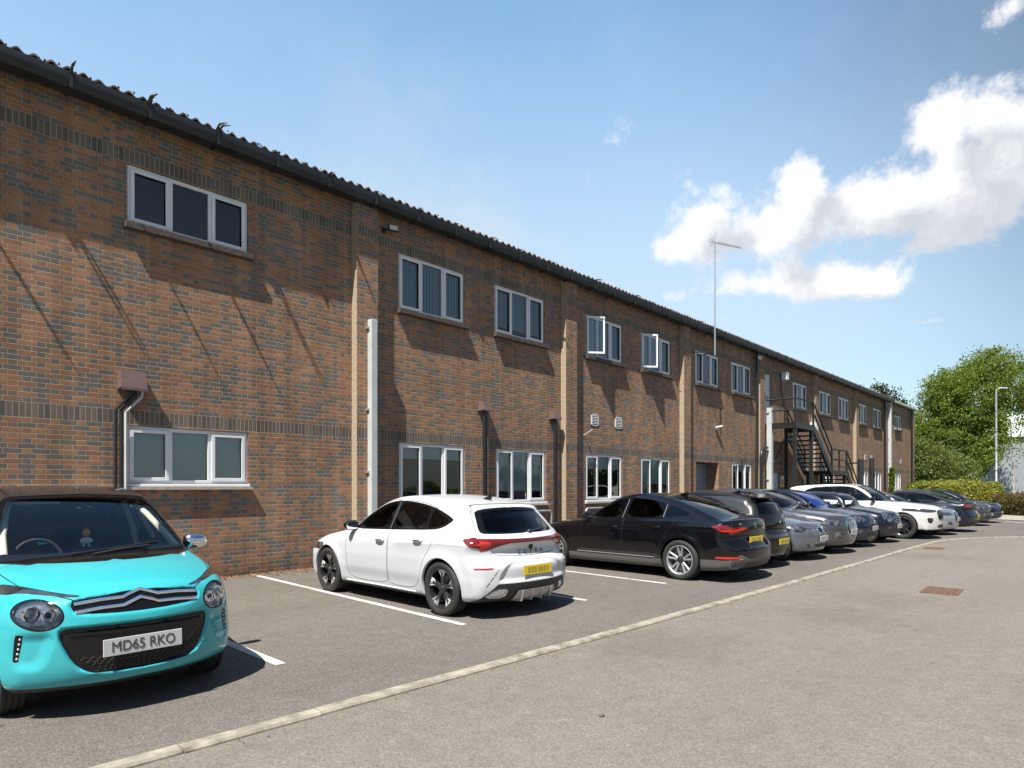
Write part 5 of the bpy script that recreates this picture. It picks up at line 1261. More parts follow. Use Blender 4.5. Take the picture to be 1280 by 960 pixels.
CIT = dict(L=3.466, W=1.615, H=1.462, xf=-.685, xr=-3.03, rt=.282, ra=.315, rim=.19, wstyle=WH_DARK, nsp=7, tw=.175, paint=P_TURQ, h=.017,
    sil=[(-.045, .235), (-.008, .31), (-.0, .45), (-.010, .60), (-.035, .71), (-.075, .775), (-.16, .83), (-.32, .885), (-.55, .94), (-.80, .985), (-.88, 1.01), (-1.1, 1.135), (-1.33, 1.26), (-1.52, 1.35), (-1.66, 1.40), (-1.9, 1.44), (-2.3, 1.462), (-2.7, 1.452), (-3.05, 1.42), (-3.2, 1.395),
         (-3.24, 1.365), (-3.26, 1.32), (-3.33, 1.12), (-3.38, .95), (-3.40, .75), (-3.45, .62), (-3.466, .45), (-3.44, .28), (-3.36, .215), (-3.0, .19), (-1.5, .175), (-.3, .18), (-.12, .19)],
    bend=[(-3.5, -.26), (-3.2, -.2), (-2.8, -.04), (-2.2, 0), (-1.6, .10), (-1.1, .20), (-.8, .26), (-.4, .34), (0, .40)], bp=2.5,
    belt=[(-3.5, 1.0), (-2.5, .985), (-1.5, .945), (-.8, .915), (-.3, .84), (0, .78)],
    plan=[(-3.6, .92), (-3.1, .98), (-2.4, 1.0), (-1.2, 1.0), (-.6, .99), (-.2, .95), (0, .92)],
    up=[(0, .945), (.06, .905), (1, .70)], crown=.045, flare=.02,
    fil=[(0, .04), (.25, .06), (.45, .13), (.7, .15), (.85, .10), (1.0, .06), (1.3, .09), (2, .09)],
    mods=[bumpf([(-.3, .60), (.455, .61), (.50, .58), (.49, .50), (.43, .37), (.36, .30), (-.3, .27)], .03, 'front', -.5, .022),
          bumpf([(.50, .575), (.68, .58), (.715, .55), (.73, .36), (.62, .34), (.56, .38)], .034, 'front', -.7, .06),
          bumpf([(-.3, .80), (.31, .785), (.41, .765), (.44, .73), (.41, .675), (.28, .66), (-.3, .65)], .014, 'front', -.6, .015)],
    ws=[(-.3, .955), (.73, .955), (.745, 1.0), (.655, 1.19), (.565, 1.345), (.50, 1.385), (-.3, 1.405)], ws_in=[(-.3, 1.015), (.69, 1.01), (.70, 1.03), (.62, 1.19), (.53, 1.33), (.47, 1.365), (-.3, 1.385)], ws_rim=.0, ws_x=-1.75,
    rw=[(-.2, .97), (.56, .97), (.62, 1.05), (.53, 1.30), (-.2, 1.33)], rear_x=-2.9,
    dlo=[(-1.30, .985), (-2.0, 1.0), (-2.9, 1.03), (-3.02, 1.08), (-2.9, 1.28), (-2.5, 1.345), (-2.1, 1.36), (-1.8, 1.33), (-1.55, 1.21), (-1.32, 1.06)],
    win=[[(-1.42, 1.0), (-2.18, 1.02), (-2.2, 1.33), (-1.85, 1.31), (-1.6, 1.2)], [(-2.26, 1.03), (-2.9, 1.05), (-2.83, 1.26), (-2.5, 1.32), (-2.27, 1.33)]],
    win_mat=[M['glass_clear'], M['glass_tint']], roof=cit_roof, roof_mat=P_ROOFB,
    doors=[[(-1.14, .4), (-1.2, .26), (-2.2, .26), (-2.22, .4), (-2.23, 1.37), (-1.8, 1.36), (-1.5, 1.22), (-1.2, .98)], [(-2.23, .4), (-2.22, .26), (-2.5, .26), (-2.7, .5), (-2.95, .75), (-2.98, 1.3), (-2.5, 1.37), (-2.24, 1.37)]],
    handles=[(-2.05, .87), (-2.75, .89)], mirror=(-1.20, 1.02), mirror_mat=M['chrome'], mirror_scale=.95,
    bonnet=[(-.10, -.2), (-.10, .36), (-.19, .46), (-.30, .56), (-.45, .645), (-.64, .69), (-.84, .715), (-.90, .70), (-.86, -.2)],
    cab=(-1.15, -3.1), seat=-1.95, dash=-1.13, dashz=.95, cuts=cit_cuts, trim=[(-3.6, .24), (-.4, .225), (.1, .232)],
    parts=[('hl_rim', 'headlight_surround', M['black_gloss'], 1, -.001), ('drl', 'daytime_lamp', M['drl'], 1, -.002), ('gr', 'grille', M['black_gloss'], 0, 0), ('mouth', 'lower_grille', M['black_gloss'], 0, 0), ('slot', 'light_strip', M['black_gloss'], 1, 0), ('hl', 'headlight', M['lens_clear'], 1, .004)])
M['bowl'] = principled('bowl', (.42, .43, .45), .22, .8)
def cit_extra(root, sh, cu):
    E = HLE; hls = [o for o in root.children if o.name.split('.')[0] == 'headlight']
    for s, o in zip((1, -1), hls):
        # reflector bowl behind the lens
        b = MB(); rows = []
        fr = [(sc_, dp) for sc_, dp in ((1.02, -.002), (.97, -.022), (.90, -.035), (.6, -.05), (.0, -.055))]
        n = 32
        for sc_, dp in fr:
            row = []
            for k in range(n):
                t = 2 * math.pi * k / n; ca, sa = math.cos(E['rot']), math.sin(E['rot']); a, c_ = E['a'] * sc_ * math.cos(t), E['b'] * sc_ * math.sin(t)
                y, z = E['cy'] + a * ca - c_ * sa, E['cz'] + a * sa + c_ * ca; row.append((y, z, dp))
            rows.append(row)
        k0 = len(b.v)
        for row in rows:
            ys = np.array([q[0] for q in row]); zs = np.array([q[1] for q in row]); xs = sh.surf_x(ys, zs, True)
            b.v += [(float(x) + q[2], s * q[0], q[1]) for x, q in zip(xs, row)]
        for i in range(len(rows) - 1):
            for k in range(n): b.f.append((i * n + k, i * n + (k + 1) % n, (i + 1) * n + (k + 1) % n, (i + 1) * n + k)); b.mi.append(0)
        b.build('reflector_bowl', M['bowl'], o, smooth=35)
        for (dy, dz, r) in ((.035, .008, .048), (-.052, -.004, .038)):
            y, z = E['cy'] + dy, E['cz'] + dz; x = on_front(sh, y, z, 0)
            p = MB(); p.lathe([(r, -.035), (r + .004, -.012), (r - .006, -.010), (r - .010, -.024), (0.001, -.024)], 28, 'x', (x, s * y, z)); p.build('lamp_ring', M['chrome'], o, smooth=40)
            q = MB(); q.ball((x - .036, s * y, z), r - .008, 18, (.55, 1, 1)); q.build('projector_lens', M['black_gloss'] if dy < 0 else M['bowl'], o, smooth=60)
    # twin chrome chevron bars across the grille
    for (z0, up) in ((.752, .030), (.703, .030)):
        m = MB(); pts = []
        ys = [-.405, -.25, -.115, -.055, 0, .055, .115, .25, .405]
        zz = [z0 - .012, z0 + .004, z0 + .008, z0 + .030, z0 + .048, z0 + .030, z0 + .008, z0 + .004, z0 - .012]
        if z0 < .72: ys = [y * .99 for y in ys]
        P = []
        for y, z in zip(ys, zz): P.append((max(on_front(sh, abs(y), z, .004), on_front(sh, abs(y) * .9, z, .004) - .01), y, z))
        top = [(x, y, z + .0125) for x, y, z in P]; bot = [(x, y, z - .0125) for x, y, z in P]
        o = len(m.v); 
        for (x, y, z) in P: m.v += [(x + .010, y, z + .006), (x + .010, y, z - .006), (x - .006, y, z - .014), (x - .006, y, z + .014)]
        for i in range(len(P) - 1):
            for k in range(4): m.f.append((o + i * 4 + k, o + i * 4 + (k + 1) % 4, o + (i + 1) * 4 + (k + 1) % 4, o + (i + 1) * 4 + k)); m.mi.append(0)
        m.f += [(o, o + 1, o + 2, o + 3), (o + 4 * (len(P) - 1) + 3, o + 4 * (len(P) - 1) + 2, o + 4 * (len(P) - 1) + 1, o + 4 * (len(P) - 1))]; m.mi += [0, 0]
        m.build('chrome_chevron', M['chrome'], root, bevel=.002)
    x = on_front(sh, 0, .45, .02); x = max(x, on_front(sh, .26, .45, .012) ); plate(root, x, 0, .452, True, 'MD65 RKO', tilt=R(-2), size=.094)
    # carrier, mesh and number board in the mouth
    b = MB(); xx = on_front(sh, .0, .53, .010)
    b.tube([(on_front(sh, .43, .55, .0), -.43, .548), (on_front(sh, .2, .55, .008), -.2, .545), (xx, 0, .545), (on_front(sh, .2, .55, .008), .2, .545), (on_front(sh, .43, .55, .0), .43, .548)], .016, 8)
    b.build('grille_bar', M['black_gloss'], root, smooth=50)
    g = MB()
    for k in range(5):
        z = .315 + .020 * k; y1 = .24 + .034 * k
        pts = [(on_front(sh, abs(y), z, .003), y, z + .008 * (1 if j % 2 else -1)) for j, y in enumerate(np.linspace(-y1, y1, 31))]
        g.tube(pts, .0035, 4)
    g.build('grille_mesh', M['black_matt'], root)
    # light strips with leds
    for s in (1, -1):
        l = MB()
        for k in range(5): z = .42 + .030 * k; y = .694 - .004 * k; xx = on_front(sh, y, z, .002); l.ball((xx, s * y, z), .009, 8)
        l.build('led_strip', M['satin'], root, smooth=60)
    # wipers and aerial
    w = MB(); f = lambda y, z, d=.012: float(surf_ws(sh, y, z)) + d
    w.tube([(f(-.10, .995), -.10, .992), (f(.10, 1.02, .03), .08, 1.012), (f(.34, 1.03, .03), .34, 1.030)], [.010, .012, .008], 8)
    w.tube([(f(-.22, 1.0, .014), -.24, 1.003), (f(.1, 1.03, .016), .1, 1.028), (f(.46, 1.045, .014), .44, 1.050)], .006, 6); w.build('wiper', M['black_plastic'], root, smooth=50)
    a = MB(); zt = float(sh.surf_z([-1.82], [.04])[0]); a.tube([(-1.82, .04, zt - .005), (-1.86, .04, zt + .03)], [.012, .006], 8); a.build('roof_aerial', M['black_plastic'], root)
    # pale inner pillar trims, sun visor, far side glass light
    c = MB()
    for s in (1, -1): c.tube([(-1.09, s * .625, .99), (-1.34, s * .592, 1.12), (-1.58, s * .535, 1.26), (-1.74, s * .485, 1.34)], [.028, .028, .026, .022], 10)
    for s in (1, -1): c.tube([(-2.21, s * .66, .95), (-2.24, s * .62, 1.15), (-2.27, s * .56, 1.36)], .03, 8)
    c.build('pillar_lining', M['cream'], root, smooth=60)
    v = MB(); v.box((-1.74, -.50, 1.352), (-1.62, -.14, 1.368)); v.build('sun_visor', M['cream'], root, bevel=.006)
    h = MB(); h.box((-3.0, -.5, 1.405), (-1.75, .5, 1.415)); h.build('roof_lining', M['interior_grey'], root)
    r = MB(); r.box((-1.66, -.02 - .10, 1.25), (-1.64, -.02 + .10, 1.31)); r.build('rear_view_mirror', M['interior'], root, bevel=.01)
def surf_ws(sh, y, z):
    lo, hi = -1.9, -.2
    for _ in range(24):
        m = (lo + hi) / 2; f = sh.F(np.array([[m, y, z]]))[0]
        if f < 0: lo = m
        else: hi = m
    return lo
def lift(P, k=1.085): return [(a, b if b < 1.0 else 1.0 + (b - 1.0) * k) for a, b in P]
CIT['H'] = 1.0 + .462 * 1.085; CIT['extra'] = cit_extra
for q_ in ('sil', 'dlo', 'ws', 'ws_in', 'rw'): CIT[q_] = lift(CIT[q_])
CIT['win'] = [lift(q_) for q_ in CIT['win']]; CIT['doors'] = [lift(q_) for q_ in CIT['doors']]
def make_citroen():
    root = empty('parked_car'); tag(root, 'turquoise city car with black roof and twin chrome chevrons on its nose', 'car', 'cars parked along the building')
    build_car(CIT, root); return root
# ------------------------------------------------------------------ white hatchback
P_WHITE = paint('paint_white', (.52, .53, .55), cw=.7); 
def cupra_cuts(cu):
    lamp_r = cu.g_rear([(-.2, .893), (.34, .893), (.46, .875), (.58, .835), (.68, .805), (1.0, .80), (1.0, .965), (.62, .945), (-.2, .935)], -3.9, 1)
    lamp_s = cu.g_side([(-4.5, .80), (-4.20, .80), (-4.08, .845), (-3.97, .905), (-3.93, .945), (-4.05, .968), (-4.5, .965)], .5, 1)
    both = lambda P: np.maximum(np.where(P[:, 1] > .74, lamp_s(P), lamp_r(P)), P[:, 0] + 3.86)
    out = [('tail', both, ['body', 'seam', 'tailgate'])]
    inner_s = cu.g_side([(-4.5, .83), (-4.2, .825), (-4.12, .86), (-4.08, .90), (-4.5, .925)], .5, 1); inner_r = cu.g_rear([(.60, .87), (.68, .825), (1, .82), (1, .925), (.64, .92)], -3.9, 1)
    out += [('tail_in', lambda P: np.maximum(np.where(P[:, 1] > .74, inner_s(P), inner_r(P)), P[:, 0] + 4.02), ['tail'])]
    out += [('refl', cu.g_rear([(.66, .602), (.84, .603), (.84, .620), (.65, .620)], -4.0, 0), ['body'])]
    out += [('diff', cu.g_rear([(-.2, .43), (.45, .43), (.60, .43), (.80, .24), (.80, .05), (-.2, .05)], -4.0, 0), ['body', 'lower_trim'])]
    out += [('fin', cu.g_rear([(-.2, .345), (.33, .345), (.40, .19), (-.2, .19)], -4.0, 0), ['diff'])]
    out += [('pipe', cu.g_rear([(.46, .37), (.62, .37), (.76, .26), (.50, .26)], -4.0, 1), ['diff'])]
    out += [('fogslit', cu.g_rear([(.585, .605), (.60, .60), (.74, .40), (.725, .40)], -4.0, 0), ['body'])]
    # front
    out += [('hl', cu.g_front([(.48, .62), (.62, .60), (1., .64), (1., .76), (.80, .72), (.55, .68)], -.75, 1), ['body'])]
    out += [('gr', cu.g_front([(-.2, .62), (.40, .62), (.50, .50), (.44, .40), (-.2, .40)], -.6, 1), ['body'])]
    out += [('gl', cu.g_front([(-.2, .33), (.55, .33), (.78, .36), (.74, .22), (-.2, .20)], -.6, 1), ['body', 'lower_trim'])]
    return out
CUP = dict(L=4.40, W=1.80, H=1.456, xf=-.86, xr=-3.545, rt=.332, ra=.372, rim=.245, wstyle=WH_CUP, nsp=5, tw=.225, paint=P_WHITE, h=.021,
    sil=[(-.02, .28), (0, .42), (-.005, .58), (-.05, .68), (-.16, .755), (-.42, .85), (-.8, .925), (-1.16, .985), (-1.32, 1.045), (-1.65, 1.225), (-1.95, 1.36), (-2.2, 1.425), (-2.5, 1.454), (-2.9, 1.448), (-3.3, 1.412),
         (-3.65, 1.362), (-3.84, 1.325), (-3.872, 1.30), (-3.87, 1.278), (-3.98, 1.18), (-4.14, 1.04), (-4.22, .985), (-4.285, .955), (-4.30, .925), (-4.27, .86), (-4.265, .78), (-4.29, .715), (-4.36, .675), (-4.395, .63), (-4.40, .50), (-4.385, .36), (-4.33, .24), (-4.22, .205), (-3.8, .19), (-3, .175), (-1.2, .17), (-.3, .17), (-.08, .2)],
    bend=[(-4.5, -.29), (-4.1, -.28), (-3.9, -.20), (-3.6, -.08), (-3.0, 0), (-2.3, .03), (-1.8, .16), (-1.2, .24), (-.6, .26), (-.2, .36), (0, .42)],
    belt=[(-4.5, 1.0), (-3.7, 1.005), (-2.8, .975), (-1.5, .93), (-.8, .885), (0, .72)],
    plan=[(-4.6, .90), (-4.2, .955), (-3.6, 1.0), (-2.4, .985), (-1.0, .995), (-.4, .96), (0, .88)],
    up=[(0, .945), (.05, .905), (1, .655)],
    crease=[(-.125, .020, .05, -4.3, -2.6), (-.10, .006, .04, -2.6, -.9)], flare=.016,
    mods=[bumpf([(-.3, .70), (.36, .70), (.52, .62), (.60, .47), (.56, .44), (-.3, .44)], .030, 'rear', -3.9, .05), bumpf([(-.3, .87), (.55, .86), (.62, .76), (.5, .715), (-.3, .705)], .016, 'rear', -3.9, .05)],
    ws=[(-.80, .93), (.80, .93), (.76, 1.0), (.60, 1.34), (.53, 1.405), (-.2, 1.43), (-.8, 1.4)], ws_in=[(-.8, .99), (.75, .99), (.575, 1.33), (.52, 1.385), (-.2, 1.405), (-.8, 1.4)],
    rw=[(-.2, .995), (.60, .995), (.665, 1.02), (.60, 1.18), (.545, 1.29), (-.2, 1.312)], rw_in=[(-.2, 1.0), (.53, 1.0), (.585, 1.03), (.53, 1.18), (.485, 1.272), (-.2, 1.30)], rw_rim=.012, rear_x=-3.6,
    dlo=[(-1.50, .965), (-2.4, .99), (-3.30, 1.025), (-3.50, 1.06), (-3.66, 1.155), (-3.55, 1.20), (-3.3, 1.275), (-3.0, 1.335), (-2.6, 1.375), (-2.3, 1.375), (-2.05, 1.33), (-1.8, 1.215), (-1.55, 1.04)],
    win=[[(-1.62, .99), (-2.30, 1.01), (-2.36, 1.35), (-2.2, 1.345), (-2.06, 1.305), (-1.8, 1.185)], [(-2.42, 1.015), (-3.06, 1.035), (-3.12, 1.05), (-3.13, 1.285), (-2.9, 1.325), (-2.6, 1.352), (-2.46, 1.355)], [(-3.18, 1.05), (-3.32, 1.06), (-3.46, 1.085), (-3.58, 1.15), (-3.3, 1.245), (-3.18, 1.272)]],
    win_mat=[M['glass_clear'], M['glass_tint'], M['glass_dark']], ws_mat=M['glass_clear'],
    doors=[[(-1.40, .40), (-1.46, .27), (-2.36, .27), (-2.40, .40), (-2.43, 1.15), (-2.44, 1.388), (-2.2, 1.385), (-2.0, 1.33), (-1.7, 1.18), (-1.45, 1.0), (-1.38, .9)], [(-2.41, .40), (-2.37, .27), (-2.98, .27), (-3.13, .42), (-3.22, .66), (-3.40, .86), (-3.44, 1.0), (-3.42, 1.1), (-3.28, 1.292), (-3.0, 1.352), (-2.6, 1.386), (-2.45, 1.39)]],
    handles=[(-2.24, .845), (-3.10, .885)], handle_mat=M['chrome'], mirror=(-1.56, 1.02), mirror_mat=M['black_gloss'],
    tailgate=[(-.3, .72), (.50, .735), (.60, .80), (.72, .95), (.70, 1.05), (.60, 1.31), (.5, 1.345), (-.3, 1.35)],
    cab=(-1.5, -3.8), seat=-2.25, dash=-1.62, dashz=.95, shelf=.9, cuts=cupra_cuts,
    parts=[('tail', 'tail_light', M['lens_dark_red'], 1, .004), ('tail_in', 'tail_light_lens', M['lens_bright_red'], 1, .005), ('refl', 'reflector', M['lens_red'], 1, .003), ('diff', 'rear_diffuser', M['black_plastic'], 0, .0), ('fin', 'bumper_insert', M['satin'], 0, .012),
           ('pipe', 'exhaust_tip', M['chrome'], 1, -.01), ('fogslit', 'bumper_slit', M['black_plastic'], 1, 0), ('hl', 'headlight', M['lamp'], 1, 0), ('gr', 'grille', M['black_plastic'], 0, -.01), ('gl', 'lower_grille', M['black_plastic'], 0, -.01)])
def cupra_extra(root, sh, cu):
    x = on_rear(sh, 0, .565, .010); plate(root, x, 0, .565, False, None, tilt=R(4))
    p = [o for o in root.children if o.name.startswith('number_plate')][-1]
    m = MB()
    for k, (yy, ww) in enumerate([(.16, .05), (.10, .04), (.045, .045), (-.02, .035), (-.07, .05), (-.13, .045), (-.185, .03)]): m.box((-.0048, yy - ww / 2, -.03), (-.0062, yy + ww / 2, .032))
    m.build('plate_lettering', principled('blurred_ink', (.30, .24, .03), .4), p)
    # badge and lettering
    xb = on_rear(sh, 0, .84, .006); b = MB(); b.prism([(-.028, -.04), (.028, -.04), (.036, .0), (.036, .04), (-.036, .04), (-.036, .0)], -.006, .006, 'x'); o = b.build('badge', M['black_gloss'], root, bevel=.004, loc=(xb, 0, .842))
    b = MB()
    for s in (1, -1): b.prism([(s * .006, -.035), (s * .018, -.02), (s * .012, .005), (s * .034, .03), (s * .008, .018)], -.0085, -.007, 'x')
    b.build('emblem', M['alloy_dark'], o)
    lt = None
    for k, ch in enumerate('CUPRA'):
        y_ = .20 - .10 * k; t = text_obj('lettering', ch, .076, M['black_gloss'], root, (min(on_rear(sh, abs(y_), z_, .003) for z_ in (.745, .775, .81)) - .004, y_, .777), (R(90), 0, R(-90 - 14 * y_)), ext=.001, sx=1.15, bold=.0)
    # roof fin, wiper, spoiler lip
    a = MB(); zt = float(sh.surf_z([-3.42], [0])[0]); a.prism([(-3.34, zt - .01), (-3.52, zt + .052), (-3.56, zt + .05), (-3.54, zt - .01)], -.012, .012, 'y'); a.build('roof_aerial', M['black_gloss'], root, bevel=.006)
    wp = MB(); wp.tube([(on_rear(sh, -.05, 1.01, .02), -.05, 1.01), (on_rear(sh, -.42, 1.03, .022), -.42, 1.035)], [.014, .008], 8); wp.ball((on_rear(sh, -.04, 1.01, .015), -.04, 1.01), .028, 10); wp.build('rear_wiper', M['black_plastic'], root, smooth=50)
    # diffuser blades
    for y in (-.26, -.09, .09, .26):
        d = MB(); d.prism([(on_rear(sh, 0, .33, .020), .33), (on_rear(sh, 0, .24, .030), .20), (-4.1, .18), (-4.1, .33)], y - .010, y + .010, 'y')
        d.build('diffuser_blade', M['satin'], root, bevel=.004)
    # chrome pipe rims
    for s in (1, -1):
        q = MB(); pts = [(.47, .365), (.61, .365), (.745, .268), (.51, .268)]; pts = [tuple(p) for p in chaikin(pts, 1)] 
        ring = [(on_rear(sh, y, z, .006), s * y, z) for y, z in pts]; q.tube(ring + [ring[0]], .006, 6, False); q.build('exhaust_surround', M['chrome'], root, smooth=50)
    # silver window line and sill blade
    for s in (1, -1):
        q = MB(); xs = [-.0 + -1.35, -1.9, -2.4, -3.0]; ys = sh.surf_y(np.array(xs), np.full(4, .235)); q.tube([(a_, s * (b_ + .006), .232) for a_, b_ in zip(xs, ys)], .012, 6); q.build('sill_blade', P_WHITE, root, smooth=50)
        q = MB(); q.bar((-2.375, s * (sh.surf_y(np.array([-2.375]), np.array([1.0]))[0] + .001), 1.0), (-2.405, s * (sh.surf_y(np.array([-2.405]), np.array([1.36]))[0] + .001), 1.36), .006, .012, (0, s, 0)); q.build('pillar_trim', M['satin'], root)
CUP['extra'] = cupra_extra
def make_cupra():
    root = empty('parked_car'); tag(root, 'white hatchback with a full width red light bar, beside the black fastback', 'car', 'cars parked along the building')
    build_car(CUP, root); return root
# ------------------------------------------------------------------ black fastback
P_BLACK = paint('paint_black', (.003, .003, .0045), rough=.3, cw=.75)
def bmw_cuts(cu):
    lr = cu.g_rear([(.24, .875), (.40, .845), (.62, .815), (.72, .80), (1, .83), (1, .98), (.74, .925), (.60, .915), (.4, .915), (.26, .905)], -4.2, 1)
    ls = cu.g_side([(-4.9, .80), (-4.52, .83), (-4.38, .885), (-4.28, .935), (-4.42, .955), (-4.6, .945), (-4.9, .94)], .5, 1)
    both = lambda P: np.maximum(np.where(P[:, 1] > .72, ls(P), lr(P)), P[:, 0] + 4.2)
    li = cu.g_rear([(.3, .885), (.45, .862), (.62, .838), (.75, .84), (1, .86), (1, .885), (.72, .865), (.6, .872), (.42, .895)], -4.2, 1)
    return [('tail', both, ['body', 'seam']), ('tail_in', li, ['tail']),
            ('bump', cu.g_rear([(-.3, .40), (.40, .40), (.58, .47), (.64, .47), (.70, .40), (1.1, .36), (1.1, .05), (-.3, .05)], -4.1, 0), ['body', 'lower_trim']),
            ('dif', cu.g_rear([(-.3, .34), (.42, .34), (.52, .25), (.5, .05), (-.3, .05)], -4.2, 0), ['bump']),
            ('refl', cu.g_rear([(.60, .41), (.86, .41), (.86, .445), (.63, .445)], -4.1, 0), ['body', 'bump']),
            ('hl', cu.g_front([(.38, .64), (.6, .62), (1, .66), (1, .76), (.75, .72), (.45, .70)], -.75, 1), ['body']),
            ('gr', cu.g_front([(.02, .70), (.2, .70), (.22, .5), (.18, .40), (.03, .40)], -.6, 1), ['body'])]
BMW = dict(L=4.783, W=1.852, H=1.442, xf=-.87, xr=-3.726, rt=.343, ra=.378, rim=.250, wstyle=WH_TWO, nsp=5, tw=.25, paint=P_BLACK, h=.022,
    sil=[(-.03, .28), (0, .42), (-.01, .60), (-.06, .70), (-.18, .775), (-.5, .86), (-.9, .93), (-1.35, .99), (-1.5, 1.03), (-1.8, 1.19), (-2.1, 1.33), (-2.35, 1.405), (-2.7, 1.441), (-3.1, 1.425), (-3.5, 1.355), (-3.9, 1.245), (-4.25, 1.13), (-4.48, 1.062), (-4.60, 1.045),
         (-4.635, 1.038), (-4.64, 1.015), (-4.655, .96), (-4.665, .86), (-4.67, .74), (-4.72, .67), (-4.77, .60), (-4.783, .48), (-4.76, .34), (-4.69, .24), (-4.5, .20), (-3, .175), (-1.2, .17), (-.3, .17), (-.08, .2)],
    bend=[(-4.9, -.27), (-4.6, -.26), (-4.3, -.19), (-3.7, -.12), (-3.0, -.02), (-2.5, .02), (-2.0, .14), (-1.4, .22), (-.6, .26), (-.2, .36), (0, .42)],
    belt=[(-4.9, 1.0), (-4.2, 1.01), (-3.2, .985), (-1.6, .94), (-.8, .89), (0, .74)],
    plan=[(-5, .88), (-4.5, .935), (-3.9, .995), (-2.6, .985), (-1.0, .995), (-.4, .96), (0, .88)],
    up=[(0, .945), (.05, .90), (1, .63)], crease=[(-.09, .016, .05, -4.5, -.9)], flare=.016,
    mods=[bumpf([(-.3, .76), (.33, .76), (.36, .60), (.30, .575), (-.3, .575)], .030, 'rear', -4.3, .03)],
    fil=[(0, .04), (.3, .07), (.5, .13), (.8, .10), (1.0, .07), (1.3, .09), (2, .09)],
    ws=[(-.8, .96), (.80, .96), (.75, 1.05), (.58, 1.36), (-.2, 1.40), (-.8, 1.4)],
    rw=[(-.2, 1.085), (.55, 1.08), (.62, 1.09), (.58, 1.25), (.52, 1.345), (.45, 1.365), (-.2, 1.385)], rw_rim=.010, rear_x=-3.05, rw_mat=M['glass_dark'],
    dlo=[(-1.62, .985), (-2.6, 1.005), (-3.6, 1.04), (-3.86, 1.075), (-3.93, 1.12), (-3.7, 1.20), (-3.4, 1.285), (-3.1, 1.34), (-2.7, 1.368), (-2.45, 1.355), (-2.2, 1.30), (-1.95, 1.19), (-1.66, 1.04)],
    win=[[(-1.75, 1.005), (-2.42, 1.02), (-2.50, 1.345), (-2.4, 1.33), (-2.2, 1.275), (-1.95, 1.16)], [(-2.54, 1.025), (-3.30, 1.045), (-3.34, 1.275), (-3.1, 1.32), (-2.7, 1.35), (-2.60, 1.348)], [(-3.38, 1.05), (-3.6, 1.06), (-3.84, 1.09), (-3.86, 1.115), (-3.68, 1.18), (-3.40, 1.258)]],
    win_mat=[M['glass_clear'], M['glass_dark'], M['glass_dark']], ws_mat=M['glass_clear'],
    doors=[[(-1.50, .42), (-1.56, .36), (-2.46, .36), (-2.50, .42), (-2.54, 1.37), (-2.4, 1.372), (-2.1, 1.28), (-1.6, 1.0)], [(-2.51, .42), (-2.47, .36), (-3.15, .36), (-3.3, .5), (-3.42, .76), (-3.58, .92), (-3.62, 1.05), (-3.6, 1.24), (-3.1, 1.356), (-2.7, 1.384), (-2.55, 1.384)]],
    handles=[(-2.34, .855), (-3.26, .885)], mirror=(-1.70, 1.045), tailgate=[(-.3, .70), (.56, .72), (.64, .86), (.66, .98), (.60, 1.03), (.60, 1.04), (-.3, 1.065)], tailgate_name='boot_lid',
    cab=(-1.6, -4.0), seat=-2.35, dash=-1.72, dashz=.95, shelf=.95, cuts=bmw_cuts, low_mat=M['grey_trim'], trim=[(-5, .29), (-4.2, .29), (-3.3, .335), (-1.2, .33), (-.5, .25), (.1, .25)], seat_mat=M['cream'],
    parts=[('tail', 'tail_light', M['lens_dark_red'], 1, .005), ('tail_in', 'tail_light_lens', M['lens_bright_red'], 1, .006), ('bump', 'bumper_trim', M['grey_trim'], 0, .0), ('dif', 'rear_diffuser', M['black_plastic'], 0, -.004), ('refl', 'reflector', M['lens_bright_red'], 1, .003), ('hl', 'headlight', M['lamp'], 1, 0), ('gr', 'grille', M['black_plastic'], 1, -.005)])
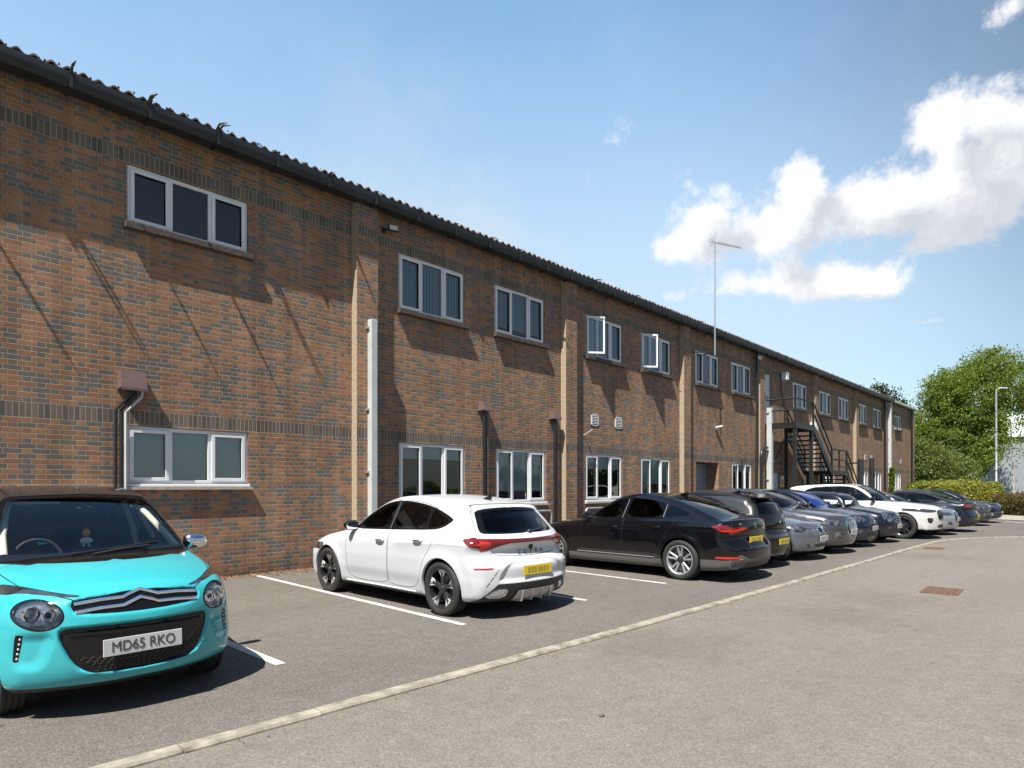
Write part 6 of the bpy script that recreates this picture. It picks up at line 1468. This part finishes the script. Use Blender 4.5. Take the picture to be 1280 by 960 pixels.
def bmw_extra(root, sh, cu):
    x = on_rear(sh, .0, 0.69, .014); p = plate(root, x, 0, .695, False, None)
    m = MB()
    for yy, ww in [(.16, .05), (.10, .04), (.045, .045), (-.05, .035), (-.1, .05), (-.16, .045)]: m.box((-.0048, yy - ww / 2, -.028), (-.0062, yy + ww / 2, .030))
    m.build('plate_lettering', principled('blurred_ink_b', (.34, .28, .06), .4), p)
    xb = on_rear(sh, 0, .93, .004); b = MB(); b.lathe([(.041, 0), (.041, -.008), (.036, -.010)], 28, 'x'); b.m = 1; b.lathe([(.036, -.009), (.001, -.010)], 28, 'x')
    o = b.build('badge', [M['chrome'], M['black_gloss']], root, smooth=30, loc=(xb, 0, .935))
    q = MB()
    for a0 in (0, math.pi):
        q.prism([(0, 0)] + [(.024 * math.cos(a0 + t), .024 * math.sin(a0 + t)) for t in np.linspace(0, math.pi / 2, 8)], -.0115, -.0105, 'x')
    q.build('emblem', principled('emblem_blue', (.05, .22, .6), .3), o)
    t = text_obj('lettering', 'i4', .06, M['chrome'], root, (on_rear(sh, .46, .955, .005), .46, .965), (R(90), 0, R(-90 - 8)), ext=.002, sx=1.2)
    a = MB(); zt = float(sh.surf_z([-3.25], [0])[0]); a.prism([(-3.15, zt - .01), (-3.34, zt + .055), (-3.39, zt + .05), (-3.38, zt - .02)], -.013, .013, 'y'); a.build('roof_aerial', P_BLACK, root, bevel=.006)
    for s in (1, -1):
        q = MB(); xs = np.linspace(-1.45, -3.2, 8); ys = sh.surf_y(xs, np.full(8, .355)); q.tube([(float(a_), s * (float(b_) + .003), .352) for a_, b_ in zip(xs, ys)], .007, 6); q.build('sill_line', M['satin'], root, smooth=50)
        q = MB(); 
        for (xa, za, xc, zc) in ((-2.475, 1.01, -2.525, 1.355), (-3.345, 1.05, -3.365, 1.27)): q.bar((xa, s * (sh.surf_y(np.array([xa]), np.array([za]))[0] + .001), za), (xc, s * (sh.surf_y(np.array([xc]), np.array([zc]))[0] + .001), zc), .006, .010, (0, s, 0))
        q.build('pillar_trim', M['satin'], root)
        q = MB(); ring = [(on_rear(sh, y, z, .006), s * y, z) for y, z in ((.56, .40), (.80, .375), (.78, .29), (.70, .245), (.58, .25))]; q.tube(ring, .006, 6); q.build('bumper_accent', M['satin'], root, smooth=50)
def lift2(P, k=1.06): return [(a, b if b < 1.0 else 1.0 + (b - 1.0) * k) for a, b in P]
BMW['H'] = 1.0 + .442 * 1.06; BMW['extra'] = bmw_extra
for q_ in ('sil', 'dlo', 'ws', 'rw'): BMW[q_] = lift2(BMW[q_])
BMW['win'] = [lift2(q_) for q_ in BMW['win']]; BMW['doors'] = [lift2(q_) for q_ in BMW['doors']]
def make_bmw():
    root = empty('parked_car'); tag(root, 'glossy black four door fastback with grey sills, between the white and bronze hatchbacks', 'car', 'cars parked along the building')
    build_car(BMW, root); return root
# ------------------------------------------------------------------ the rest of the row, one shape recipe with its own figures for each car
def gen(L, W, H, xf, wb, rt, nose=(.42, .60, .74), bonnet=(.84, .92), cowl=(-1.05, .98), hdr=(-1.95, None), tail='hatch', bz=(.92, .98), **k):
    zc = cowl[1]; xh, zh = hdr[0], hdr[1] or H - .07; b0, b1 = bz
    s = [(-.04, .26), (-.0, nose[0]), (-.01, nose[1]), (-.06, nose[2]), (-.17, nose[2] + (bonnet[0] - nose[2]) * .7), (-.42, bonnet[0] + .02), (cowl[0] * .72, bonnet[1] + .01), cowl, (cowl[0] - .14, zc + .045), ((cowl[0] + xh) / 2 - .02, (zc + zh) / 2 + .035), (xh, zh), (xh - .3, H - .018), (xh - .75, H)]
    if tail == 'hatch': s += [(-L * .70, H - .012), (-L + .55, H - .075), (-L + .38, H - .125), (-L + .36, H - .16), (-L + .24, (H + 1.0) / 2), (-L + .10, 1.0), (-L + .07, .86), (-L + .06, .72), (-L + .01, .62), (-L, .48), (-L + .03, .32), (-L + .12, .22)]
    elif tail == 'suv': s += [(-L * .70, H - .005), (-L + .50, H - .07), (-L + .28, H - .13), (-L + .27, H - .17), (-L + .20, 1.30), (-L + .08, 1.10), (-L + .06, .9), (-L + .05, .75), (-L + .0, .65), (-L, .5), (-L + .05, .36), (-L + .14, .27)]
    elif tail == 'mini': s += [(-L * .70, H - .01), (-L + .28, H - .07), (-L + .20, H - .11), (-L + .16, 1.1), (-L + .10, .9), (-L + .02, .6), (-L, .45), (-L + .03, .3), (-L + .1, .22)]
    else: s += [(-L * .60, H - .012), (-L + 1.45, H - .10), (-L + 1.0, H - .24), (-L + .62, 1.085), (-L + .38, 1.04), (-L + .13, 1.035), (-L + .10, 1.01), (-L + .08, .9), (-L + .07, .74), (-L + .01, .62), (-L, .48), (-L + .03, .32), (-L + .12, .22)]
    zb_ = .25 if tail == 'suv' else .18
    s += [(-L + .5, zb_ + .01), (-L * .5, zb_), (-.5, zb_), (-.12, zb_ + .02)]
    dz = zc - .02; B = -wb + xf
    xr_ = {'hatch': -L + .72, 'suv': -L + .62, 'mini': -L + .45, 'saloon': -L + .98}[tail]; ztop = H - .075
    m1 = (cowl[0] - .42); xm = (m1 + xr_) * .5 + .02
    f = lambda x: ztop - .0 - .05 * max(0, (xm - x) / (xm - xr_)) ** 2
    dlo = [(m1, dz + .01), (xm, dz + .03), (xr_ + .22, dz + .055), (xr_, dz + .13), (xr_ + .12, dz + .20), (xr_ + .42, f(xr_ + .4) - .03), (xm, ztop + .005), (xh - .25, ztop - .015), (xh + .02, ztop - .13), (m1 - .04, dz + .09)]
    win = [[(m1 - .12, dz + .035), (xm + .04, dz + .05), (xm + .02, ztop - .02), (xh - .24, ztop - .04), (xh + .0, ztop - .16)], [(xm - .04, dz + .05), (xr_ + .30, dz + .075), (xr_ + .10, dz + .135), (xr_ + .2, dz + .2), (xr_ + .45, f(xr_ + .45) - .06), (xm - .05, ztop - .018)]]
    wt = W / 2
    ws = [(-.8, zc - .03), (wt - .10, zc - .03), (wt - .13, zc + .05), (wt * .66, H - .12), (wt * .60, H - .062), (-.8, H - .045)]
    c = dict(L=L, W=W, H=H, xf=xf, xr=B, rt=rt, ra=rt + .038, rim=rt * .70, wstyle=k.pop('wstyle', WH_TWO), nsp=k.pop('nsp', 7), h=k.pop('h', .03), sil=s, near=0,
        bend=[(-L - .1, -.30), (-L + .25, -.26), (-L + .9, -.08), (-L * .6, 0), (xh, .12), (cowl[0], .22), (-.5, .27), (0, k.pop('nb', .42))],
        belt=[(-L - .1, b1), (-L + .7, b1 + .01), (cowl[0], b0 + .01), (-.5, b0 - .07), (0, nose[2] + .0)], plan=[(-L - .1, .88), (-L + .5, .965), (-L + 1.1, 1), (-1.0, 1), (-.4, .96), (0, .88)], up=[(0, .945), (.05, .905), (1, k.pop('roofw', .66))],
        crease=[(-.10, .014, .05, -L + .3, -.7)], ws=ws, ws_rim=.02, ws_x=xh - .15, dlo=dlo, win=win, win_mat=[M['glass_tint'], M['glass_dark']], rw_mat=M['glass_dark'],
        doors=[[(cowl[0] - .28, .45), (cowl[0] - .33, .30), (xm + .03, .30), (xm, .45), (xm, ztop + .015), (xh - .2, ztop + .01), (xh + .1, ztop - .13), (cowl[0] - .26, dz)], [(xm - .01, .45), (xm - .0, .30), (B + .62, .30), (B + .46, .44), (B + .33, .68), (B + .15, .86), (xr_ + .35, dz), (xr_ + .4, f(xr_ + .4)), (xm - .02, ztop + .015)]],
        handles=[(xm + .17, dz - .09), (xr_ + .62, dz - .06)], mirror=(cowl[0] - .40, dz + .075), cab=(cowl[0] - .25, -L + .7), seat=(cowl[0] + xm) / 2 - .30, dash=cowl[0] - .32, dashz=zc - .03, shelf=.85, trim=[(-L - .1, zb_ + .05), (.1, zb_ + .05)])
    if tail in ('hatch', 'suv', 'mini'):
        c['rw'] = [(-.2, 1.02), (wt - .27, 1.02), (wt - .24, 1.06), (wt * .62, H - .22), (wt * .58, H - .17), (-.2, H - .15)]; c['rear_x'] = -L + .9; c['rw_rim'] = .02
    else:
        c['rw'] = [(-.2, 1.08), (wt - .28, 1.08), (wt - .26, 1.10), (wt * .58, H - .12), (-.2, H - .07)]; c['rear_x'] = -L * .58; c['rw_rim'] = .015
    if tail == 'mini': c['doors'] = c['doors'][:1]; c['handles'] = c['handles'][:1]
    c.update(k); return c
def lamps(hl, gr, low=None, fog=None, extra=()):
    def cuts(cu):
        o = [('hl', cu.g_front(hl, -.9, 1), ['body'])]
        for i, g in enumerate(gr): o.append(('gr', cu.g_front(g, -.6, 1), ['body']))
        if low: o.append(('low', cu.g_front(low, -.6, 1), ['body', 'lower_trim']))
        if fog: o.append(('fog', cu.g_front(fog, -.6, 1), ['body']))
        for lab, g, into in extra: o.append((lab, g(cu), into))
        return o
    return cuts
FP = lambda gm='black_gloss': [('hl', 'headlight', M['lamp'], 1, .002), ('gr', 'grille', M[gm], 0, -.006), ('low', 'lower_grille', M['black_plastic'], 0, -.008), ('fog', 'fog_lamp', M['lamp'], 1, -.004)]
def front_bits(plate_z, badge=None, slats=None, ring=None, txt=None):
    def ex(root, sh, cu):
        if plate_z: plate(root, on_front(sh, .15, plate_z, .012), 0, plate_z, True, None); p = [o for o in root.children if o.name.startswith('number_plate')][-1]
        if plate_z:
            m = MB()
            for yy in (-.19, -.13, -.07, -.01, .07, .13, .19): m.box((.0045, yy - .022, -.03), (.0058, yy + .022, .03))
            m.build('plate_lettering', M['plate_grey'], p)
        if badge: b = MB(); b.lathe([(.045, -.004), (.045, .008), (.03, .012), (.001, .012)], 20, 'x', (on_front(sh, 0, badge, .0), 0, badge)); b.build('badge', M['chrome'], root, smooth=40)
        if slats:
            kind, z0, z1, y0, y1, n = slats; m = MB()
            if kind == 'v':
                for i in range(n): y = -y1 + 2 * y1 * (i + .5) / n; m.tube([(on_front(sh, abs(y), z0, .006), y, z0), (on_front(sh, abs(y), (z0 + z1) / 2, .008), y, (z0 + z1) / 2), (on_front(sh, abs(y), z1, .006), y, z1)], .009, 6)
            else:
                for i in range(n):
                    z = z0 + (z1 - z0) * (i + .5) / n
                    for s in ((1, -1) if y0 > 0 else (1,)):
                        ys = np.linspace(y0 if y0 > 0 else -y1, y1, 7); m.tube([(on_front(sh, abs(y), z, .006), s * y, z) for y in ys], .008, 6)
            m.build('grille_bars', M['chrome'], root, smooth=50)
        if ring:
            m = MB()
            for s in ((1, -1) if min(p[0] for p in ring) > .005 else (1,)):
                pr = chaikin(ring if s == 1 and min(p[0] for p in ring) > .005 or min(p[0] for p in ring) > .005 else ring + [(-a, b) for a, b in ring[::-1]], 1)
                pp = [(on_front(sh, abs(y), z, .006), s * y, z) for y, z in pr]; m.tube(pp + [pp[0]], .010, 6, False)
            m.build('grille_surround', M['chrome'], root, smooth=50)
        w = MB(); zc = [p for p in cu.sh.c['sil']][8][1]; 
        w.tube([(surf_ws(sh, -.3, zc) + .02, -.3, zc + .01), (surf_ws(sh, .3, zc + .05) + .02, .32, zc + .06)], .008, 6); w.build('wiper', M['black_plastic'], root)
    return ex
M['plate_grey'] = principled('plate_grey', (.25, .25, .25), .4)
P_DKBRONZE = paint('paint_bronze', (.05, .047, .045), .7, .35, .7); P_BLUEGREY = paint('paint_bluegrey', (.17, .185, .215), .7, .32); P_GREY = paint('paint_grey', (.10, .10, .11), .7, .32); P_NAVY = paint('paint_navy', (.006, .011, .032), .3, .3, .7)
P_NAVY2 = paint('paint_dark_navy', (.006, .009, .020), .3, .3, .7); P_SILVER = paint('paint_silver', (.50, .53, .57), .8, .3); P_DGREY = paint('paint_dark_grey', (.07, .07, .072), .6, .32)
P_WHITE2 = paint('paint_warm_white', (.54, .535, .52), cw=.7)
M['sunshade'] = principled('sunshade', (.015, .045, .24), .4, .35, bump=(6, .8, .05))
def rear_bits(pz, pt=False, spoiler=None, badge=None):
    def ex(root, sh, cu):
        plate(root, on_rear(sh, .1, pz, .012), 0, pz, False, None)
        p = [o for o in root.children if o.name.startswith('number_plate')][-1]; m = MB()
        for yy in (-.18, -.12, -.06, .02, .09, .15): m.box((-.0058, yy - .024, -.03), (-.0045, yy + .024, .03))
        m.build('plate_lettering', MATS['blurred_ink'], p)
        if badge: b = MB(); b.lathe([(.04, .004), (.04, -.008), (.001, -.012)], 20, 'x', (on_rear(sh, 0, badge, .0), 0, badge)); b.build('badge', M['chrome'], root, smooth=40)
        if spoiler:
            H, L = sh.H, sh.L; z = spoiler; x = on_rear(sh, 0, z, 0) ; s_ = MB(); yw = .52
            s_.add([(x + .26, -yw, z + .06), (x + .26, yw, z + .06), (x - .10, yw - .04, z + .005), (x - .10, -yw + .04, z + .005), (x + .2, -yw, z - .0), (x + .2, yw, z - .0), (x - .09, yw - .04, z - .022), (x - .09, -yw + .04, z - .022)], [(0, 1, 2, 3), (7, 6, 5, 4), (3, 2, 6, 7), (0, 3, 7, 4), (1, 5, 6, 2)]); s_.build('spoiler', M['black_gloss'], root, bevel=.01)
        a = MB(); zt = float(sh.surf_z([-sh.L + 1.0], [0])[0]); a.prism([(-sh.L + 1.1, zt - .01), (-sh.L + .92, zt + .05), (-sh.L + .88, zt + .045), (-sh.L + .9, zt - .02)], -.012, .012, 'y'); a.build('roof_aerial', M['black_gloss'], root)
    return ex
OTHERS = []
# 4  bronze hatchback with a black tailgate and spoiler, tail to the road
def c4cuts(cu):
    L = 4.02
    return [('gate', cu.g_rear([(-.3, .66), (.50, .66), (.62, .78), (.66, .98), (.54, 1.33), (.4, 1.40), (-.3, 1.42)], -L + .55, 1), ['body', 'rw_trim']), ('tail', cu.g_rear([(.50, .80), (.80, .78), (.95, .84), (.95, .92), (.60, .93)], -L + .34, 1), ['body', 'gate']),
            ('low', cu.g_rear([(-.3, .60), (.6, .60), (.78, .50), (.9, .45), (.9, .1), (-.3, .1)], -L + .5, 1), ['body', 'lower_trim']), ('hl', cu.g_front([(.4, .66), (.8, .66), (.8, .76), (.5, .74)], -.6, 1), ['body'])]
OTHERS.append((gen(4.02, 1.77, 1.47, -.80, 2.57, .335, tail='hatch', bz=(.94, 1.02), cowl=(-.95, 1.02), hdr=(-1.75, 1.43), paint=P_DKBRONZE, cuts=c4cuts, mirror_mat=M['black_gloss'], roof=lambda cu: (lambda P: 1.385 - P[:, 2]), roof_mat=M['black_gloss'],
    parts=[('gate', 'tailgate', M['black_gloss'], 0, .003), ('tail', 'tail_light', M['lens_dark_red'], 1, .004), ('low', 'rear_bumper', M['black_gloss'], 0, .004), ('hl', 'headlight', M['lamp'], 1, 0)], extra=rear_bits(.52, spoiler=1.36, badge=.90)), (12.95, 8.77), 90, 'bronze hatchback with black tailgate, jutting roof spoiler and yellow number plate low down', 'tail'))
# 5  blue grey hatchback, nose to the road
OTHERS.append((gen(4.24, 1.75, 1.42, -.74, 2.66, .315, paint=P_BLUEGREY, nose=(.44, .60, .70), bonnet=(.83, .93), cowl=(-1.22, .985), hdr=(-2.0, 1.35), handle_mat=P_BLUEGREY,
    cuts=lamps([(.34, .615), (.62, .60), (.9, .63), (.95, .72), (.80, .765), (.60, .735), (.36, .69)], [[(.035, .69), (.13, .70), (.24, .685), (.25, .62), (.18, .585), (.05, .59)]], [(-.3, .37), (.36, .37), (.42, .30), (-.3, .29)], [(.50, .36), (.62, .37), (.64, .30), (.52, .29)]),
    parts=FP(), extra=front_bits(.47, .735, ring=[(.03, .695), (.13, .705), (.245, .69), (.26, .62), (.18, .578), (.04, .582)])), (14.95, 4.62), -90, 'blue grey hatchback with kidney shaped twin grilles and wide angular headlights', 'front'))
# 6  graphite car with upright slatted grille
OTHERS.append((gen(4.48, 1.83, 1.52, -.86, 2.68, .345, paint=P_GREY, nose=(.46, .66, .80), bonnet=(.93, 1.01), cowl=(-1.20, 1.06), hdr=(-1.95, 1.45), bz=(.98, 1.04), handle_mat=P_GREY,
    cuts=lamps([(.40, .70), (.62, .66), (.92, .70), (.98, .80), (.80, .80), (.42, .765)], [[(-.3, .80), (.28, .80), (.37, .70), (.35, .50), (.26, .40), (-.3, .40)]], None, [(.48, .50), (.72, .53), (.74, .38), (.46, .36)]),
    parts=FP('black_plastic'), extra=front_bits(.52, slats=('v', .43, .78, 0, .30, 9), ring=[(.01, .805), (.285, .805), (.375, .70), (.355, .50), (.265, .395), (.01, .395)])), (16.95, 4.55), -90, 'graphite grey car with tall chrome slatted grille and curved daytime lights', 'front'))
# 7  navy hatchback with a blue sunshade
def c7x(root, sh, cu):
    front_bits(.50, .66, slats=('h', .60, .70, 0, .36, 2))(root, sh, cu)
    q = MB(); n = 12; zs = np.linspace(1.03, 1.42, 8); ys = np.linspace(-.60, .60, n)
    for j, z in enumerate(zs):
        for y in ys: yy = y * (1 - .18 * j / 7); q.v.append((surf_ws(sh, abs(yy), z) - .035, yy, z))
    for j in range(7):
        for i in range(n - 1): q.f.append((j * n + i, j * n + i + 1, (j + 1) * n + i + 1, (j + 1) * n + i)); q.mi.append(0)
    q.build('sunshade', M['sunshade'], root, smooth=60)
OTHERS.append((gen(4.25, 1.78, 1.50, -.82, 2.62, .325, paint=P_NAVY, nose=(.44, .62, .74), bonnet=(.88, .97), cowl=(-1.08, 1.03), hdr=(-1.85, 1.42), bz=(.95, 1.02),
    cuts=lamps([(.36, .72), (.60, .66), (.85, .68), (.92, .82), (.84, .90), (.66, .85), (.40, .775)], [[(-.3, .72), (.34, .72), (.40, .64), (.30, .58), (-.3, .58)]], [(-.3, .42), (.44, .42), (.50, .30), (-.3, .29)], [(.56, .46), (.70, .47), (.71, .39), (.57, .38)]),
    parts=FP('black_plastic'), extra=c7x), (19.05, 4.60), -90, 'navy blue hatchback with shiny blue sunshade behind its windscreen', 'front'))
# 8  navy retro hatchback with round lamps
def c8c(cu):
    F_ = cu.g_front; e = ell(.56, .74, .135, .115, .15)
    return [('hlr', F_(ell(.56, .74, .150, .130, .15), -.9, 0), ['body']), ('hl', F_(e, -.9, 0), ['hlr']), ('gr', F_([(-.3, .74), (.28, .74), (.34, .68), (.31, .60), (.22, .565), (-.3, .56)], -.6, 1), ['body']), ('low', F_([(-.3, .42), (.50, .42), (.56, .30), (-.3, .29)], -.6, 1), ['body', 'lower_trim']), ('fog', F_(ell(.56, .44, .05, .045), -.6, 0), ['body'])]
OTHERS.append((gen(3.72, 1.70, 1.41, -.68, 2.47, .31, tail='mini', paint=P_NAVY2, nose=(.44, .60, .78), bonnet=(.89, .955), cowl=(-.98, 1.0), hdr=(-1.42, 1.35), bz=(.95, .97), roofw=.72, wstyle=WH_ALLOY, roof=lambda cu: (lambda P: np.maximum(1.345 - P[:, 2], P[:, 0] + 1.2)), roof_mat=P_NAVY2,
    win_mat=[M['glass_clear'], M['glass_clear']], cuts=c8c, parts=FP('black_plastic') + [('hlr', 'headlight_ring', M['chrome'], 1, .003)], extra=front_bits(.47, .80, slats=('h', .585, .72, 0, .28, 3), ring=[(.01, .745), (.285, .745), (.35, .68), (.32, .60), (.22, .555), (.01, .55)])), (21.05, 4.45), -90, 'small dark navy retro hatchback with round chrome ringed headlights', 'front'))
# 9  white sports utility
def c9x(root, sh, cu):
    front_bits(None)(root, sh, cu)
    for s in (1, -1):
        q = MB(); x, z = -1.42, .83; y = sh.surf_y(np.array([x]), np.array([z]))[0]; q.box((x - .16, s * y - .006, z - .012), (x + .16, s * y + .006, z + .016)); q.build('side_vent', M['black_gloss'], root, bevel=.004)
        q = MB(); xs = np.linspace(-1.7, -4.0, 8); zr = [float(v) + .012 for v in sh.surf_z(xs, np.full(8, .58))]; q.tube([(float(a_), s * .58, b_) for a_, b_ in zip(xs, zr)], .012, 6); q.build('roof_rail', M['black_gloss'], root)
OTHERS.append((gen(4.73, 1.94, 1.66, -.90, 2.874, .385, tail='suv', paint=P_WHITE2, nose=(.50, .72, .90), bonnet=(1.00, 1.07), cowl=(-1.32, 1.13), hdr=(-2.15, 1.57), bz=(1.04, 1.13), wstyle=WH_DARK, nsp=5, near=1, nb=.46, mirror_mat=M['black_gloss'],
    cuts=lamps([(.42, .82), (.60, .80), (.88, .80), (1.0, .86), (.98, .93), (.72, .895), (.44, .875)], [[(-.3, .87), (.36, .87), (.42, .80), (.38, .60), (.28, .55), (-.3, .55)]], [(-.3, .44), (.40, .44), (.44, .34), (-.3, .33)], [(.60, .63), (.84, .65), (.80, .49), (.66, .48)]),
    parts=[('hl', 'headlight', M['lamp_dk'], 1, .002), ('gr', 'grille', M['black_gloss'], 0, -.006), ('low', 'lower_grille', M['black_plastic'], 0, -.008), ('fog', 'air_intake', M['black_plastic'], 1, -.006)], extra=c9x), (23.55, 3.82), -90, 'large white sports utility vehicle with black wheels and black mirror caps', 'front'))
# 10 silver saloon
OTHERS.append((gen(4.52, 1.80, 1.42, -.85, 2.70, .325, tail='saloon', paint=P_SILVER, nose=(.44, .60, .72), bonnet=(.86, .94), cowl=(-1.25, .99), hdr=(-2.05, 1.35),
    cuts=lamps([(.42, .66), (.62, .64), (.9, .66), (.95, .75), (.80, .765), (.45, .73)], [[(-.3, .74), (.27, .74), (.36, .66), (.31, .42), (-.3, .42)]], None, [(.50, .44), (.68, .46), (.7, .36), (.48, .34)]),
    parts=FP(), extra=front_bits(.52, .70, slats=('h', .44, .73, 0, .27, 5))), (25.7, 3.72), -90, 'pale silver saloon mostly hidden behind the white utility vehicle', 'front'))
# 11 dark navy coupe, tail to the road
def c11c(cu):
    L = 4.70
    return [('tail', cu.g_rear([(.42, .87), (.62, .84), (.9, .85), (1, .90), (1, .98), (.7, .965), (.44, .945)], -L + .32, 1), ['body']), ('low', cu.g_rear([(-.3, .42), (.5, .42), (.72, .36), (.72, .1), (-.3, .1)], -L + .6, 1), ['body', 'lower_trim']), ('hl', cu.g_front([(.4, .66), (.8, .66), (.8, .76), (.5, .74)], -.6, 1), ['body'])]
OTHERS.append((gen(4.70, 1.83, 1.42, -.85, 2.84, .335, tail='saloon', paint=P_NAVY2, win_mat=[M['glass_tint']] * 2, cuts=c11c, parts=[('tail', 'tail_light', M['lens_dark_red'], 1, .004), ('low', 'rear_diffuser', M['black_plastic'], 0, 0), ('hl', 'headlight', M['lamp'], 1, 0)], extra=rear_bits(.56, badge=.86)), (27.9, 8.15), 90, 'dark navy coupe with red tail lights turned to the road near the far end', 'tail'))
# 12 dark grey saloon
OTHERS.append((gen(4.70, 1.84, 1.45, -.86, 2.82, .335, tail='saloon', paint=P_DGREY, nose=(.46, .64, .78), bonnet=(.89, .96), cowl=(-1.2, 1.01), hdr=(-2.0, 1.38),
    cuts=lamps([(.38, .72), (.62, .69), (.9, .70), (.96, .79), (.80, .81), (.42, .775)], [[(-.3, .77), (.25, .77), (.32, .70), (.26, .50), (-.3, .50)]], [(-.3, .42), (.6, .42), (.66, .30), (-.3, .29)], [(.54, .52), (.74, .54), (.74, .40), (.54, .38)]),
    parts=FP(), extra=front_bits(.46, .80)), (32.6, 3.58), -90, 'dark grey saloon second from the far end of the row', 'front'))
# 13 dark blue car at the far end
OTHERS.append((gen(4.40, 1.80, 1.44, -.84, 2.66, .325, paint=P_NAVY, nose=(.44, .62, .74), bonnet=(.86, .94), cowl=(-1.1, 1.0), hdr=(-1.9, 1.37),
    cuts=lamps([(.38, .68), (.62, .64), (.9, .66), (.96, .76), (.80, .79), (.42, .74)], [[(-.3, .70), (.34, .70), (.40, .60), (.32, .52), (-.3, .52)]], [(-.3, .42), (.5, .42), (.6, .30), (-.3, .29)], [(.56, .46), (.70, .47), (.71, .39), (.57, .38)]),
    parts=FP(), extra=front_bits(.46, .74)), (35.6, 3.55), -90, 'dark blue hatchback at the very end of the parked row', 'front'))
# white car far off, across the junction
OTHERS.append((gen(4.35, 1.79, 1.46, -.84, 2.63, .325, paint=P_WHITE, h=.04, cuts=lamps([(.38, .68), (.62, .64), (.9, .66), (.96, .76), (.80, .79), (.42, .74)], [[(-.3, .70), (.34, .70), (.40, .60), (.32, .52), (-.3, .52)]]), parts=FP(), extra=front_bits(.46)), (70.5, .3), -60, 'distant white car parked in front of the grey shed', 'front'))
r = make_citroen(); place(r, CIT, (1.56, 5.14), -90 + 1.0); r.scale = (1.02, 1.0, 1.085)
r = make_cupra(); place(r, CUP, (6.14, 9.65), 90 - .6); r.scale = (1.0, 1.01, 1.035)
r = make_bmw(); place(r, BMW, (11.05, 9.15), 90 - 1.5); r.scale = (1, 1, 1.02)
for (c, pos, yaw, label, kind) in OTHERS:
    r = empty('parked_car'); tag(r, label, 'car', 'cars parked along the building' if pos[0] < 60 else None)
    build_car(c, r); place(r, c, pos, yaw); r.scale = (1, 1, 1.03)
# a plush charm hanging from the mirror of the turquoise car
def charm():
    r = empty('hanging_charm', (1.62, 6.90, 1.12)); tag(r, 'yellow and white plush charm dangling behind the windscreen of the turquoise car', 'charm')
    q = MB(); q.ball((0, 0, .075), .034, 14, (1, .8, 1.05)); q.build('head', principled('plush_yellow', (.75, .42, .03), .9), r, smooth=60)
    q = MB(); q.ball((0, 0, .0), .045, 14, (1.15, .8, .75)); q.build('body', principled('plush_white', (.72, .78, .74), .9), r, smooth=60)
    for s in (-1, 1): q = MB(); q.ball((s * .022, -.005, -.045), .012, 10); q.build('foot', MATS['plush_white'], r, smooth=60)
    q = MB(); q.tube([(0, 0, .10), (0, 0, .16), (.012, 0, .172), (.0, 0, .185), (-.012, 0, .175)], .0022, 6); q.build('cord', M['satin'], r)
charm()
